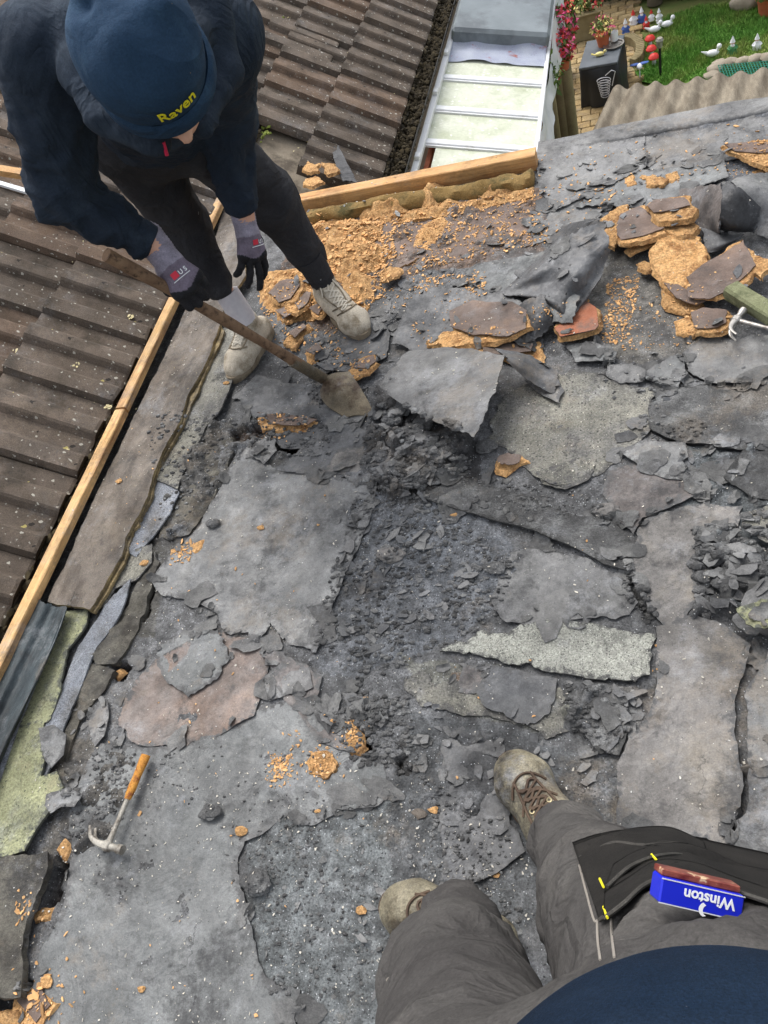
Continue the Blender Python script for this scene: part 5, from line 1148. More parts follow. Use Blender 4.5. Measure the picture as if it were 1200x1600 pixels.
# ================================================================== FRAGMENTS OF CHIPBOARD DECK
def fragment(px, z, th_, lab, face=None, facem='board_face', flare=.013, curl=.0, tilt=(0, 0), name='board_fragment', amp=.005):
    th = th_ * .62
    o = sheet(name, px, z + th, 'chip', th=th, jag=.011, step=.008, curl=curl, amp=amp, ascale=40, flare=flare, edge='chip', tilt=tilt, label=lab, cat='board fragment')
    if face:
        c = np.array([at(u, v, z + th)[:2] for u, v in px]).mean(0)
        # facing follows the fragment's own tilt
        def zf(V): return (V[:, 0] - c[0]) * tilt[0] + (V[:, 1] - c[1]) * tilt[1]
        V0 = o
        fc_ = np.array(face, float); face = [tuple(q) for q in fc_.mean(0) + (fc_ - fc_.mean(0)) * 1.05]
        sheet('facing', face, z + th + amp * .6 + .003, facem, th=.003, jag=.006, step=.010, curl=0, amp=.0015, edge='board_face', parent=o, zfun=zf)
    return o
FR = [
 ([(655, 522), (680, 515), (705, 512), (704, 480), (740, 470), (770, 478), (800, 480), (820, 495), (820, 520), (800, 532), (770, 540), (720, 540), (690, 540), (660, 532)], .040, .020, 'largest brown-faced board fragment with a broad orange crumbling front', [(704, 484), (740, 470), (762, 476), (800, 480), (820, 496), (818, 522), (790, 532), (740, 524), (706, 508)]),
 ([(715, 545), (760, 540), (762, 552), (735, 556), (712, 552)], .030, .012, 'small orange crumb slab under the largest brown fragment', None),
 ([(752, 550), (800, 552), (838, 530), (846, 562), (830, 570), (790, 560), (765, 556)], .020, .012, 'thin orange-bottomed fragment poking out below the largest one', [(756, 540), (830, 538), (826, 548), (790, 556), (758, 550)]),
 ([(940, 340), (968, 322), (985, 322), (975, 360), (962, 390), (950, 375)], .030, .016, 'orange crumbling fragment at the left of the stacked pieces', None),
 ([(962, 372), (972, 330), (1000, 318), (1040, 350), (1042, 368), (1010, 382), (975, 386)], .045, .020, 'dark brown-topped fragment at the left of the fragment stack', [(966, 368), (974, 332), (1002, 320), (1040, 350), (1036, 360), (1004, 372), (972, 378)]),
 ([(980, 390), (1000, 380), (1040, 366), (1036, 374), (1010, 386), (986, 400)], .030, .012, 'narrow orange slab beneath the dark-topped fragment', None),
 ([(1012, 318), (1022, 310), (1070, 312), (1086, 335), (1078, 344), (1048, 348), (1026, 342)], .070, .026, 'brown-faced block on top of the fragment stack', [(1012, 318), (1024, 310), (1068, 312), (1076, 324), (1034, 330), (1022, 330)]),
 ([(1042, 346), (1080, 344), (1092, 355), (1084, 366), (1060, 370), (1042, 358)], .045, .022, 'rounded orange crumb block under the brown-faced block', None),
 ([(1020, 395), (1032, 375), (1065, 366), (1090, 372), (1100, 395), (1098, 440), (1070, 448), (1040, 440), (1026, 424)], .030, .022, 'big rounded orange chipboard piece without facing', None),
 ([(1076, 420), (1110, 402), (1150, 380), (1168, 376), (1176, 395), (1194, 420), (1180, 444), (1172, 430), (1150, 450), (1118, 462), (1086, 456), (1078, 440)], .042, .018, 'grey-brown-faced fragment with orange scabs beside the mossy plank', [(1078, 424), (1112, 404), (1150, 384), (1166, 378), (1172, 396), (1180, 416), (1160, 436), (1144, 450), (1116, 460), (1086, 452)]),
 ([(996, 410), (1008, 406), (1024, 414), (1022, 424), (1006, 428), (996, 420)], .022, .014, 'small rounded orange lump left of the big rounded piece', None),
 ([(1036, 444), (1060, 446), (1086, 458), (1110, 462), (1096, 482), (1070, 478), (1046, 470)], .020, .016, 'brown-faced fragment tucked below the big rounded piece', [(1040, 446), (1062, 448), (1086, 460), (1106, 464), (1086, 474), (1060, 466)]),
 ([(1056, 495), (1080, 488), (1092, 500), (1080, 516), (1060, 510)], .016, .018, 'orange crumbly lump left of the reddish fragment', None),
 ([(1082, 484), (1100, 478), (1138, 484), (1140, 508), (1120, 516), (1086, 518)], .024, .018, 'reddish brown fragment next to the right-hand hammer head', [(1082, 486), (1100, 479), (1134, 485), (1132, 504), (1112, 512), (1086, 513)]),
 ([(1130, 232), (1180, 226), (1260, 224), (1260, 262), (1200, 262), (1170, 250), (1146, 244)], .020, .018, 'brown-topped fragment at the far right corner of the roof', [(1134, 230), (1180, 226), (1260, 225), (1260, 236), (1190, 240), (1150, 240)]),
 ([(1172, 262), (1260, 258), (1260, 275), (1190, 274)], .012, .014, 'orange crumb strip below the far right fragment', None),
 ([(992, 250), (1002, 252), (1028, 265), (1042, 268), (1034, 282), (1020, 282), (1004, 268)], .020, .016, 'slanted orange splinter in the upper right felt', None),
 ([(1044, 268), (1062, 264), (1068, 272), (1050, 280)], .020, .014, 'small orange chip touching the slanted splinter', None),
 ([(978, 272), (994, 270), (996, 284), (982, 286)], .016, .012, 'small pale orange cube-like chip left of the slanted splinter', None),
 ([(922, 284), (940, 280), (944, 290), (930, 294)], .016, .012, 'little orange chip near the roof corner', None),
 ([(778, 714), (792, 708), (820, 710), (822, 720), (800, 728), (780, 730)], .018, .010, 'small brown oval fragment with orange rim on the bitumen', [(782, 713), (794, 709), (818, 711), (817, 718), (798, 724), (784, 723)]),
 ([(418, 452), (440, 435), (468, 436), (474, 448), (458, 470), (436, 474), (424, 468)], .030, .014, 'dark-faced cracked fragment beside the hanging glove', [(422, 452), (442, 437), (466, 438), (470, 448), (454, 466), (436, 470)]),
 ([(455, 468), (474, 448), (488, 452), (484, 478), (470, 490), (456, 484)], .028, .014, 'second dark-faced fragment between glove and far shoe', [(458, 468), (474, 452), (485, 455), (481, 474), (468, 484)]),
 ([(480, 482), (500, 470), (512, 480), (500, 495), (484, 494)], .026, .012, 'little dark-faced fragment by the toe of the far shoe', [(484, 482), (500, 473), (507, 480), (497, 490)]),
 ([(425, 480), (452, 476), (462, 492), (448, 502), (428, 498)], .020, .014, 'brown broken fragment in front of the hanging glove', [(428, 482), (450, 478), (456, 490), (444, 496)]),
 ([(450, 520), (478, 500), (486, 508), (470, 530), (462, 546), (452, 540)], .018, .014, 'orange-edged splinter close to the spade handle', [(452, 516), (474, 501), (478, 508), (460, 528)]),
 ([(474, 548), (496, 536), (504, 546), (490, 556), (478, 558)], .020, .010, 'small brown chip right of the spade handle', [(477, 548), (494, 538), (500, 545), (488, 553)]),
 ([(548, 572), (562, 560), (586, 556), (592, 568), (576, 582), (556, 582)], .024, .012, 'brown fragment with orange rim beside the spade blade', [(552, 572), (564, 562), (584, 558), (588, 567), (572, 577)]),
 ([(594, 425), (612, 414), (630, 420), (626, 432), (604, 440)], .024, .012, 'orange triangular fragment right of the sawdust heap', None),
 ([(400, 650), (430, 644), (470, 646), (496, 652), (494, 664), (440, 666), (404, 668)], .016, .018, 'scorched brown board edge above the burnt pit', [(404, 648), (440, 644), (492, 652), (480, 658), (430, 659)]),
 ([(524, 1140), (540, 1132), (556, 1146), (570, 1160), (556, 1168), (530, 1164)], .006, .014, 'bright orange splinter standing at the lower orange hole', None),
 ([(184, 1056), (192, 1050), (202, 1054), (190, 1064)], -.03, .012, 'yellow splinter inside the small square hole', None),
 ([(268, 862), (296, 852), (320, 846), (316, 860), (290, 876), (270, 884)], .012, .008, 'orange-brown scab of board left of the largest smooth sheet', None),
 ([(20, 1560), (60, 1540), (90, 1570), (60, 1610), (10, 1600)], -.01, .03, 'dark reddish broken board at the bottom left corner', [(22, 1562), (58, 1545), (76, 1570), (54, 1596)]),
 ([(-20, 1580), (20, 1575), (26, 1610), (-10, 1640)], .005, .02, 'pale splintered board end at the very bottom left', None),
 ([(84, 1330), (96, 1318), (102, 1330), (96, 1345)], .004, .012, 'orange fibre tuft at the top of the long dark slit', None),
 ([(48, 1432), (62, 1424), (78, 1420), (74, 1436), (54, 1440)], .0, .012, 'orange fibre tuft at the bottom of the long dark slit', None),
]
for i, (px, z, th, lab, face) in enumerate(FR):
    fragment(px, z, th, lab, face, tilt=((.12, .0) if i % 3 == 0 else (0, -.10) if i % 3 == 1 else (-.06, .08)))
o = fragment([(868, 512), (888, 500), (894, 478), (908, 464), (930, 480), (934, 512), (930, 520), (876, 533)], .022, .022, 'brick-red faced slab beneath the torn blue-grey flap', [(868, 512), (888, 500), (894, 478), (908, 464), (930, 480), (934, 510), (928, 517), (876, 529)], facem='red_face', tilt=(0, -.1))
# mounds of crumbled board
def mound(px, h, lab, seed):
    def zf(V):
        Q = outline(px, 0, 0, .01, seed); d = np.array([np.min(np.linalg.norm(Q - v, axis=1)) for v in V])
        return h * np.minimum(1, d / .07) ** .7 * (1 + .7 * fbm(V * 13, 3, seed)) + .012 * np.minimum(1, d / .03) * fbm(V * 45, 3, seed + 4) + .016 * np.minimum(1, d / .04) * np.abs(fbm(V * 22, 2, seed + 6))
    return sheet('sawdust_heap', px, .006, 'chip', th=.012, jag=.010, step=.008, curl=0, amp=0, zfun=zf, seed=seed, label=lab, cat='sawdust', kind='stuff')
mound([(482, 352), (520, 348), (560, 345), (600, 352), (592, 372), (580, 380), (612, 392), (600, 410), (584, 430), (584, 470), (572, 488), (548, 470), (530, 440), (500, 420), (470, 400), (462, 372)], .030, 'heap of crumbled orange board between the worker and the fascia', 3)
mound([(560, 345), (640, 330), (690, 318), (700, 300), (720, 318), (760, 312), (838, 292), (838, 308), (720, 336), (640, 346), (570, 358)], .016, 'bank of orange crumbs along the rotten joist', 4)
mound([(654, 318), (664, 290), (690, 284), (696, 310), (680, 330), (660, 328)], .05, 'orange crumb pile heaped over the middle of the joist', 5)
for px, lab in [([(474, 262), (484, 248), (500, 254), (494, 268), (480, 270)], 'orange crumb piece nearest the missing tile by the fascia'), ([(502, 252), (516, 256), (522, 270), (508, 274), (500, 264)], 'orange crumb piece against the torn black strip'), ([(478, 276), (496, 272), (506, 282), (486, 290), (474, 286)], 'orange crumb piece touching the left end of the fascia timber')]: fragment(px, -.012, .02, lab)
for px, h, lab, sd in [([(560, 330), (600, 318), (640, 316), (636, 334), (590, 346), (560, 346)], .040, 'orange crumbs spilled over the left half of the joist', 15), ([(740, 304), (780, 292), (806, 290), (800, 306), (760, 316)], .034, 'orange crumbs spilled over the right half of the joist', 16), ([(500, 344), (530, 332), (552, 334), (548, 352), (510, 356)], .034, 'orange crumbs at the worker end of the joist', 17)]: mound(px, h, lab, sd)
mound([(648, 385), (660, 352), (690, 338), (702, 345), (690, 366), (676, 390)], .010, 'curved streak of orange crumbs on the brown deck board', 6)
mound([(400, 440), (420, 425), (470, 420), (520, 440), (520, 480), (490, 500), (440, 500), (410, 480)], .012, 'spread of orange crumbs around the hanging glove', 7)
mound([(478, 1200), (490, 1172), (512, 1168), (522, 1180), (518, 1204), (500, 1214), (482, 1212)], .012, 'round pile of sawdust left of the lower orange hole', 8)
# bitumen lumps under the curled flap and elsewhere
LP = [(640, 690, .055), (665, 720, .05), (690, 700, .045), (620, 740, .045), (655, 750, .04), (700, 690, .04), (612, 660, .03), (630, 640, .028), (625, 760, .03), (676, 745, .035), (596, 715, .022), (660, 665, .03)]
LL = ['largest jagged bitumen lump, just below the mouth of the curled flap', 'broad grey bitumen lump in the middle of the rubble under the flap', 'grey lump touching the pointed corner of the curled flap', 'lump at the tan stained patch side of the rubble', 'lump where the rubble meets the long lifted edge']
for i, (u, v, r) in enumerate(LP):
    q = MB(); p = at(u, v, .01); q.blob(p + [0, 0, low(p[0], p[1]) + r * .15], r, i * 5 + 1, 4, .55, (1.15, 1, .55)); q.build('bitumen_lump', 'bitumen', label=LL[i] if i < len(LL) else 'smaller jagged lump of old bitumen in the black rubble beneath the curled flap', cat='bitumen', group='bitumen lumps beneath the curled flap', ground=True, smooth=False)
LP2 = [(1115, 870, .03), (1150, 880, .035), (1135, 910, .03), (1100, 905, .022), (1165, 905, .03), (1180, 880, .03), (1090, 880, .02)]
for i, (u, v, r) in enumerate(LP2):
    q = MB(); p = at(u, v, .01); q.blob(p + [0, 0, r * .2], r, i * 3 + 2, 3, .5, (1.1, 1, .6)); q.build('bitumen_lump', 'bitumen', label='broken bitumen lump in the rubble pocket near the right edge', cat='bitumen', group='bitumen lumps in the right rubble pocket', ground=True, smooth=False)
for i, (u, v, r, lab) in enumerate([(612, 870, .028, 'flat dark stone-like lump on the blue-grey granules'), (335, 820, .018, 'dark clinker lump beside the bitumen rim'), (400, 1380, .03, 'black crust lump on the lower felt sheet'), (330, 1270, .02, 'small black crust below the sawdust pile'), (760, 700, .024, 'dark lump at the tip of the curled flap'), (500, 580, .035, 'burnt black crust where the spade meets the felt'), (950, 800, .026, 'long grey stone lying on the purplish felt'), (775, 890, .022, 'black crust lump at the edge of the grey sheet')]):
    q = MB(); p = at(u, v, .01); q.blob(p + [0, 0, low(p[0], p[1]) + .004], r, i * 7 + 3, 4, .5, (1.3, .9, .5)); q.build('bitumen_lump', 'bitumen' if 'stone' not in lab else 'felt_warm', label=lab, cat='bitumen', ground=True, smooth=False)

# ================================================================== TOOLS ON THE ROOF
def claw_hammer(name, head, end, lab, z, gripm, shaftm, headm, grip_from=.42, roll=1.0, axr=.0):
    h, e = np.asarray(head, float), np.asarray(end, float); t = empty(name, h, lab, 'hammer'); d = e - h; L_ = np.linalg.norm(d); d /= L_; s = np.cross(d, [0, 0, 1]); s /= np.linalg.norm(s); s = s * roll; up = np.array([0, 0, 1.0])
    q = MB(); q.tube([h + d * .01, h + d * L_ * .25, h + d * L_ * (grip_from + .02)], [.0075, .0062, .0068], 12, flat=.8); q.build('shaft', shaftm, t)
    q = MB(); ps = np.linspace(grip_from, 1, 9); q.tube([h + d * L_ * p for p in ps], [.0085, .0105, .0115, .011, .0105, .011, .0118, .0128, .0122], 14, flat=.8); q.build('grip', gripm, t)
    q = MB(); q.box(h, (.024, .024, .022), [d, s, up], .005)
    q.tube([h - s * .010, h - s * .026, h - s * .030, h - s * .045], [.009, .008, .0108, .0112], 14); q.build('head', headm, t)
    q = MB()
    for k in (-1, 1):
        pts = catmull([h + s * .008 + up * .005 * k, h + s * .028 + d * .001 + up * .007 * k, h + s * .050 + d * .010 + up * .010 * k, h + s * .064 + d * .032 + up * .012 * k], 10)
        q.tube(pts, np.linspace(.0095, .003, 10), 8, flat=.55)
    q.build('claw', headm, t)
    return t
hz = .030
claw_hammer('claw_hammer', at(168, 1322, hz), at(228, 1180, hz + .004), 'claw hammer with a worn yellow-orange grip lying on the felt', hz, 'grip', 'steel_pale', 'steel_pale', .50, roll=-1)
claw_hammer('claw_hammer', at(1150, 500, .055), at(1330, 545, .05), 'steel claw hammer lying beside the mossy plank', .05, 'spade_wood', 'steel', 'steel', .9, roll=1)
beam('mossy_plank', at(1142, 452, .055), at(1290, 540, .055), .055, .035, 'mossy_plank', bev=.006, wob=.004, label='short mossy green plank poking in from the right edge', cat='plank')
# the spade
sp_end, sp_bl = at(166, 398, .80), at(506, 592, .045)
spd = empty('spade', sp_bl, 'long wooden-handled spade with an earthy blade held by the worker', 'spade')
SD = sp_bl - sp_end; SL = np.linalg.norm(SD); SDn = SD / SL
q = MB(); tt = np.linspace(0, 1, 26); pts = [sp_end + SD * t + np.array([0, 0, .012 * math.sin(t * 3.1)]) for t in tt]
q.tube(pts, [.018 if t < .03 else .0165 + .0015 * math.sin(t * 17) for t in tt], 14); q.build('shaft', 'spade_wood', spd)
q = MB(); q.tube([sp_bl - SDn * .16, sp_bl - SDn * .05, sp_bl + SDn * .02], [.019, .021, .018], 14); q.build('socket', 'spade_steel', spd)
bl = [[(500, 610, .034), (514, 586, .060), (546, 580, .048)], [(502, 622, .026), (530, 612, .050), (562, 604, .038)], [(514, 636, .016), (546, 630, .030), (576, 628, .022)], [(540, 652, .008), (562, 648, .012), (588, 656, .006)]]
G = np.array([[at(*p) for p in r] for r in bl])
nu = nv = 22
A_ = np.stack([catmull(G[i], nu) for i in range(4)]); S2 = np.stack([catmull(A_[:, j], nv) for j in range(nu)], axis=1)
top = S2.reshape(-1, 3); bot = top - [0, 0, .004]; n = len(top); Fc = []
for i in range(nv - 1):
    for j in range(nu - 1):
        a = (i * nu + j, (i + 1) * nu + j, (i + 1) * nu + j + 1, i * nu + j + 1); Fc += [a, tuple(n + w for w in reversed(a))]
mesh_obj('blade', np.r_[top, bot], Fc, 'spade_steel', spd)

# ================================================================== PEOPLE
def surface_nets(f, lo_, hi_, h):
    lo_ = np.asarray(lo_, float); n = np.ceil((np.asarray(hi_) - lo_) / h).astype(int) + 1
    g = np.stack(np.meshgrid(*[lo_[a] + h * np.arange(n[a]) for a in range(3)], indexing='ij'), -1)
    D = f(g.reshape(-1, 3)).reshape(n)
    s = D < 0
    cnt = np.zeros(n - 1); acc = np.zeros((*(n - 1), 3)); base = np.stack(np.meshgrid(*[np.arange(k - 1) for k in n], indexing='ij'), -1).astype(float)
    cor = [(i, j, k) for i in (0, 1) for j in (0, 1) for k in (0, 1)]
    sl = lambda o: tuple(slice(o[a], n[a] - 1 + o[a]) for a in range(3))
    for o in cor:
        for a in range(3):
            if o[a]: continue
            p = list(o); p[a] = 1; p = tuple(p)
            d0, d1 = D[sl(o)], D[sl(p)]; m_ = (d0 < 0) != (d1 < 0)
            t = np.where(m_, d0 / np.where(m_, d0 - d1, 1), 0)
            e = np.array(o, float); q = np.zeros((*(n - 1), 3)); q[:] = e; q[..., a] += t
            acc += q * m_[..., None]; cnt += m_
    act = cnt > 0; idx = -np.ones(n - 1, int); idx[act] = np.arange(act.sum())
    V = lo_ + h * (base[act] + acc[act] / cnt[act][:, None])
    Fc = []
    for a in range(3):
        b, c = (a + 1) % 3, (a + 2) % 3
        s0 = [slice(None)] * 3; s1 = [slice(None)] * 3; s0[a] = slice(0, n[a] - 1); s1[a] = slice(1, n[a])
        for x in (b, c): s0[x] = slice(1, n[x] - 1); s1[x] = slice(1, n[x] - 1)
        A0, A1 = s[tuple(s0)], s[tuple(s1)]; w = np.argwhere(A0 != A1)
        if not len(w): continue
        flip = A0[tuple(w.T)]
        w = w.copy(); w[:, b] += 1; w[:, c] += 1
        def cell(db, dc): q = w.copy(); q[:, b] += db; q[:, c] += dc; return idx[tuple(q.T)]
        q = np.stack([cell(-1, -1), cell(0, -1), cell(0, 0), cell(-1, 0)], 1)
        q = np.where(flip[:, None], q, q[:, ::-1]); Fc.append(q)
    return V, np.concatenate(Fc)
def relax(V, Fc, it=2, lam=.5):
    n = len(V)
    for _ in range(it):
        acc = np.zeros_like(V); c = np.zeros(n)
        for k in range(4):
            a, b = Fc[:, k], Fc[:, (k + 1) % 4]; np.add.at(acc, a, V[b]); np.add.at(acc, b, V[a]); np.add.at(c, a, 1); np.add.at(c, b, 1)
        V = V + lam * (acc / c[:, None] - V)
    return V
def normals(V, Fc):
    nn = np.cross(V[Fc[:, 2]] - V[Fc[:, 0]], V[Fc[:, 3]] - V[Fc[:, 1]]); N = np.zeros_like(V)
    for k in range(4): np.add.at(N, Fc[:, k], nn)
    return N / (np.linalg.norm(N, axis=1)[:, None] + 1e-12)
def smin(a, b, k):
    h = np.clip(.5 + .5 * (b - a) / k, 0, 1); return b + (a - b) * h - k * h * (1 - h)
def cone(P, a, b, ra, rb, sc=None):
    a, b = np.asarray(a, float), np.asarray(b, float); ba = b - a; h = np.clip((P - a) @ ba / (ba @ ba + 1e-12), 0, 1); d = P - a - h[:, None] * ba
    if sc is not None:                       # sc = (unit axis, factor): wider or thinner along that axis
        ax, k = sc; w = d @ ax; d = d + np.outer(w * (1 / k - 1), ax)
    return np.linalg.norm(d, axis=1) - (ra + (rb - ra) * h)
def ell(P, c, ax, r):
    q = (P - c) @ np.asarray(ax).T / np.asarray(r); l = np.linalg.norm(q, axis=1); return (l - 1) * min(r)
def field(prims, k):
    def f(P):
        d = None
        for p in prims:
            e = p(P); d = e if d is None else smin(d, e, k)
        return d
    return f
def grow(prims, k, lo_, hi_, h, it=2):
    V, Fc = surface_nets(field(prims, k), lo_, hi_, h); return relax(V, Fc, it), Fc
def folds(V, Fc, amp, scale, seed, stretch=(1, 1, 1), joints=(), w=.12):
    N = normals(V, Fc); P = V * np.asarray(stretch) * scale
    f = ridged(P + .6 * fbm(P * .5, 2, seed + 3)[:, None], 3, seed)
    a = np.full(len(V), .35)
    for j in joints: a = np.maximum(a, np.exp(-np.sum((V - j) ** 2, 1) / w ** 2))
    return V + N * (amp * a * f)[:, None]
def bbox(pts, r): pts = np.asarray(pts); return pts.min(0) - r, pts.max(0) + r
def unit(v): v = np.asarray(v, float); return v / np.linalg.norm(v)
def C(fn, *a, **k): return lambda P: fn(P, *a, **k)
CX, CY, CZ = ROT[:, 0], ROT[:, 1], ROT[:, 2]     # picture right, picture down, away

# ---- the worker bent over the spade
ank_r, ank_l = at(382, 500, .13), at(503, 436, .13)
toe_r, toe_l = at(364, 582, .03), at(565, 515, .03)
knee_r, knee_l = dep(286, 352, 2.58), dep(424, 312, 2.52)
hip_r, hip_l = dep(192, 205, 2.22), dep(300, 200, 2.24)
pel = (hip_r + hip_l) / 2
neck = dep(228, 28, 1.70); headc = dep(236, 104, 1.50)
sh_r, sh_l = dep(70, 84, 1.72), dep(345, 60, 1.84)
el_r, wr_r = dep(98, 302, 1.92), dep(246, 388, 2.04)
el_l, wr_l = dep(352, 195, 2.16), dep(380, 338, 2.34)
chest = (sh_r + sh_l) / 2 * .6 + neck * .1 + pel * .3
WJ = dict(torso=np.linalg.norm(pel - neck), thighR=np.linalg.norm(hip_r - knee_r), shinR=np.linalg.norm(knee_r - ank_r), thighL=np.linalg.norm(hip_l - knee_l), shinL=np.linalg.norm(knee_l - ank_l), upR=np.linalg.norm(sh_r - el_r), foR=np.linalg.norm(el_r - wr_r), upL=np.linalg.norm(sh_l - el_l), foL=np.linalg.norm(el_l - wr_l), sh=np.linalg.norm(sh_r - sh_l), nh=np.linalg.norm(neck - headc))
print('WORKER', {k: round(float(v), 3) for k, v in WJ.items()}, 'pel', pel.round(2), 'neck', neck.round(2), 'head', headc.round(2))
spine = unit(neck - pel); side = unit(sh_l - sh_r); back = unit(np.cross(side, spine)); back = back if back[2] > 0 else -back
fu = unit(CX * .42 + CY * .90 + CZ * .0)         # where the face looks
hu = unit(-CZ + CY * .10 - fu * ((-CZ + CY * .10) @ fu)); hs = np.cross(fu, hu)
Hax = [hs, fu, hu]
body_p = [C(cone, pel, chest, .10, .12), C(cone, chest, neck, .12, .06), C(cone, sh_r, sh_l, .05, .05), C(cone, neck, headc, .055, .06),
          C(ell, headc + hu * .0, Hax, (.075, .095, .11)), C(ell, headc + fu * .120 - hu * .055, Hax, (.017, .022, .026)), C(ell, headc + fu * .05 - hu * .09, Hax, (.05, .05, .05)),
          C(ell, headc + hs * .078 - hu * .02, Hax, (.012, .02, .032)), C(ell, headc - hs * .078 - hu * .02, Hax, (.012, .02, .032))]
for s_, e_, w_ in ((sh_r, el_r, wr_r), (sh_l, el_l, wr_l)): body_p += [C(cone, s_, e_, .05, .042), C(cone, e_, w_, .042, .033)]
for h_, k_, a_ in ((hip_r, knee_r, ank_r), (hip_l, knee_l, ank_l)): body_p += [C(cone, h_, k_, .070, .046), C(cone, k_, a_, .044, .024)]
hand_r, hand_l = wr_r + unit(dep(282, 432, 2.06) - wr_r) * .08, wr_l + unit(dep(396, 405, 2.40) - wr_l) * .08
body_p += [C(cone, wr_r, hand_r, .026, .018), C(cone, wr_l, hand_l, .026, .018)]
for a_, t_ in ((ank_r, toe_r), (ank_l, toe_l)): body_p += [C(cone, a_ - [0, 0, .07], t_ * .5 + a_ * .5 - [0, 0, .05], .03, .03)]
lo_, hi_ = bbox([pel, neck, headc, sh_r, sh_l, el_r, wr_r, el_l, wr_l, knee_l, knee_r, ank_r, ank_l, toe_r, toe_l], .16)
V, Fc = grow(body_p, .03, lo_, hi_, .014)
worker = mesh_obj('person', V, Fc.tolist(), 'skin', label='worker in a navy hoodie and beanie bending over to work a long spade', cat='person')
# hoodie
hem = pel * .80 + chest * .20
hd_p = [C(cone, hem, chest, .128, .148, (side, 1.18)), C(cone, chest, neck, .142, .10, (side, 1.15)), C(cone, sh_r, sh_l, .105, .10),
        C(cone, sh_r, el_r, .098, .070), C(cone, el_r, wr_r * .80 + el_r * .20, .068, .046),
        C(cone, sh_l, el_l, .092, .072), C(cone, el_l, wr_l * .80 + el_l * .20, .068, .048),
        C(cone, dep(118, 20, 1.66), dep(126, 110, 1.64), .034, .036), C(cone, dep(126, 110, 1.64), dep(170, 185, 1.62), .036, .034), C(cone, dep(170, 185, 1.62), dep(245, 222, 1.60), .034, .024),
        C(cone, dep(335, 10, 1.70), dep(352, 110, 1.74), .034, .032), C(cone, dep(352, 110, 1.74), dep(318, 200, 1.68), .032, .022),
        C(cone, neck + back * .03, neck - spine * .12 + back * .10, .10, .09, (side, 1.5)),
        C(cone, neck - side * .10, headc - hu * .07 - fu * .02 - side * .03, .06, .05), C(cone, neck + side * .10, headc - hu * .07 - fu * .02 + side * .03, .06, .05)]
lo_, hi_ = bbox([hem, chest, neck, sh_r, sh_l, el_r, wr_r, el_l, wr_l, headc], .27)
V, Fc = grow(hd_p, .028, lo_, hi_, .0105, 3)
V = folds(V, Fc, .016, 6, 6, (1, 1, 1)); V = folds(V, Fc, .026, 13, 5, (1, 1, 1), [el_r, el_l, el_r * .5 + wr_r * .5, sh_l * .6 + chest * .4, sh_r * .6 + chest * .4, el_l * .5 + wr_l * .5, sh_r * .4 + el_r * .6], .16)
mesh_obj('hoodie', V, Fc.tolist(), 'navy', worker)
for s_, a_ in ((wr_r, el_r), (wr_l, el_l)):            # ribbed cuffs
    q = MB(); d_ = unit(s_ - a_); L_ = np.linalg.norm(s_ - a_); s2 = a_ + (s_ - a_) * .86; q.tube([s2 - d_ * .03, s2 - d_ * .02, s2 + d_ * .012, s2 + d_ * .016], [.046, .052, .050, .044], 20, cap=False); q.build('cuff', 'navy', worker)
q = MB(); zc = headc - hu * .08 + fu * .10 + side * .0; zp = [dep(255, 222, 1.58), dep(258, 232, 1.59), dep(261, 243, 1.60)]
q.tube(zp, .004, 6); q.build('zip', 'pink_zip', worker)
# trousers
cr = (hip_r + hip_l) / 2 - [0, 0, .09]
cuf_r, cuf_l = dep(343, 448, 2.70), dep(484, 404, 2.74)
tr_p = [C(cone, hip_r, hip_l, .118, .118), C(cone, hip_r, knee_r, .112, .080), C(cone, knee_r, cuf_r, .078, .048), C(cone, hip_l, knee_l, .108, .080), C(cone, knee_l, cuf_l, .080, .052), C(cone, hem, pel, .13, .13)]
lo_, hi_ = bbox([hem, pel, hip_r, hip_l, knee_r, knee_l, ank_r, ank_l, cuf_r, cuf_l], .18)
V, Fc = grow(tr_p, .035, lo_, hi_, .0115, 3)
V = folds(V, Fc, .012, 6, 16); V = folds(V, Fc, .018, 14, 15, (1, 1, .7), [knee_r, knee_l, cuf_l, cuf_r, hip_l], .13)
mesh_obj('trousers', V, Fc.tolist(), 'black_cloth', worker)
q = MB(); q.tube([knee_l * .3 + ank_l * .7, knee_l * .15 + ank_l * .85, ank_l + [0, 0, -.01]], [.050, .050, .046], 16); q.build('sock', 'black_cloth', worker)
q = MB(); q.tube([knee_r * .3 + ank_r * .7, knee_r * .15 + ank_r * .85, ank_r + [0, 0, -.01]], [.044, .045, .046], 16); q.build('sock', 'sock_white', worker)
# beanie
bn_p = [C(ell, headc + hu * .030 + fu * .000, Hax, (.114, .126, .122)), C(ell, headc + hu * .075 - fu * .055, Hax, (.105, .085, .075)), C(ell, headc + hu * .085 + fu * .03 + hs * .01, Hax, (.09, .08, .055))]
lo_, hi_ = bbox([headc], .25)
def bf(P): d = field(bn_p, .05)(P); cut = -((P - headc) @ hu) - .022; return np.maximum(d, cut)
V, Fc = surface_nets(bf, lo_, hi_, .0065); V = relax(V, Fc, 3)
N_ = normals(V, Fc); L2 = np.stack([(V - headc) @ hs, (V - headc) @ fu, (V - headc) @ hu], -1)
for (cx_, cy_, sg, am) in [(-.045, -.055, .030, -.026), (.055, -.07, .028, -.018), (.01, .03, .035, .010), (-.07, .0, .03, .012), (.03, -.11, .03, .014), (-.03, -.115, .03, .016)]:
    V = V + N_ * (1.35 * am * np.exp(-((L2[:, 0] - cx_) ** 2 + (L2[:, 1] - cy_) ** 2) / sg ** 2))[:, None]
V = V + N_ * (.006 * fbm(V * 13, 3, 4))[:, None]
beanie = mesh_obj('beanie', V, Fc.tolist(), 'beanie', worker)
q = MB()                                               # turned-up rim of the beanie
pr = []
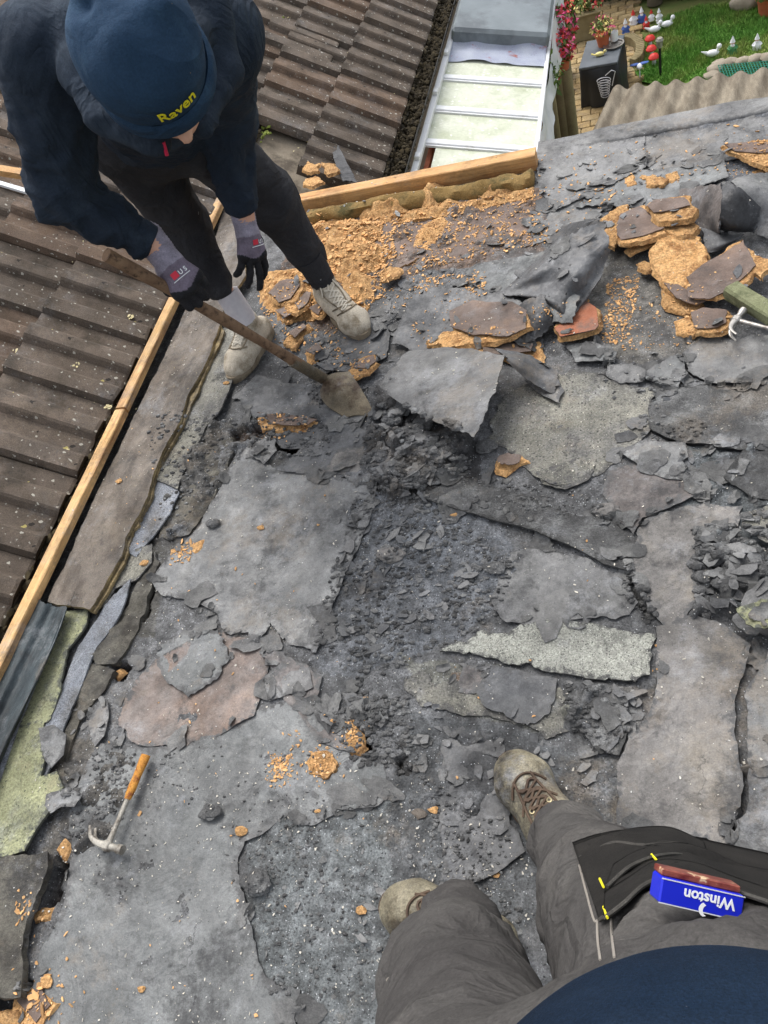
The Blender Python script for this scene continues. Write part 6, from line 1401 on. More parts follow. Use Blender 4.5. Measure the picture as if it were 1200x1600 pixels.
for k in range(48):
    a = 2 * math.pi * k / 48; pr.append(headc + hs * .115 * math.cos(a) + fu * .127 * math.sin(a))
V = []
for k, p in enumerate(pr):
    o_ = unit(p - headc)
    for (r, z) in [(-.004, -.024), (.004, -.026), (.008, -.018), (.0075, .000), (.006, .012), (.000, .018), (-.006, .012)]: V.append(p + o_ * r + hu * z)
q.add(V, [(k * 7 + j, k * 7 + j + 1, ((k + 1) % 48) * 7 + j + 1, ((k + 1) % 48) * 7 + j) for k in range(48) for j in range(6)])
q.build('rim', 'beanie', beanie)
def text_mesh(body, size, ext=.0004, bold=0.0):
    cu = bpy.data.curves.new('t', 'FONT'); cu.body = body; cu.size = size; cu.align_x = 'CENTER'; cu.extrude = ext; cu.offset = bold; cu.resolution_u = 3
    o = bpy.data.objects.new('t', cu); COL.objects.link(o); bpy.context.view_layer.update()
    me = bpy.data.meshes.new_from_object(o.evaluated_get(bpy.context.evaluated_depsgraph_get())); V = np.array([v.co[:] for v in me.vertices]); Fc = [tuple(p.vertices) for p in me.polygons]
    bpy.data.objects.remove(o); bpy.data.curves.remove(cu); return V, Fc
bt = BVHTree.FromPolygons([tuple(v) for v in np.array([w.co[:] for w in beanie.data.vertices]) + np.array(worker.location)], [tuple(p.vertices) for p in beanie.data.polygons])
tv, tf = text_mesh('Raven', .034, .0003, .0006)
ta = unit(dep(297, 199, 1.5) - headc); ta = ta - hu * (ta @ hu); ta = unit(ta); tang = np.cross(hu, ta); tang = tang if tang @ CX > 0 else -tang
W = []
for x, y, z in tv:
    th_ = x / .126; dr = ta * math.cos(th_) + tang * math.sin(th_); o_ = headc + hu * (.040 + y * 1.25) + dr * .4
    h_, n_, i_, d_ = bt.ray_cast(Vector(o_), Vector(-dr)); W.append((np.array(h_) if h_ else o_ - dr * .26) + dr * (.0022 + z))
mesh_obj('lettering', W, tf, 'yellow_thread', beanie, smooth=False)
# trainers
def trainer(ank, toe, parent, lab=None, w=.048, mat='trainer', sole='trainer_trim', lacem='lace', k=1.0):
    f_ = toe - ank; f_[2] = 0; f_ = unit(f_); s_ = np.cross(f_, [0, 0, 1]); g = np.array([ank[0], ank[1], toe[2] - .03]) ; L_ = np.linalg.norm((toe - ank)[:2])
    heel, ball, tip = g - f_ * .055, g + f_ * (L_ - .05), g + f_ * (L_ - .012)
    z = np.array([0, 0, 1.0])
    pr_ = [C(cone, heel + z * .05, g + f_ * .05 + z * .055, .040 * k, .042 * k), C(cone, g + f_ * .05 + z * .050, ball + z * .040, .044 * k, .042 * k, (s_, 1.12)), C(cone, ball + z * .038, tip + z * .032, .042 * k, .031 * k, (s_, 1.25)), C(cone, g - f_ * .01 + z * .06, ank + z * .0, .044, .046)]
    lo_, hi_ = bbox([heel, tip, ank, g], .09); V, Fc = surface_nets(lambda P: np.maximum(np.maximum(field(pr_, .03)(P), -(P[:, 2] - g[2] - .018)), (P[:, 2] - ank[2] - .004 + .02 * ((P - ank) @ f_) / .1)), lo_, hi_, .006); V = relax(V, Fc, 2); V = folds(V, Fc, .004, 30, 3)
    sh_ = mesh_obj('shoe', V, Fc.tolist(), mat, parent)
    q = MB(); ol = []
    for k_ in range(36):
        a = 2 * math.pi * k_ / 36; c_, s2 = math.cos(a), math.sin(a); m_ = (heel + tip) / 2; hl = np.linalg.norm(tip - heel) / 2 + .040
        wd = w * (1.08 if c_ > 0 else .86) * (1 - .12 * max(0, c_) ** 6); ol.append((m_ + f_ * hl * math.copysign(abs(c_) ** .8, c_), s_ * wd * math.copysign(abs(s2) ** .75, s2)))
    V = []
    for zz, e in [(.0, .97), (.006, 1.0), (.022, 1.0), (.028, .95)]: V += [p + s2 * e + np.array([0, 0, zz + low(p[0], p[1]) * 0]) for p, s2 in ol]
    q.add(V, [(l * 36 + k, l * 36 + (k + 1) % 36, (l + 1) * 36 + (k + 1) % 36, (l + 1) * 36 + k) for l in range(3) for k in range(36)] + [tuple(reversed(range(36))), tuple(range(108, 144))]); q.build('sole', sole, sh_)
    bv = BVHTree.FromPolygons([tuple(v) for v in V_of(sh_)], [tuple(p.vertices) for p in sh_.data.polygons])
    def drop(p): h_, n_, i_, d_ = bv.ray_cast(Vector(p + z * .3), Vector((0, 0, -1))); return np.array(h_) + z * .0025 if h_ else p
    q = MB(); nl = 5
    for k_ in range(nl):
        t = .045 + (L_ - .125) * k_ / (nl - 1) ; e = .021
        a = [drop(g + f_ * (t + .008 * math.sin(u * 3)) + s_ * e * u) for u in np.linspace(-1, 1, 7)]; q.tube(a, .0032, 6)
        if k_ < nl - 1:
            t2 = .045 + (L_ - .125) * (k_ + 1) / (nl - 1)
            for sg in (-1, 1): q.tube([drop(g + f_ * (t + (t2 - t) * u) + s_ * e * sg * (1 - 2 * u)) for u in np.linspace(0, 1, 6)], .0030, 6)
    for sg in (-1, 1): q.tube(catmull([drop(g + f_ * .04), drop(g + f_ * .03 + s_ * .02 * sg) + z * .008, drop(g + f_ * .05 + s_ * .036 * sg)], 8), .003, 6)
    q.build('lace', lacem, sh_)
    q = MB()                                           # stitched overlays: toe cap seam and side panels
    for t in (L_ - .055, L_ - .095):
        q.tube([drop(g + f_ * (t - .03 * u * u) + s_ * .040 * u) for u in np.linspace(-1, 1, 13)], .0028, 6)
    for sg in (-1, 1):
        q.tube([drop(g + f_ * t + s_ * sg * (.026 + .006 * math.sin(t * 30))) for t in np.linspace(.03, L_ - .06, 12)], .0028, 6)
    q.build('overlay', sole, sh_)
    return sh_, drop, g, f_, s_, L_
def V_of(o):
    r = o
    while r.parent: r = r.parent
    return np.array([v.co[:] for v in o.data.vertices]) + np.array(r.location)
trainer(ank_r, toe_r, worker); trainer(ank_l, toe_l, worker)
# gloves: a palm, four unequal fingers, a thumb
def glove(wrist, along, dorsal, curl, thumb_side, parent, span=.0, scale=1.0, thumb=(.3, .5)):
    y = unit(along); z = unit(dorsal - y * (np.asarray(dorsal) @ y)); x = np.cross(y, z) * thumb_side    # x = towards the thumb
    def W_(p): return wrist + scale * (x * p[0] + y * p[1] + z * p[2])
    pr_ = [C(cone, W_((.012, .035, 0)), W_((.026, .088, 0)), .021 * scale, .017 * scale), C(cone, W_((-.008, .035, 0)), W_((-.028, .082, 0)), .021 * scale, .016 * scale), C(cone, W_((0, .03, 0)), W_((0, .09, .002)), .022 * scale, .018 * scale),
           C(cone, W_((0, -.040, 0)), W_((0, .03, 0)), .034 * scale, .030 * scale, (z, .85))]
    fin = []
    for i, (bx_, by_, ls) in enumerate([(.030, .088, (.042, .026, .022)), (.010, .094, (.046, .030, .023)), (-.010, .090, (.043, .028, .022)), (-.029, .080, (.034, .022, .020))]):
        p = np.array([bx_, by_, 0.0]); a = 0.0; sp = (bx_ * span); c_ = curl[i]
        rr = [.0105, .0098, .0092, .0085]
        for j, l in enumerate(ls):
            a += c_[j]; d_ = np.array([sp * (1 if j == 0 else .4), math.cos(a), -math.sin(a)]); d_ /= np.linalg.norm(d_); q_ = p + d_ * l
            fin.append(C(cone, W_(p), W_(q_), rr[j] * scale, rr[j + 1] * scale)); p = q_
    t0, t1 = np.array([.022, .030, -.006]), np.array([.045, .062, -.014 - .03 * thumb[0]]); t2 = t1 + np.array([.010 - .03 * thumb[1], .032, -.02 * thumb[1] - .004]); t3 = t2 + np.array([-.002 - .02 * thumb[1], .024, -.016 * thumb[1]])
    th_ = [C(cone, W_(t0), W_(t1), .016 * scale, .0125 * scale), C(cone, W_(t1), W_(t2), .0125 * scale, .011 * scale), C(cone, W_(t2), W_(t3), .011 * scale, .009 * scale)]
    def f(P):
        d = field(pr_, .012)(P)
        for e in fin: d = smin(d, e(P), .005)
        for e in th_: d = smin(d, e(P), .007)
        return d
    lo_, hi_ = bbox([wrist + y * .06], .155); V, Fc = surface_nets(f, lo_, hi_, .0036); V = relax(V, Fc, 1)
    t = ((V - wrist) @ y) / scale; N_ = normals(V, Fc); xx = ((V - wrist) @ x) / scale
    V = V + N_ * (.0012 * ridged(V * 60, 2, 3) + .0012 * np.sin(t * 900) * (t < .015))[:, None]
    dz = ((V - wrist) @ z) / scale
    edge = .084 + .010 * np.cos(xx * 60)
    col = np.where((t < .036)[:, None], np.array(lin((168, 162, 178))), np.where(((t < edge) & (dz > -.012))[:, None], np.array(lin((132, 122, 138))), np.array(lin((42, 42, 46)))))
    g = mesh_obj('glove', V, Fc.tolist(), 'glove', parent, tint=col)
    bv = BVHTree.FromPolygons([tuple(v) for v in V], [tuple(q) for q in Fc.tolist()])
    def on(px_, py_):
        o_ = W_((px_, py_, .12)); h_, n_, i_, d_ = bv.ray_cast(Vector(o_), Vector(-z)); return (np.array(h_) if h_ else W_((px_, py_, .02))) + z * .0012
    return g, on, W_
gr, on_r, _w = glove(wr_r + unit(hand_r - wr_r) * .015, hand_r - wr_r, -CZ * .9 - CX * .25 + CY * -.2, [(.75, 1.1, .8), (.85, 1.2, .8), (.9, 1.2, .8), (.9, 1.2, .8)], 1, worker, thumb=(1.0, 1.2), scale=1.22)
gl, on_l, _w = glove(wr_l + unit(hand_l - wr_l) * .015, hand_l - wr_l, -CZ * .8 + CX * .45 - CY * .1, [(.35, .35, .25), (.18, .2, .2), (.3, .3, .2), (.45, .4, .3)], -1, worker, span=6, thumb=(.6, .3), scale=1.15)
def print_on(on, parent, cx, cy, sx, flip):
    # red badge and pale marks printed across the back of the glove
    V = []; n = 6
    for i in range(n + 1):
        for j in range(n + 1): V.append(on(cx + flip * (-.010 + .016 * i / n), cy + sx * (-.006 + .014 * j / n)))
    mesh_obj('badge', V, [(i * (n + 1) + j, (i + 1) * (n + 1) + j, (i + 1) * (n + 1) + j + 1, i * (n + 1) + j + 1) for i in range(n) for j in range(n)], 'logo_red', parent)
    tv, tf = text_mesh('U S', .014, 0, .0003); W = [on(cx - flip * .022 + x * -flip, cy + sx * (-.005 + y)) for x, y, z in tv]; mesh_obj('print', W, tf, 'white', parent, smooth=False)
    q = MB(); q.tube([on(cx + flip * (.010 - .044 * t), cy - sx * .010) for t in np.linspace(0, 1, 9)], .0012, 4); q.build('print_line', 'white', parent)
print_on(on_r, gr, .008, .058, -1, 1); print_on(on_l, gl, .004, .055, -1, -1)

# ---- the photographer: standing below the lens
pa_r, pa_l = at(880, 1312, .12), at(718, 1444, .12)
pt_r, pt_l = at(798, 1192, .035), at(612, 1414, .035)
pk_r, pk_l = at(965, 1420, .50), at(712, 1540, .48)
ph_r, ph_l = np.array([.07, -.02, .87]), np.array([-.13, -.10, .87])
pp = (ph_r + ph_l) / 2
bel = np.array([.045, -.103, .98]); pch = np.array([.03, -.20, 1.22]); pne = np.array([.03, -.26, 1.44]); phd = np.array([.03, -.20, 1.62])
print('PHOTOG', [round(float(np.linalg.norm(a - b)), 3) for a, b in ((ph_r, pk_r), (pk_r, pa_r), (ph_l, pk_l), (pk_l, pa_l))], pk_r.round(2), pk_l.round(2), pa_r.round(2), pa_l.round(2))
ps = unit(ph_r - ph_l); pf = np.array([-ps[1], ps[0], 0])
ps_r, ps_l = pch + ps * .19 + [0, 0, .10], pch - ps * .19 + [0, 0, .10]
pe_r, pe_l = ps_r + ps * .16 - pf * .12 - [0, 0, .22], ps_l - ps * .16 - pf * .12 - [0, 0, .22]
pb = [C(cone, pp, bel, .13, .15), C(cone, bel, pch, .15, .13), C(cone, pch, pne, .12, .06), C(cone, pne, phd, .055, .06), C(ell, phd, [ps, pf, [0, 0, 1]], (.075, .095, .115)), C(ell, phd + pf * .098 - [0, 0, .015], [ps, pf, [0, 0, 1]], (.014, .02, .024)), C(ell, phd + ps * .078, [ps, pf, [0, 0, 1]], (.012, .02, .03)), C(ell, phd - ps * .078, [ps, pf, [0, 0, 1]], (.012, .02, .03)), C(cone, ps_r, ps_l, .06, .06), C(cone, ps_r, pe_r, .05, .04), C(cone, ps_l, pe_l, .05, .04), C(cone, pe_r, pe_r + [.02, .02, -.26], .04, .03), C(cone, pe_l, pe_l + [-.02, .02, -.26], .04, .03)]
for h_, k_, a_ in ((ph_r, pk_r, pa_r), (ph_l, pk_l, pa_l)): pb += [C(cone, h_, k_, .085, .055), C(cone, k_, a_, .055, .038)]
for a_, t_ in ((pa_r, pt_r), (pa_l, pt_l)): pb += [C(cone, a_ - [0, 0, .06], t_ * .5 + a_ * .5 - [0, 0, .05], .03, .03)]
for e_, sg in ((pe_r, 1), (pe_l, -1)):
    w_ = e_ + [.02 * sg, .02, -.26]; pb.append(C(cone, w_, w_ + [0, .01, -.08], .03, .036))
    for k in range(4): pb.append(C(cone, w_ + [0, .012 - .018 * k + .02, -.09], w_ + [0, .012 - .020 * k + .02, -.165 - (.01 if k in (1, 2) else 0)], .010, .008))
    pb.append(C(cone, w_ + [0, .03, -.04], w_ + [0, .055, -.10], .014, .010))
lo_, hi_ = bbox([pp, bel, phd, pe_r, pe_l, pe_r - [0, 0, .46], pe_l - [0, 0, .46], pk_r, pk_l, pa_r, pa_l, pt_r, pt_l], .17)
V, Fc = grow(pb, .025, lo_, hi_, .014)
fh = phd + pf * .088
photo = mesh_obj('person', V, Fc.tolist(), 'skin', label='person in grey work trousers and dark blue T-shirt seen from above, boots on the felt', cat='person')
tp_p = [C(cone, ph_r, ph_l, .135, .135), C(cone, ph_r + pf * .02, pk_r, .135, .094), C(cone, pk_r, pa_r + [.012, -.012, .05], .090, .056), C(cone, ph_l + pf * .0, pk_l, .125, .090), C(cone, pk_l, pa_l + [.012, -.012, .05], .088, .064), C(cone, pp, bel - [0, 0, .04], .15, .16)]
lo_, hi_ = bbox([pp, bel, ph_r, ph_l, pk_r, pk_l, pa_r, pa_l], .2)
V, Fc = grow(tp_p, .022, lo_, hi_, .0095, 3)
V = folds(V, Fc, .010, 6, 26); V = folds(V, Fc, .020, 15, 25, (1, 1, .8), [pk_r, pk_l, pa_r + [0, 0, .05], pa_l + [0, 0, .08], ph_r + pf * .1, ph_l], .15)
q = MB(); hv, hf = ico(4); hk = hv[:, 2] > -.25 + .9 * np.clip(hv @ pf, 0, 1); hm = -np.ones(len(hv), int); hm[hk] = np.arange(hk.sum()); q.add(phd + (hv[hk] @ np.diag([1, 1, 1])) * np.array([.084, .104, .124]), [tuple(int(hm[i]) for i in f) for f in hf if all(hk[i] for i in f)]); q.build('hair', 'hair', photo)
trs = mesh_obj('trousers', V, Fc.tolist(), 'grey_cloth', photo)
tb = BVHTree.FromPolygons([tuple(v) for v in V], [tuple(q) for q in Fc.tolist()])
def onto(u, v, lift=.004):
    r = ray(u, v); r = r / np.linalg.norm(r); h_, n_, i_, d_ = tb.ray_cast(Vector(EYE), Vector(r))
    return np.array(h_) + np.array(n_) * lift if h_ else None
ts_p = [C(ell, bel + [0, 0, .0], [ps, pf, [0, 0, 1]], (.200, .180, .19)), C(cone, bel, pch, .19, .165), C(cone, pch, pne, .15, .075), C(cone, ps_r, ps_l, .085, .085), C(cone, ps_r, pe_r * .6 + ps_r * .4, .075, .07), C(cone, ps_l, pe_l * .6 + ps_l * .4, .075, .07), C(cone, bel - [0, 0, .1], bel, .17, .18)]
lo_, hi_ = bbox([bel, pch, pne, ps_r, ps_l, pe_r, pe_l], .25)
V, Fc = grow(ts_p, .06, lo_, hi_, .012, 3); V = folds(V, Fc, .006, 7, 35)
mesh_obj('t_shirt', V, Fc.tolist(), 'tshirt', photo)
for a_, t_ in ((pa_r, pt_r), (pa_l, pt_l)):
    so, drop, g, f_, s_, L_ = trainer(a_, t_, photo, w=.052, k=1.08, mat='boot', sole='boot_dark', lacem='boot_dark')
    for k in range(3):
        for sg in (-1, 1):
            c = drop(g + f_ * (.030 + .024 * k) + s_ * .020 * sg); q = MB(); q.tube([c + .0045 * np.array([math.cos(a), math.sin(a), 0]) for a in np.linspace(0, 2 * math.pi, 13)], .0014, 5); q.build('eyelet', 'brass', so)
for a_, k_, r_2 in ((pa_r, pk_r, .060), (pa_l, pk_l, .068)):
    c = a_ + np.array([.012, -.012, .05]); d_ = unit(c - k_); x_ = unit(np.cross(d_, [1, .2, .3])); y_ = np.cross(d_, x_); q = MB(); cc0 = c + d_ * .030
    q.tube([cc0 + (x_ * math.cos(t) + y_ * math.sin(t)) * r_2 * (.86 + .05 * math.sin(3 * t)) for t in np.linspace(0, 2 * math.pi, 41)], .006, 7, cap=False); q.build('hem', 'grey_cloth', trs)
# tool pouch draped over the thigh: three overlapping black flaps with yellow bar tacks
def onto_d(u, v, lift):
    r = ray(u, v); h_, n_, i_, d_ = tb.ray_cast(Vector(EYE), Vector(r / np.linalg.norm(r)))
    return dep(u, v, float((np.array(h_) - EYE) @ CZ) - lift) if h_ else None
def drape(rows, name, mat, th, seed, parent, lift, nu=60, nv=16, amp=.003):
    A = np.stack([catmull(np.array(r, float), nu) for r in rows]); S = np.stack([catmull(A[:, j], nv) for j in range(nu)], axis=1); P = np.zeros((nv, nu, 3)); ok = np.zeros((nv, nu), bool)
    for i in range(nv):
        for j in range(nu):
            q_ = onto_d(S[i, j, 0], S[i, j, 1], lift)
            if q_ is not None: P[i, j] = q_; ok[i, j] = True
    # where the cloth hangs clear of the leg it keeps the last depth it had
    for i in range(nv):
        last = None
        for j in range(nu):
            if ok[i, j]: last = (P[i, j] - EYE) @ CZ
            elif last is not None: P[i, j] = dep(S[i, j, 0], S[i, j, 1], last)
        last = None
        for j in range(nu - 1, -1, -1):
            if ok[i, j]: last = (P[i, j] - EYE) @ CZ
            elif last is not None and not P[i, j].any(): P[i, j] = dep(S[i, j, 0], S[i, j, 1], last)
    bad = ~P.any(axis=2)
    for i in range(nv):
        for j in range(nu):
            if bad[i, j]: P[i, j] = dep(S[i, j, 0], S[i, j, 1], 1.0)
    D_ = (P - EYE) @ CZ; D0 = np.where(ok, D_, 9.0)
    for _ in range(14):
        D2 = D_.copy(); D2[1:-1] = (D_[1:-1] * 2 + D_[:-2] + D_[2:]) / 4; D2[:, 1:-1] = (D2[:, 1:-1] * 2 + D2[:, :-2] + D2[:, 2:]) / 4; D_ = np.minimum(D2, D0)
    for i in range(nv):
        for j in range(nu): P[i, j] = dep(S[i, j, 0], S[i, j, 1], D_[i, j] + amp * vnoise(np.array([[j * .16, i * .3, seed]]), seed)[0])
    dn = np.array([0, 0, -1.0]) * th; top = P.reshape(-1, 3); bot = top + CZ * th; n = len(top); Fc = []
    for i in range(nv - 1):
        for j in range(nu - 1): a = (i * nu + j, (i + 1) * nu + j, (i + 1) * nu + j + 1, i * nu + j + 1); Fc += [a, tuple(n + w for w in reversed(a))]
    ring = [j for j in range(nu)] + [i * nu + nu - 1 for i in range(1, nv)] + [(nv - 1) * nu + j for j in range(nu - 2, -1, -1)] + [i * nu for i in range(nv - 2, 0, -1)]
    for a, b in zip(ring, ring[1:] + ring[:1]): Fc.append((a, b, n + b, n + a))
    o = mesh_obj(name, np.r_[top, bot], Fc, mat, parent)
    q = MB(); q.tube(P[-1] - CZ * .001, .0022, 6); q.tube(P[-2] - CZ * .0012, .0007, 4); q.build('binding', 'binding', o)
    return o, P
pch_o, P1 = drape([[(895, 1318), (930, 1306), (975, 1298), (1040, 1296), (1100, 1312), (1210, 1336)], [(906, 1350), (950, 1334), (1000, 1326), (1060, 1332), (1120, 1350), (1210, 1372)], [(924, 1400), (960, 1382), (1010, 1362), (1070, 1360), (1130, 1376), (1210, 1398)], [(936, 1437), (968, 1415), (1010, 1382), (1060, 1366), (1130, 1385), (1210, 1410)]], 'pouch', 'pouch', .004, 3, photo, .012)
drape([[(897, 1322), (930, 1310), (960, 1302), (1000, 1294), (1050, 1294), (1100, 1315)], [(905, 1340), (930, 1328), (960, 1316), (1000, 1320), (1050, 1318), (1104, 1330)]], 'pocket_flap', 'pouch', .004, 4, photo, .022, 40, 8)
drape([[(960, 1352), (1000, 1330), (1060, 1318), (1110, 1330), (1160, 1352), (1210, 1362)], [(948, 1385), (990, 1350), (1050, 1334), (1110, 1350), (1160, 1368), (1210, 1378)]], 'pocket_flap', 'pouch', .004, 6, photo, .026, 50, 8)
drape([[(946, 1396), (985, 1372), (1030, 1346), (1090, 1350), (1150, 1372), (1210, 1392)], [(944, 1434), (975, 1410), (1010, 1380), (1060, 1366), (1130, 1386), (1210, 1412)]], 'pocket_flap', 'pouch', .004, 8, photo, .030, 50, 8)
for (u, v, u2, v2) in [(937, 1373, 943, 1386), (1018, 1335, 1026, 1344), (943, 1417, 949, 1434), (1142, 1350, 1156, 1362)]:
    a_, b_ = onto_d(u, v, .032), onto_d(u2, v2, .032)
    if a_ is None or b_ is None: continue
    q = MB(); q.tube([a_, (a_ + b_) / 2, b_], .0013, 6); q.build('bar_tack', 'yellow_thread', photo)
q = MB()
for pts in [[(905, 1352), (915, 1390), (928, 1437), (934, 1438)], [(933, 1440), (934, 1470), (938, 1500)], [(955, 1436), (956, 1462), (960, 1496)]]:
    w = [onto_d(*p, .0015) for p in catmull(np.array(pts, float), 14)]; w = [p for p in w if p is not None]
    if len(w) > 2: q.tube(w, .0013, 5)
if q.V: q.build('seam', 'seam', photo)
# cigarette packet standing in the pouch
dpk = float((onto(1099, 1408, 0.0) - EYE) @ CZ) - .036
fp = dep(1097, 1406, dpk); ex = unit(dep(1163, 1419, dpk) - dep(1033, 1389, dpk)); rh = unit(fp - EYE); pn = unit(-rh + .20 * unit(CY - rh * (CY @ rh))); pn = unit(pn - ex * (pn @ ex)); ey = np.cross(pn, ex)     # ex along the lid edge, pn towards the lens
Lk = float(np.linalg.norm(dep(1163, 1419, dpk) - dep(1033, 1389, dpk))); pc_ = fp - pn * .0112; print('PACK', Lk, dpk)
ck = empty('cigarette_packet', pc_, 'blue and red cigarette packet tucked into the black pocket flaps', 'cigarette packet')
q = MB(); q.box(pc_, (Lk, .021, .022), [ex, ey, pn], .0015); q.build('packet', 'pack_blue', ck)
up_ = ey if ey @ CY < 0 else -ey
q = MB(); q.box(pc_ + up_ * .0135 - pn * .004, (Lk * .96, .006, .018), [ex, ey, pn], .001); q.build('picture_panel', 'pack_red', ck)
q = MB(); 
for sg in (-1, 1): q.box(pc_ + ey * .0098 * sg + pn * .0112, (Lk, .0008, .0006), [ex, ey, pn])
q.build('packet_edge', 'logo_grey', ck)
tv, tf = text_mesh('Winston', .0128, .0002, .0003)
W = [pc_ + pn * (.0114 + z) - ex * (x - .006) - up_ * (y - .0058) for x, y, z in tv]
# the word reads upside down in the picture: its baseline lies towards the worker
mesh_obj('lettering', W, tf, 'white', ck, smooth=False)
q = MB(); V = []
for k in range(9):
    a = -1.1 + 2.4 * k / 8; V += [(.006 * math.cos(a), .006 * math.sin(a)), (.0045 * math.cos(a) - .0022, .0045 * math.sin(a) + .0005)]
cc_ = pc_ + pn * .0116 + ex * .004 - up_ * .0072
q.add([cc_ - ex * a - up_ * b for a, b in V], [(2 * k, 2 * k + 1, 2 * k + 3, 2 * k + 2) for k in range(8)]); q.build('emblem', 'white', ck, smooth=False)

# ================================================================== LITTER
gbv = BVHTree.FromPolygons([tuple(v) for v in np.concatenate(GV)], GF)
def rest(x, y):
    h_, n_, i_, d_ = gbv.ray_cast(Vector((x, y, .4)), Vector((0, 0, -1)))
    return (np.array(h_), np.array(n_)) if h_ is not None else (None, None)
def scatter(name, mat, spots, kind='stuff', flat=.35, label=None, cat='litter', seed=1, blob=False, facet=False):
    r = np.random.default_rng(seed); q = MB()
    for px, n, s0, s1, el_ in spots:
        if len(px) == 3 and not hasattr(px[0], '__len__'):
            u, v, rad = px; c = at(u, v)[:2]; P = c + r.normal(0, rad, (n, 2))
        else:
            poly = np.array([at(u, v)[:2] for u, v in px]); P = []
            while len(P) < n:
                t = r.uniform(poly.min(0), poly.max(0), (n * 3, 2)); P += list(t[inside(t, poly)])
            P = np.array(P[:n])
            keep = fbm(P * 9, 3, seed) > -.28 if el_ != 9 else np.ones(len(P), bool); P = P[keep]
        for x, y in P:
            if y > 3.02 or x < -1.8: continue
            p, n_ = rest(x, y)
            if p is None: continue
            s = s0 + (s1 - s0) * r.random() ** 2.2
            if blob: q.blob(p + [0, 0, s * .2], s, int(r.integers(0, 999)), 1, .5, (r.uniform(.7, 1.3), r.uniform(.5, 1), r.uniform(.35, .7)))
            else:
                a = r.uniform(0, 6.28); l_, w_ = s * r.uniform(.8, 1.6), s * r.uniform(.35, .9); t1 = np.array([math.cos(a), math.sin(a), r.normal(0, .25)]); t2 = np.array([-math.sin(a), math.cos(a), r.normal(0, .25)])
                k = int(r.integers(6, 9)); an = (np.arange(k) + r.uniform(-.35, .35, k)) * 6.283 / k; c = p + np.array([0, 0, .001 + s * .12]); up = np.array([0, 0, s * flat * .5])
                ring_ = [c + t1 * l_ * math.cos(b) + t2 * w_ * math.sin(b) * (1 if not flat < .2 else 1) for b in an]; rj = r.uniform(.55, 1.15, len(ring_)); ring_ = [c + (w - c) * g_ for w, g_ in zip(ring_, rj)]
                V = [w + up for w in ring_] + [w - up for w in ring_]; k = int(k); q.add(V, [tuple(range(k)), tuple(range(2 * k - 1, k - 1, -1))] + [(i, i + k, (i + 1) % k + k, (i + 1) % k) for i in range(k)])
    return q.build(name, mat, label=label, cat=cat, kind=kind, smooth=blob and not facet)
scatter('wood_chips', 'chips', [
 ([(560, 350), (838, 300), (860, 380), (720, 410), (600, 440)], 1500, .0020, .008, 1), ([(476, 350), (620, 345), (620, 440), (560, 500), (470, 420)], 1300, .003, .012, 1), ([(400, 440), (520, 420), (560, 560), (420, 560)], 450, .002, .009, 1),
 ([(800, 330), (960, 240), (960, 330), (860, 380)], 160, .002, .008, 1), ([(950, 440), (1000, 430), (985, 530), (940, 540)], 500, .0015, .006, 1), ([(960, 460), (1100, 460), (1110, 540), (960, 550)], 180, .0015, .006, 1),
 ([(660, 430), (760, 430), (760, 470), (650, 460)], 260, .002, .008, 1), ([(640, 505), (760, 530), (850, 560), (640, 550)], 90, .002, .007, 1), ([(600, 440), (660, 420), (700, 470), (590, 500)], 120, .002, .008, 1),
 ((504, 1192, .022), 160, .0015, .004, 1), ((440, 1206, .018), 120, .0015, .005, 1), ((438, 1195, .012), 50, .002, .005, 1), ((460, 1165, .015), 16, .002, .006, 1), ((545, 1150, .02), 40, .002, .006, 1), ((290, 868, .02), 60, .002, .007, 1),
 ((440, 668, .05), 40, .002, .008, 1), ((550, 570, .05), 60, .002, .007, 1), ((860, 515, .03), 40, .002, .006, 1), ((1180, 255, .08), 180, .002, .008, 1), ((700, 485, .04), 30, .002, .007, 1), ((50, 1430, .02), 40, .002, .006, 1), ((70, 1560, .04), 60, .002, .010, 1),
 ([(840, 230), (1200, 190), (1200, 300), (840, 330)], 110, .002, .007, 9), ([(200, 680), (1100, 800), (1000, 1300), (150, 1500)], 70, .002, .006, 9), ([(80, 1520), (420, 1500), (420, 1620), (80, 1620)], 10, .002, .006, 9)], seed=5, label='orange wood chips and sawdust strewn over the roof')
for i, (u, v, s, lab) in enumerate([(410, 828, .011, 'yellow chip on the upper part of the largest smooth sheet'), (232, 887, .014, 'yellow chip just below the kerb strip on the black rim'), (199, 767, .012, 'yellow chip lying on the weathered kerb board'), (380, 1300, .014, 'round yellow chip beside the cracks right of the hammer'), (678, 1266, .010, 'orange chip left of the upright boot'), (358, 606, .010, 'orange chip below the worker\'s standing shoe'), (710, 806, .010, 'yellow chip beside the long lifted edge'), (499, 1270, .006, 'small yellow chip at the scalloped lower edge of a felt sheet'), (75, 1535, .014, 'long yellow chip near the bottom left corner'), (1138, 512, .008, 'orange chip under the reddish fragment'), (566, 1424, .010, 'slim yellow chip left of the sideways boot'), (222, 1545, .008, 'yellow smear-like chip on the lower bluish sheet'), (655, 1272, .014, 'pale stone chip by the dark felt near the boot'), (776, 1368, .006, 'yellow chip between the two boots')]):
    p, n_ = rest(*at(u, v)[:2])
    if p is None: continue
    q = MB(); q.blob(p + [0, 0, .003], s, i * 3 + 1, 2, .6, (1.2, .8, .35)); q.build('wood_chip', 'chip' if 'pale' not in lab else 'board_weathered', label=lab, cat='wood chip', smooth=False)
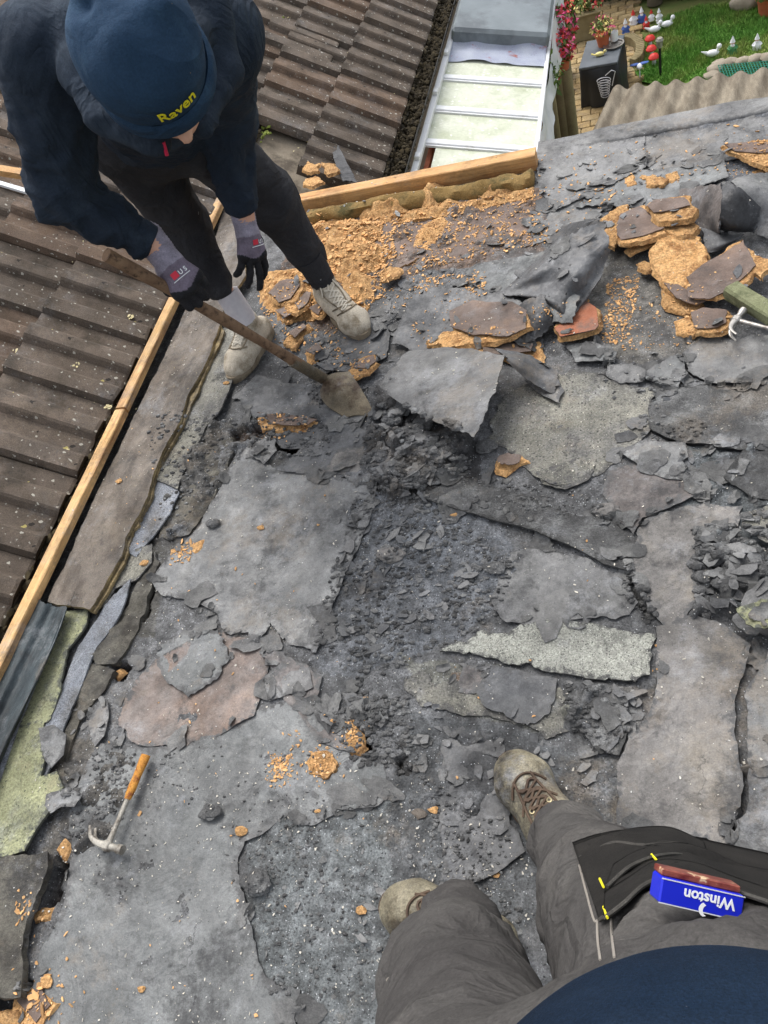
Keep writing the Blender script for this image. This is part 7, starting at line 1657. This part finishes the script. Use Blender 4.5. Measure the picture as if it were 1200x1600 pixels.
scatter('pale_specks', 'pale_chips', [([(350, 330), (840, 240), (1200, 190), (1200, 620), (700, 660), (400, 650)], 700, .0010, .004, 9), ([(250, 660), (1200, 620), (1200, 1300), (620, 1330), (100, 1250)], 900, .0009, .0036, 9), ([(60, 1200), (620, 1200), (860, 1320), (640, 1600), (40, 1600)], 750, .0008, .0032, 9), ([(340, 320), (375, 330), (350, 480), (300, 600), (100, 930), (150, 760)], 240, .001, .004, 9), ([(640, 1280), (860, 1330), (820, 1500), (650, 1400)], 80, .0010, .004, 9)], seed=6, label='pale flecks of wood and grit peppered over the felt')
scatter('bitumen_crumbs', 'bitumen', [([(490, 1000), (560, 770), (660, 760), (800, 880), (790, 960), (700, 1010), (560, 1080)], 1500, .002, .010, 1), ([(585, 625), (640, 655), (690, 695), (738, 705), (735, 745), (640, 780), (560, 760)], 800, .003, .016, 1), ([(1080, 830), (1220, 810), (1220, 940), (1090, 970)], 500, .003, .016, 1), ([(880, 1070), (1010, 1080), (970, 1170), (890, 1140)], 250, .002, .010, 1),
 ([(100, 1170), (215, 1180), (190, 1290), (120, 1340)], 350, .002, .009, 1), ([(480, 1080), (640, 1090), (660, 1210), (560, 1200)], 500, .002, .010, 1), ([(640, 1200), (800, 1300), (820, 1500), (640, 1440)], 600, .0015, .007, 1), ([(400, 1300), (620, 1260), (660, 1560), (420, 1560)], 700, .0012, .006, 1), ([(240, 660), (380, 650), (360, 740), (260, 860)], 400, .002, .010, 1), ([(380, 655), (510, 655), (520, 715), (400, 720)], 300, .003, .012, 1), ([(980, 880), (1030, 960), (1010, 975), (970, 920)], 120, .003, .012, 1),
 ([(700, 740), (900, 760), (960, 820), (760, 800)], 350, .0015, .007, 1), ([(470, 550), (560, 560), (600, 680), (480, 640)], 250, .002, .009, 1), ([(150, 1160), (500, 1160), (520, 1300), (380, 1420), (150, 1400)], 500, .0010, .005, 1), ([(940, 590), (1100, 590), (1100, 690), (1000, 690)], 250, .002, .010, 1)], seed=7, label='crumbled black bitumen and grit across the stripped roof', blob=True, facet=True)
q = MB(); rt = np.random.default_rng(44)
for nm, px, z, m_, lab, ex in S_:
    P = [at(u, v)[:2] for u, v in px]; n = len(P)
    if nm in ('mineral_felt', 'lichen_felt', 'board_sheet'): continue
    for i in range(n):
        a, b = P[i], P[(i + 1) % n]
        for _ in range(rt.poisson(np.linalg.norm(b - a) / .11)):
            c = a + (b - a) * rt.random() + rt.normal(0, .016, 2); R_ = .010 + .040 * rt.random() ** 2.2; k = 18
            if c[1] > 3.0 or c[0] < -1.7: continue
            an = np.arange(k) * 2 * math.pi / k + rt.uniform(0, 6); ell_ = rt.uniform(.45, 1); tw = rt.uniform(0, 3.14)
            rad = R_ * (1 + .75 * fbm(np.stack([np.cos(an) * 1.3 + c[0] * 40, np.sin(an) * 1.3 + c[1] * 40], -1), 4, 3, .7)); V = []; lift = rt.uniform(.0, .010) ; ld = rt.uniform(0, 6.28)
            for f in (0.0, .5, 1.0):
                for t, r_2 in zip(an, rad):
                    lx_, ly2 = r_2 * f * math.cos(t), r_2 * f * math.sin(t) * ell_; x, y = c[0] + lx_ * math.cos(tw) - ly2 * math.sin(tw), c[1] + lx_ * math.sin(tw) + ly2 * math.cos(tw)
                    p, n_ = rest(x, y); zz = p[2] if p is not None else 0; V.append((x, y, zz + .0025 + lift * max(0, math.cos(t - ld)) * f * f))
                    if f == 0: pass
            zc = np.median([w[2] for w in V]); V = [(w[0], w[1], min(w[2], zc + .012)) for w in V]
            q.add(V, [(r2 * k + i2, (r2 + 1) * k + i2, (r2 + 1) * k + (i2 + 1) % k, r2 * k + (i2 + 1) % k) for r2 in (0, 1) for i2 in range(k)])
q.build('felt_tatters', 'tatters', label='torn tatters of felt straddling the borders of the larger sheets', cat='litter', kind='stuff')
scatter('torn_felt_bits', 'felt_dark', [([(900, 330), (1140, 320), (1180, 480), (960, 480)], 12, .010, .024, 9), ([(640, 430), (960, 330), (960, 560), (660, 560)], 18, .010, .028, 9), ([(420, 440), (640, 420), (620, 620), (430, 600)], 26, .010, .034, 9), ([(850, 240), (1180, 220), (1180, 330), (870, 350)], 10, .008, .02, 9), ([(560, 770), (680, 770), (640, 1020), (520, 1000)], 40, .008, .03, 9), ([(640, 1100), (1000, 1100), (960, 1330), (660, 1320)], 16, .008, .02, 9), ([(960, 560), (1180, 560), (1180, 780), (1060, 800)], 14, .008, .022, 9)], flat=.10, seed=18, label='torn dark bits of felt strewn among the board fragments')
scatter('flaked_felt', 'felt_grey', [([(480, 800), (660, 770), (800, 900), (700, 1000), (540, 1040)], 50, .010, .030, 9), ([(595, 640), (640, 665), (700, 700), (720, 760), (580, 760)], 40, .012, .034, 9), ([(640, 1110), (960, 1180), (900, 1320), (660, 1300)], 30, .008, .024, 9), ([(480, 330), (850, 330), (900, 500), (500, 560)], 50, .008, .026, 9), ([(1080, 830), (1200, 820), (1200, 960), (1090, 960)], 40, .012, .03, 9), ([(860, 240), (1180, 210), (1180, 300), (860, 340)], 30, .008, .026, 9), ([(120, 1090), (210, 1100), (180, 1280), (110, 1300)], 20, .008, .02, 9), ([(880, 1060), (1010, 1090), (980, 1170)], 20, .01, .025, 9), ([(400, 1250), (640, 1230), (640, 1560), (420, 1560)], 26, .006, .018, 9)], flat=.14, seed=8, label='small loose flakes of grey felt among the rubble')
# specks of bird lime and grit on the tiles
q = MB(); rr_ = np.random.default_rng(12)
for _ in range(520):
    d = rr_.uniform(-2.2, .5); y = rr_.uniform(.2, 7.0)
    k = math.ceil((d + .144) / TG); up_h = (-0.144 + TG * k - d) * -.055
    q.blob(rp(d, y, .020 + up_h), rr_.uniform(.0015, .0045), int(rr_.integers(0, 99)), 1, .5, (1, 1, .5))
q.build('roof_specks', 'lichen', roof, kind='stuff')
print('OBJECTS', len(bpy.data.objects), 'TRIS', sum(len(o.data.polygons) for o in bpy.data.objects if o.type == 'MESH'))
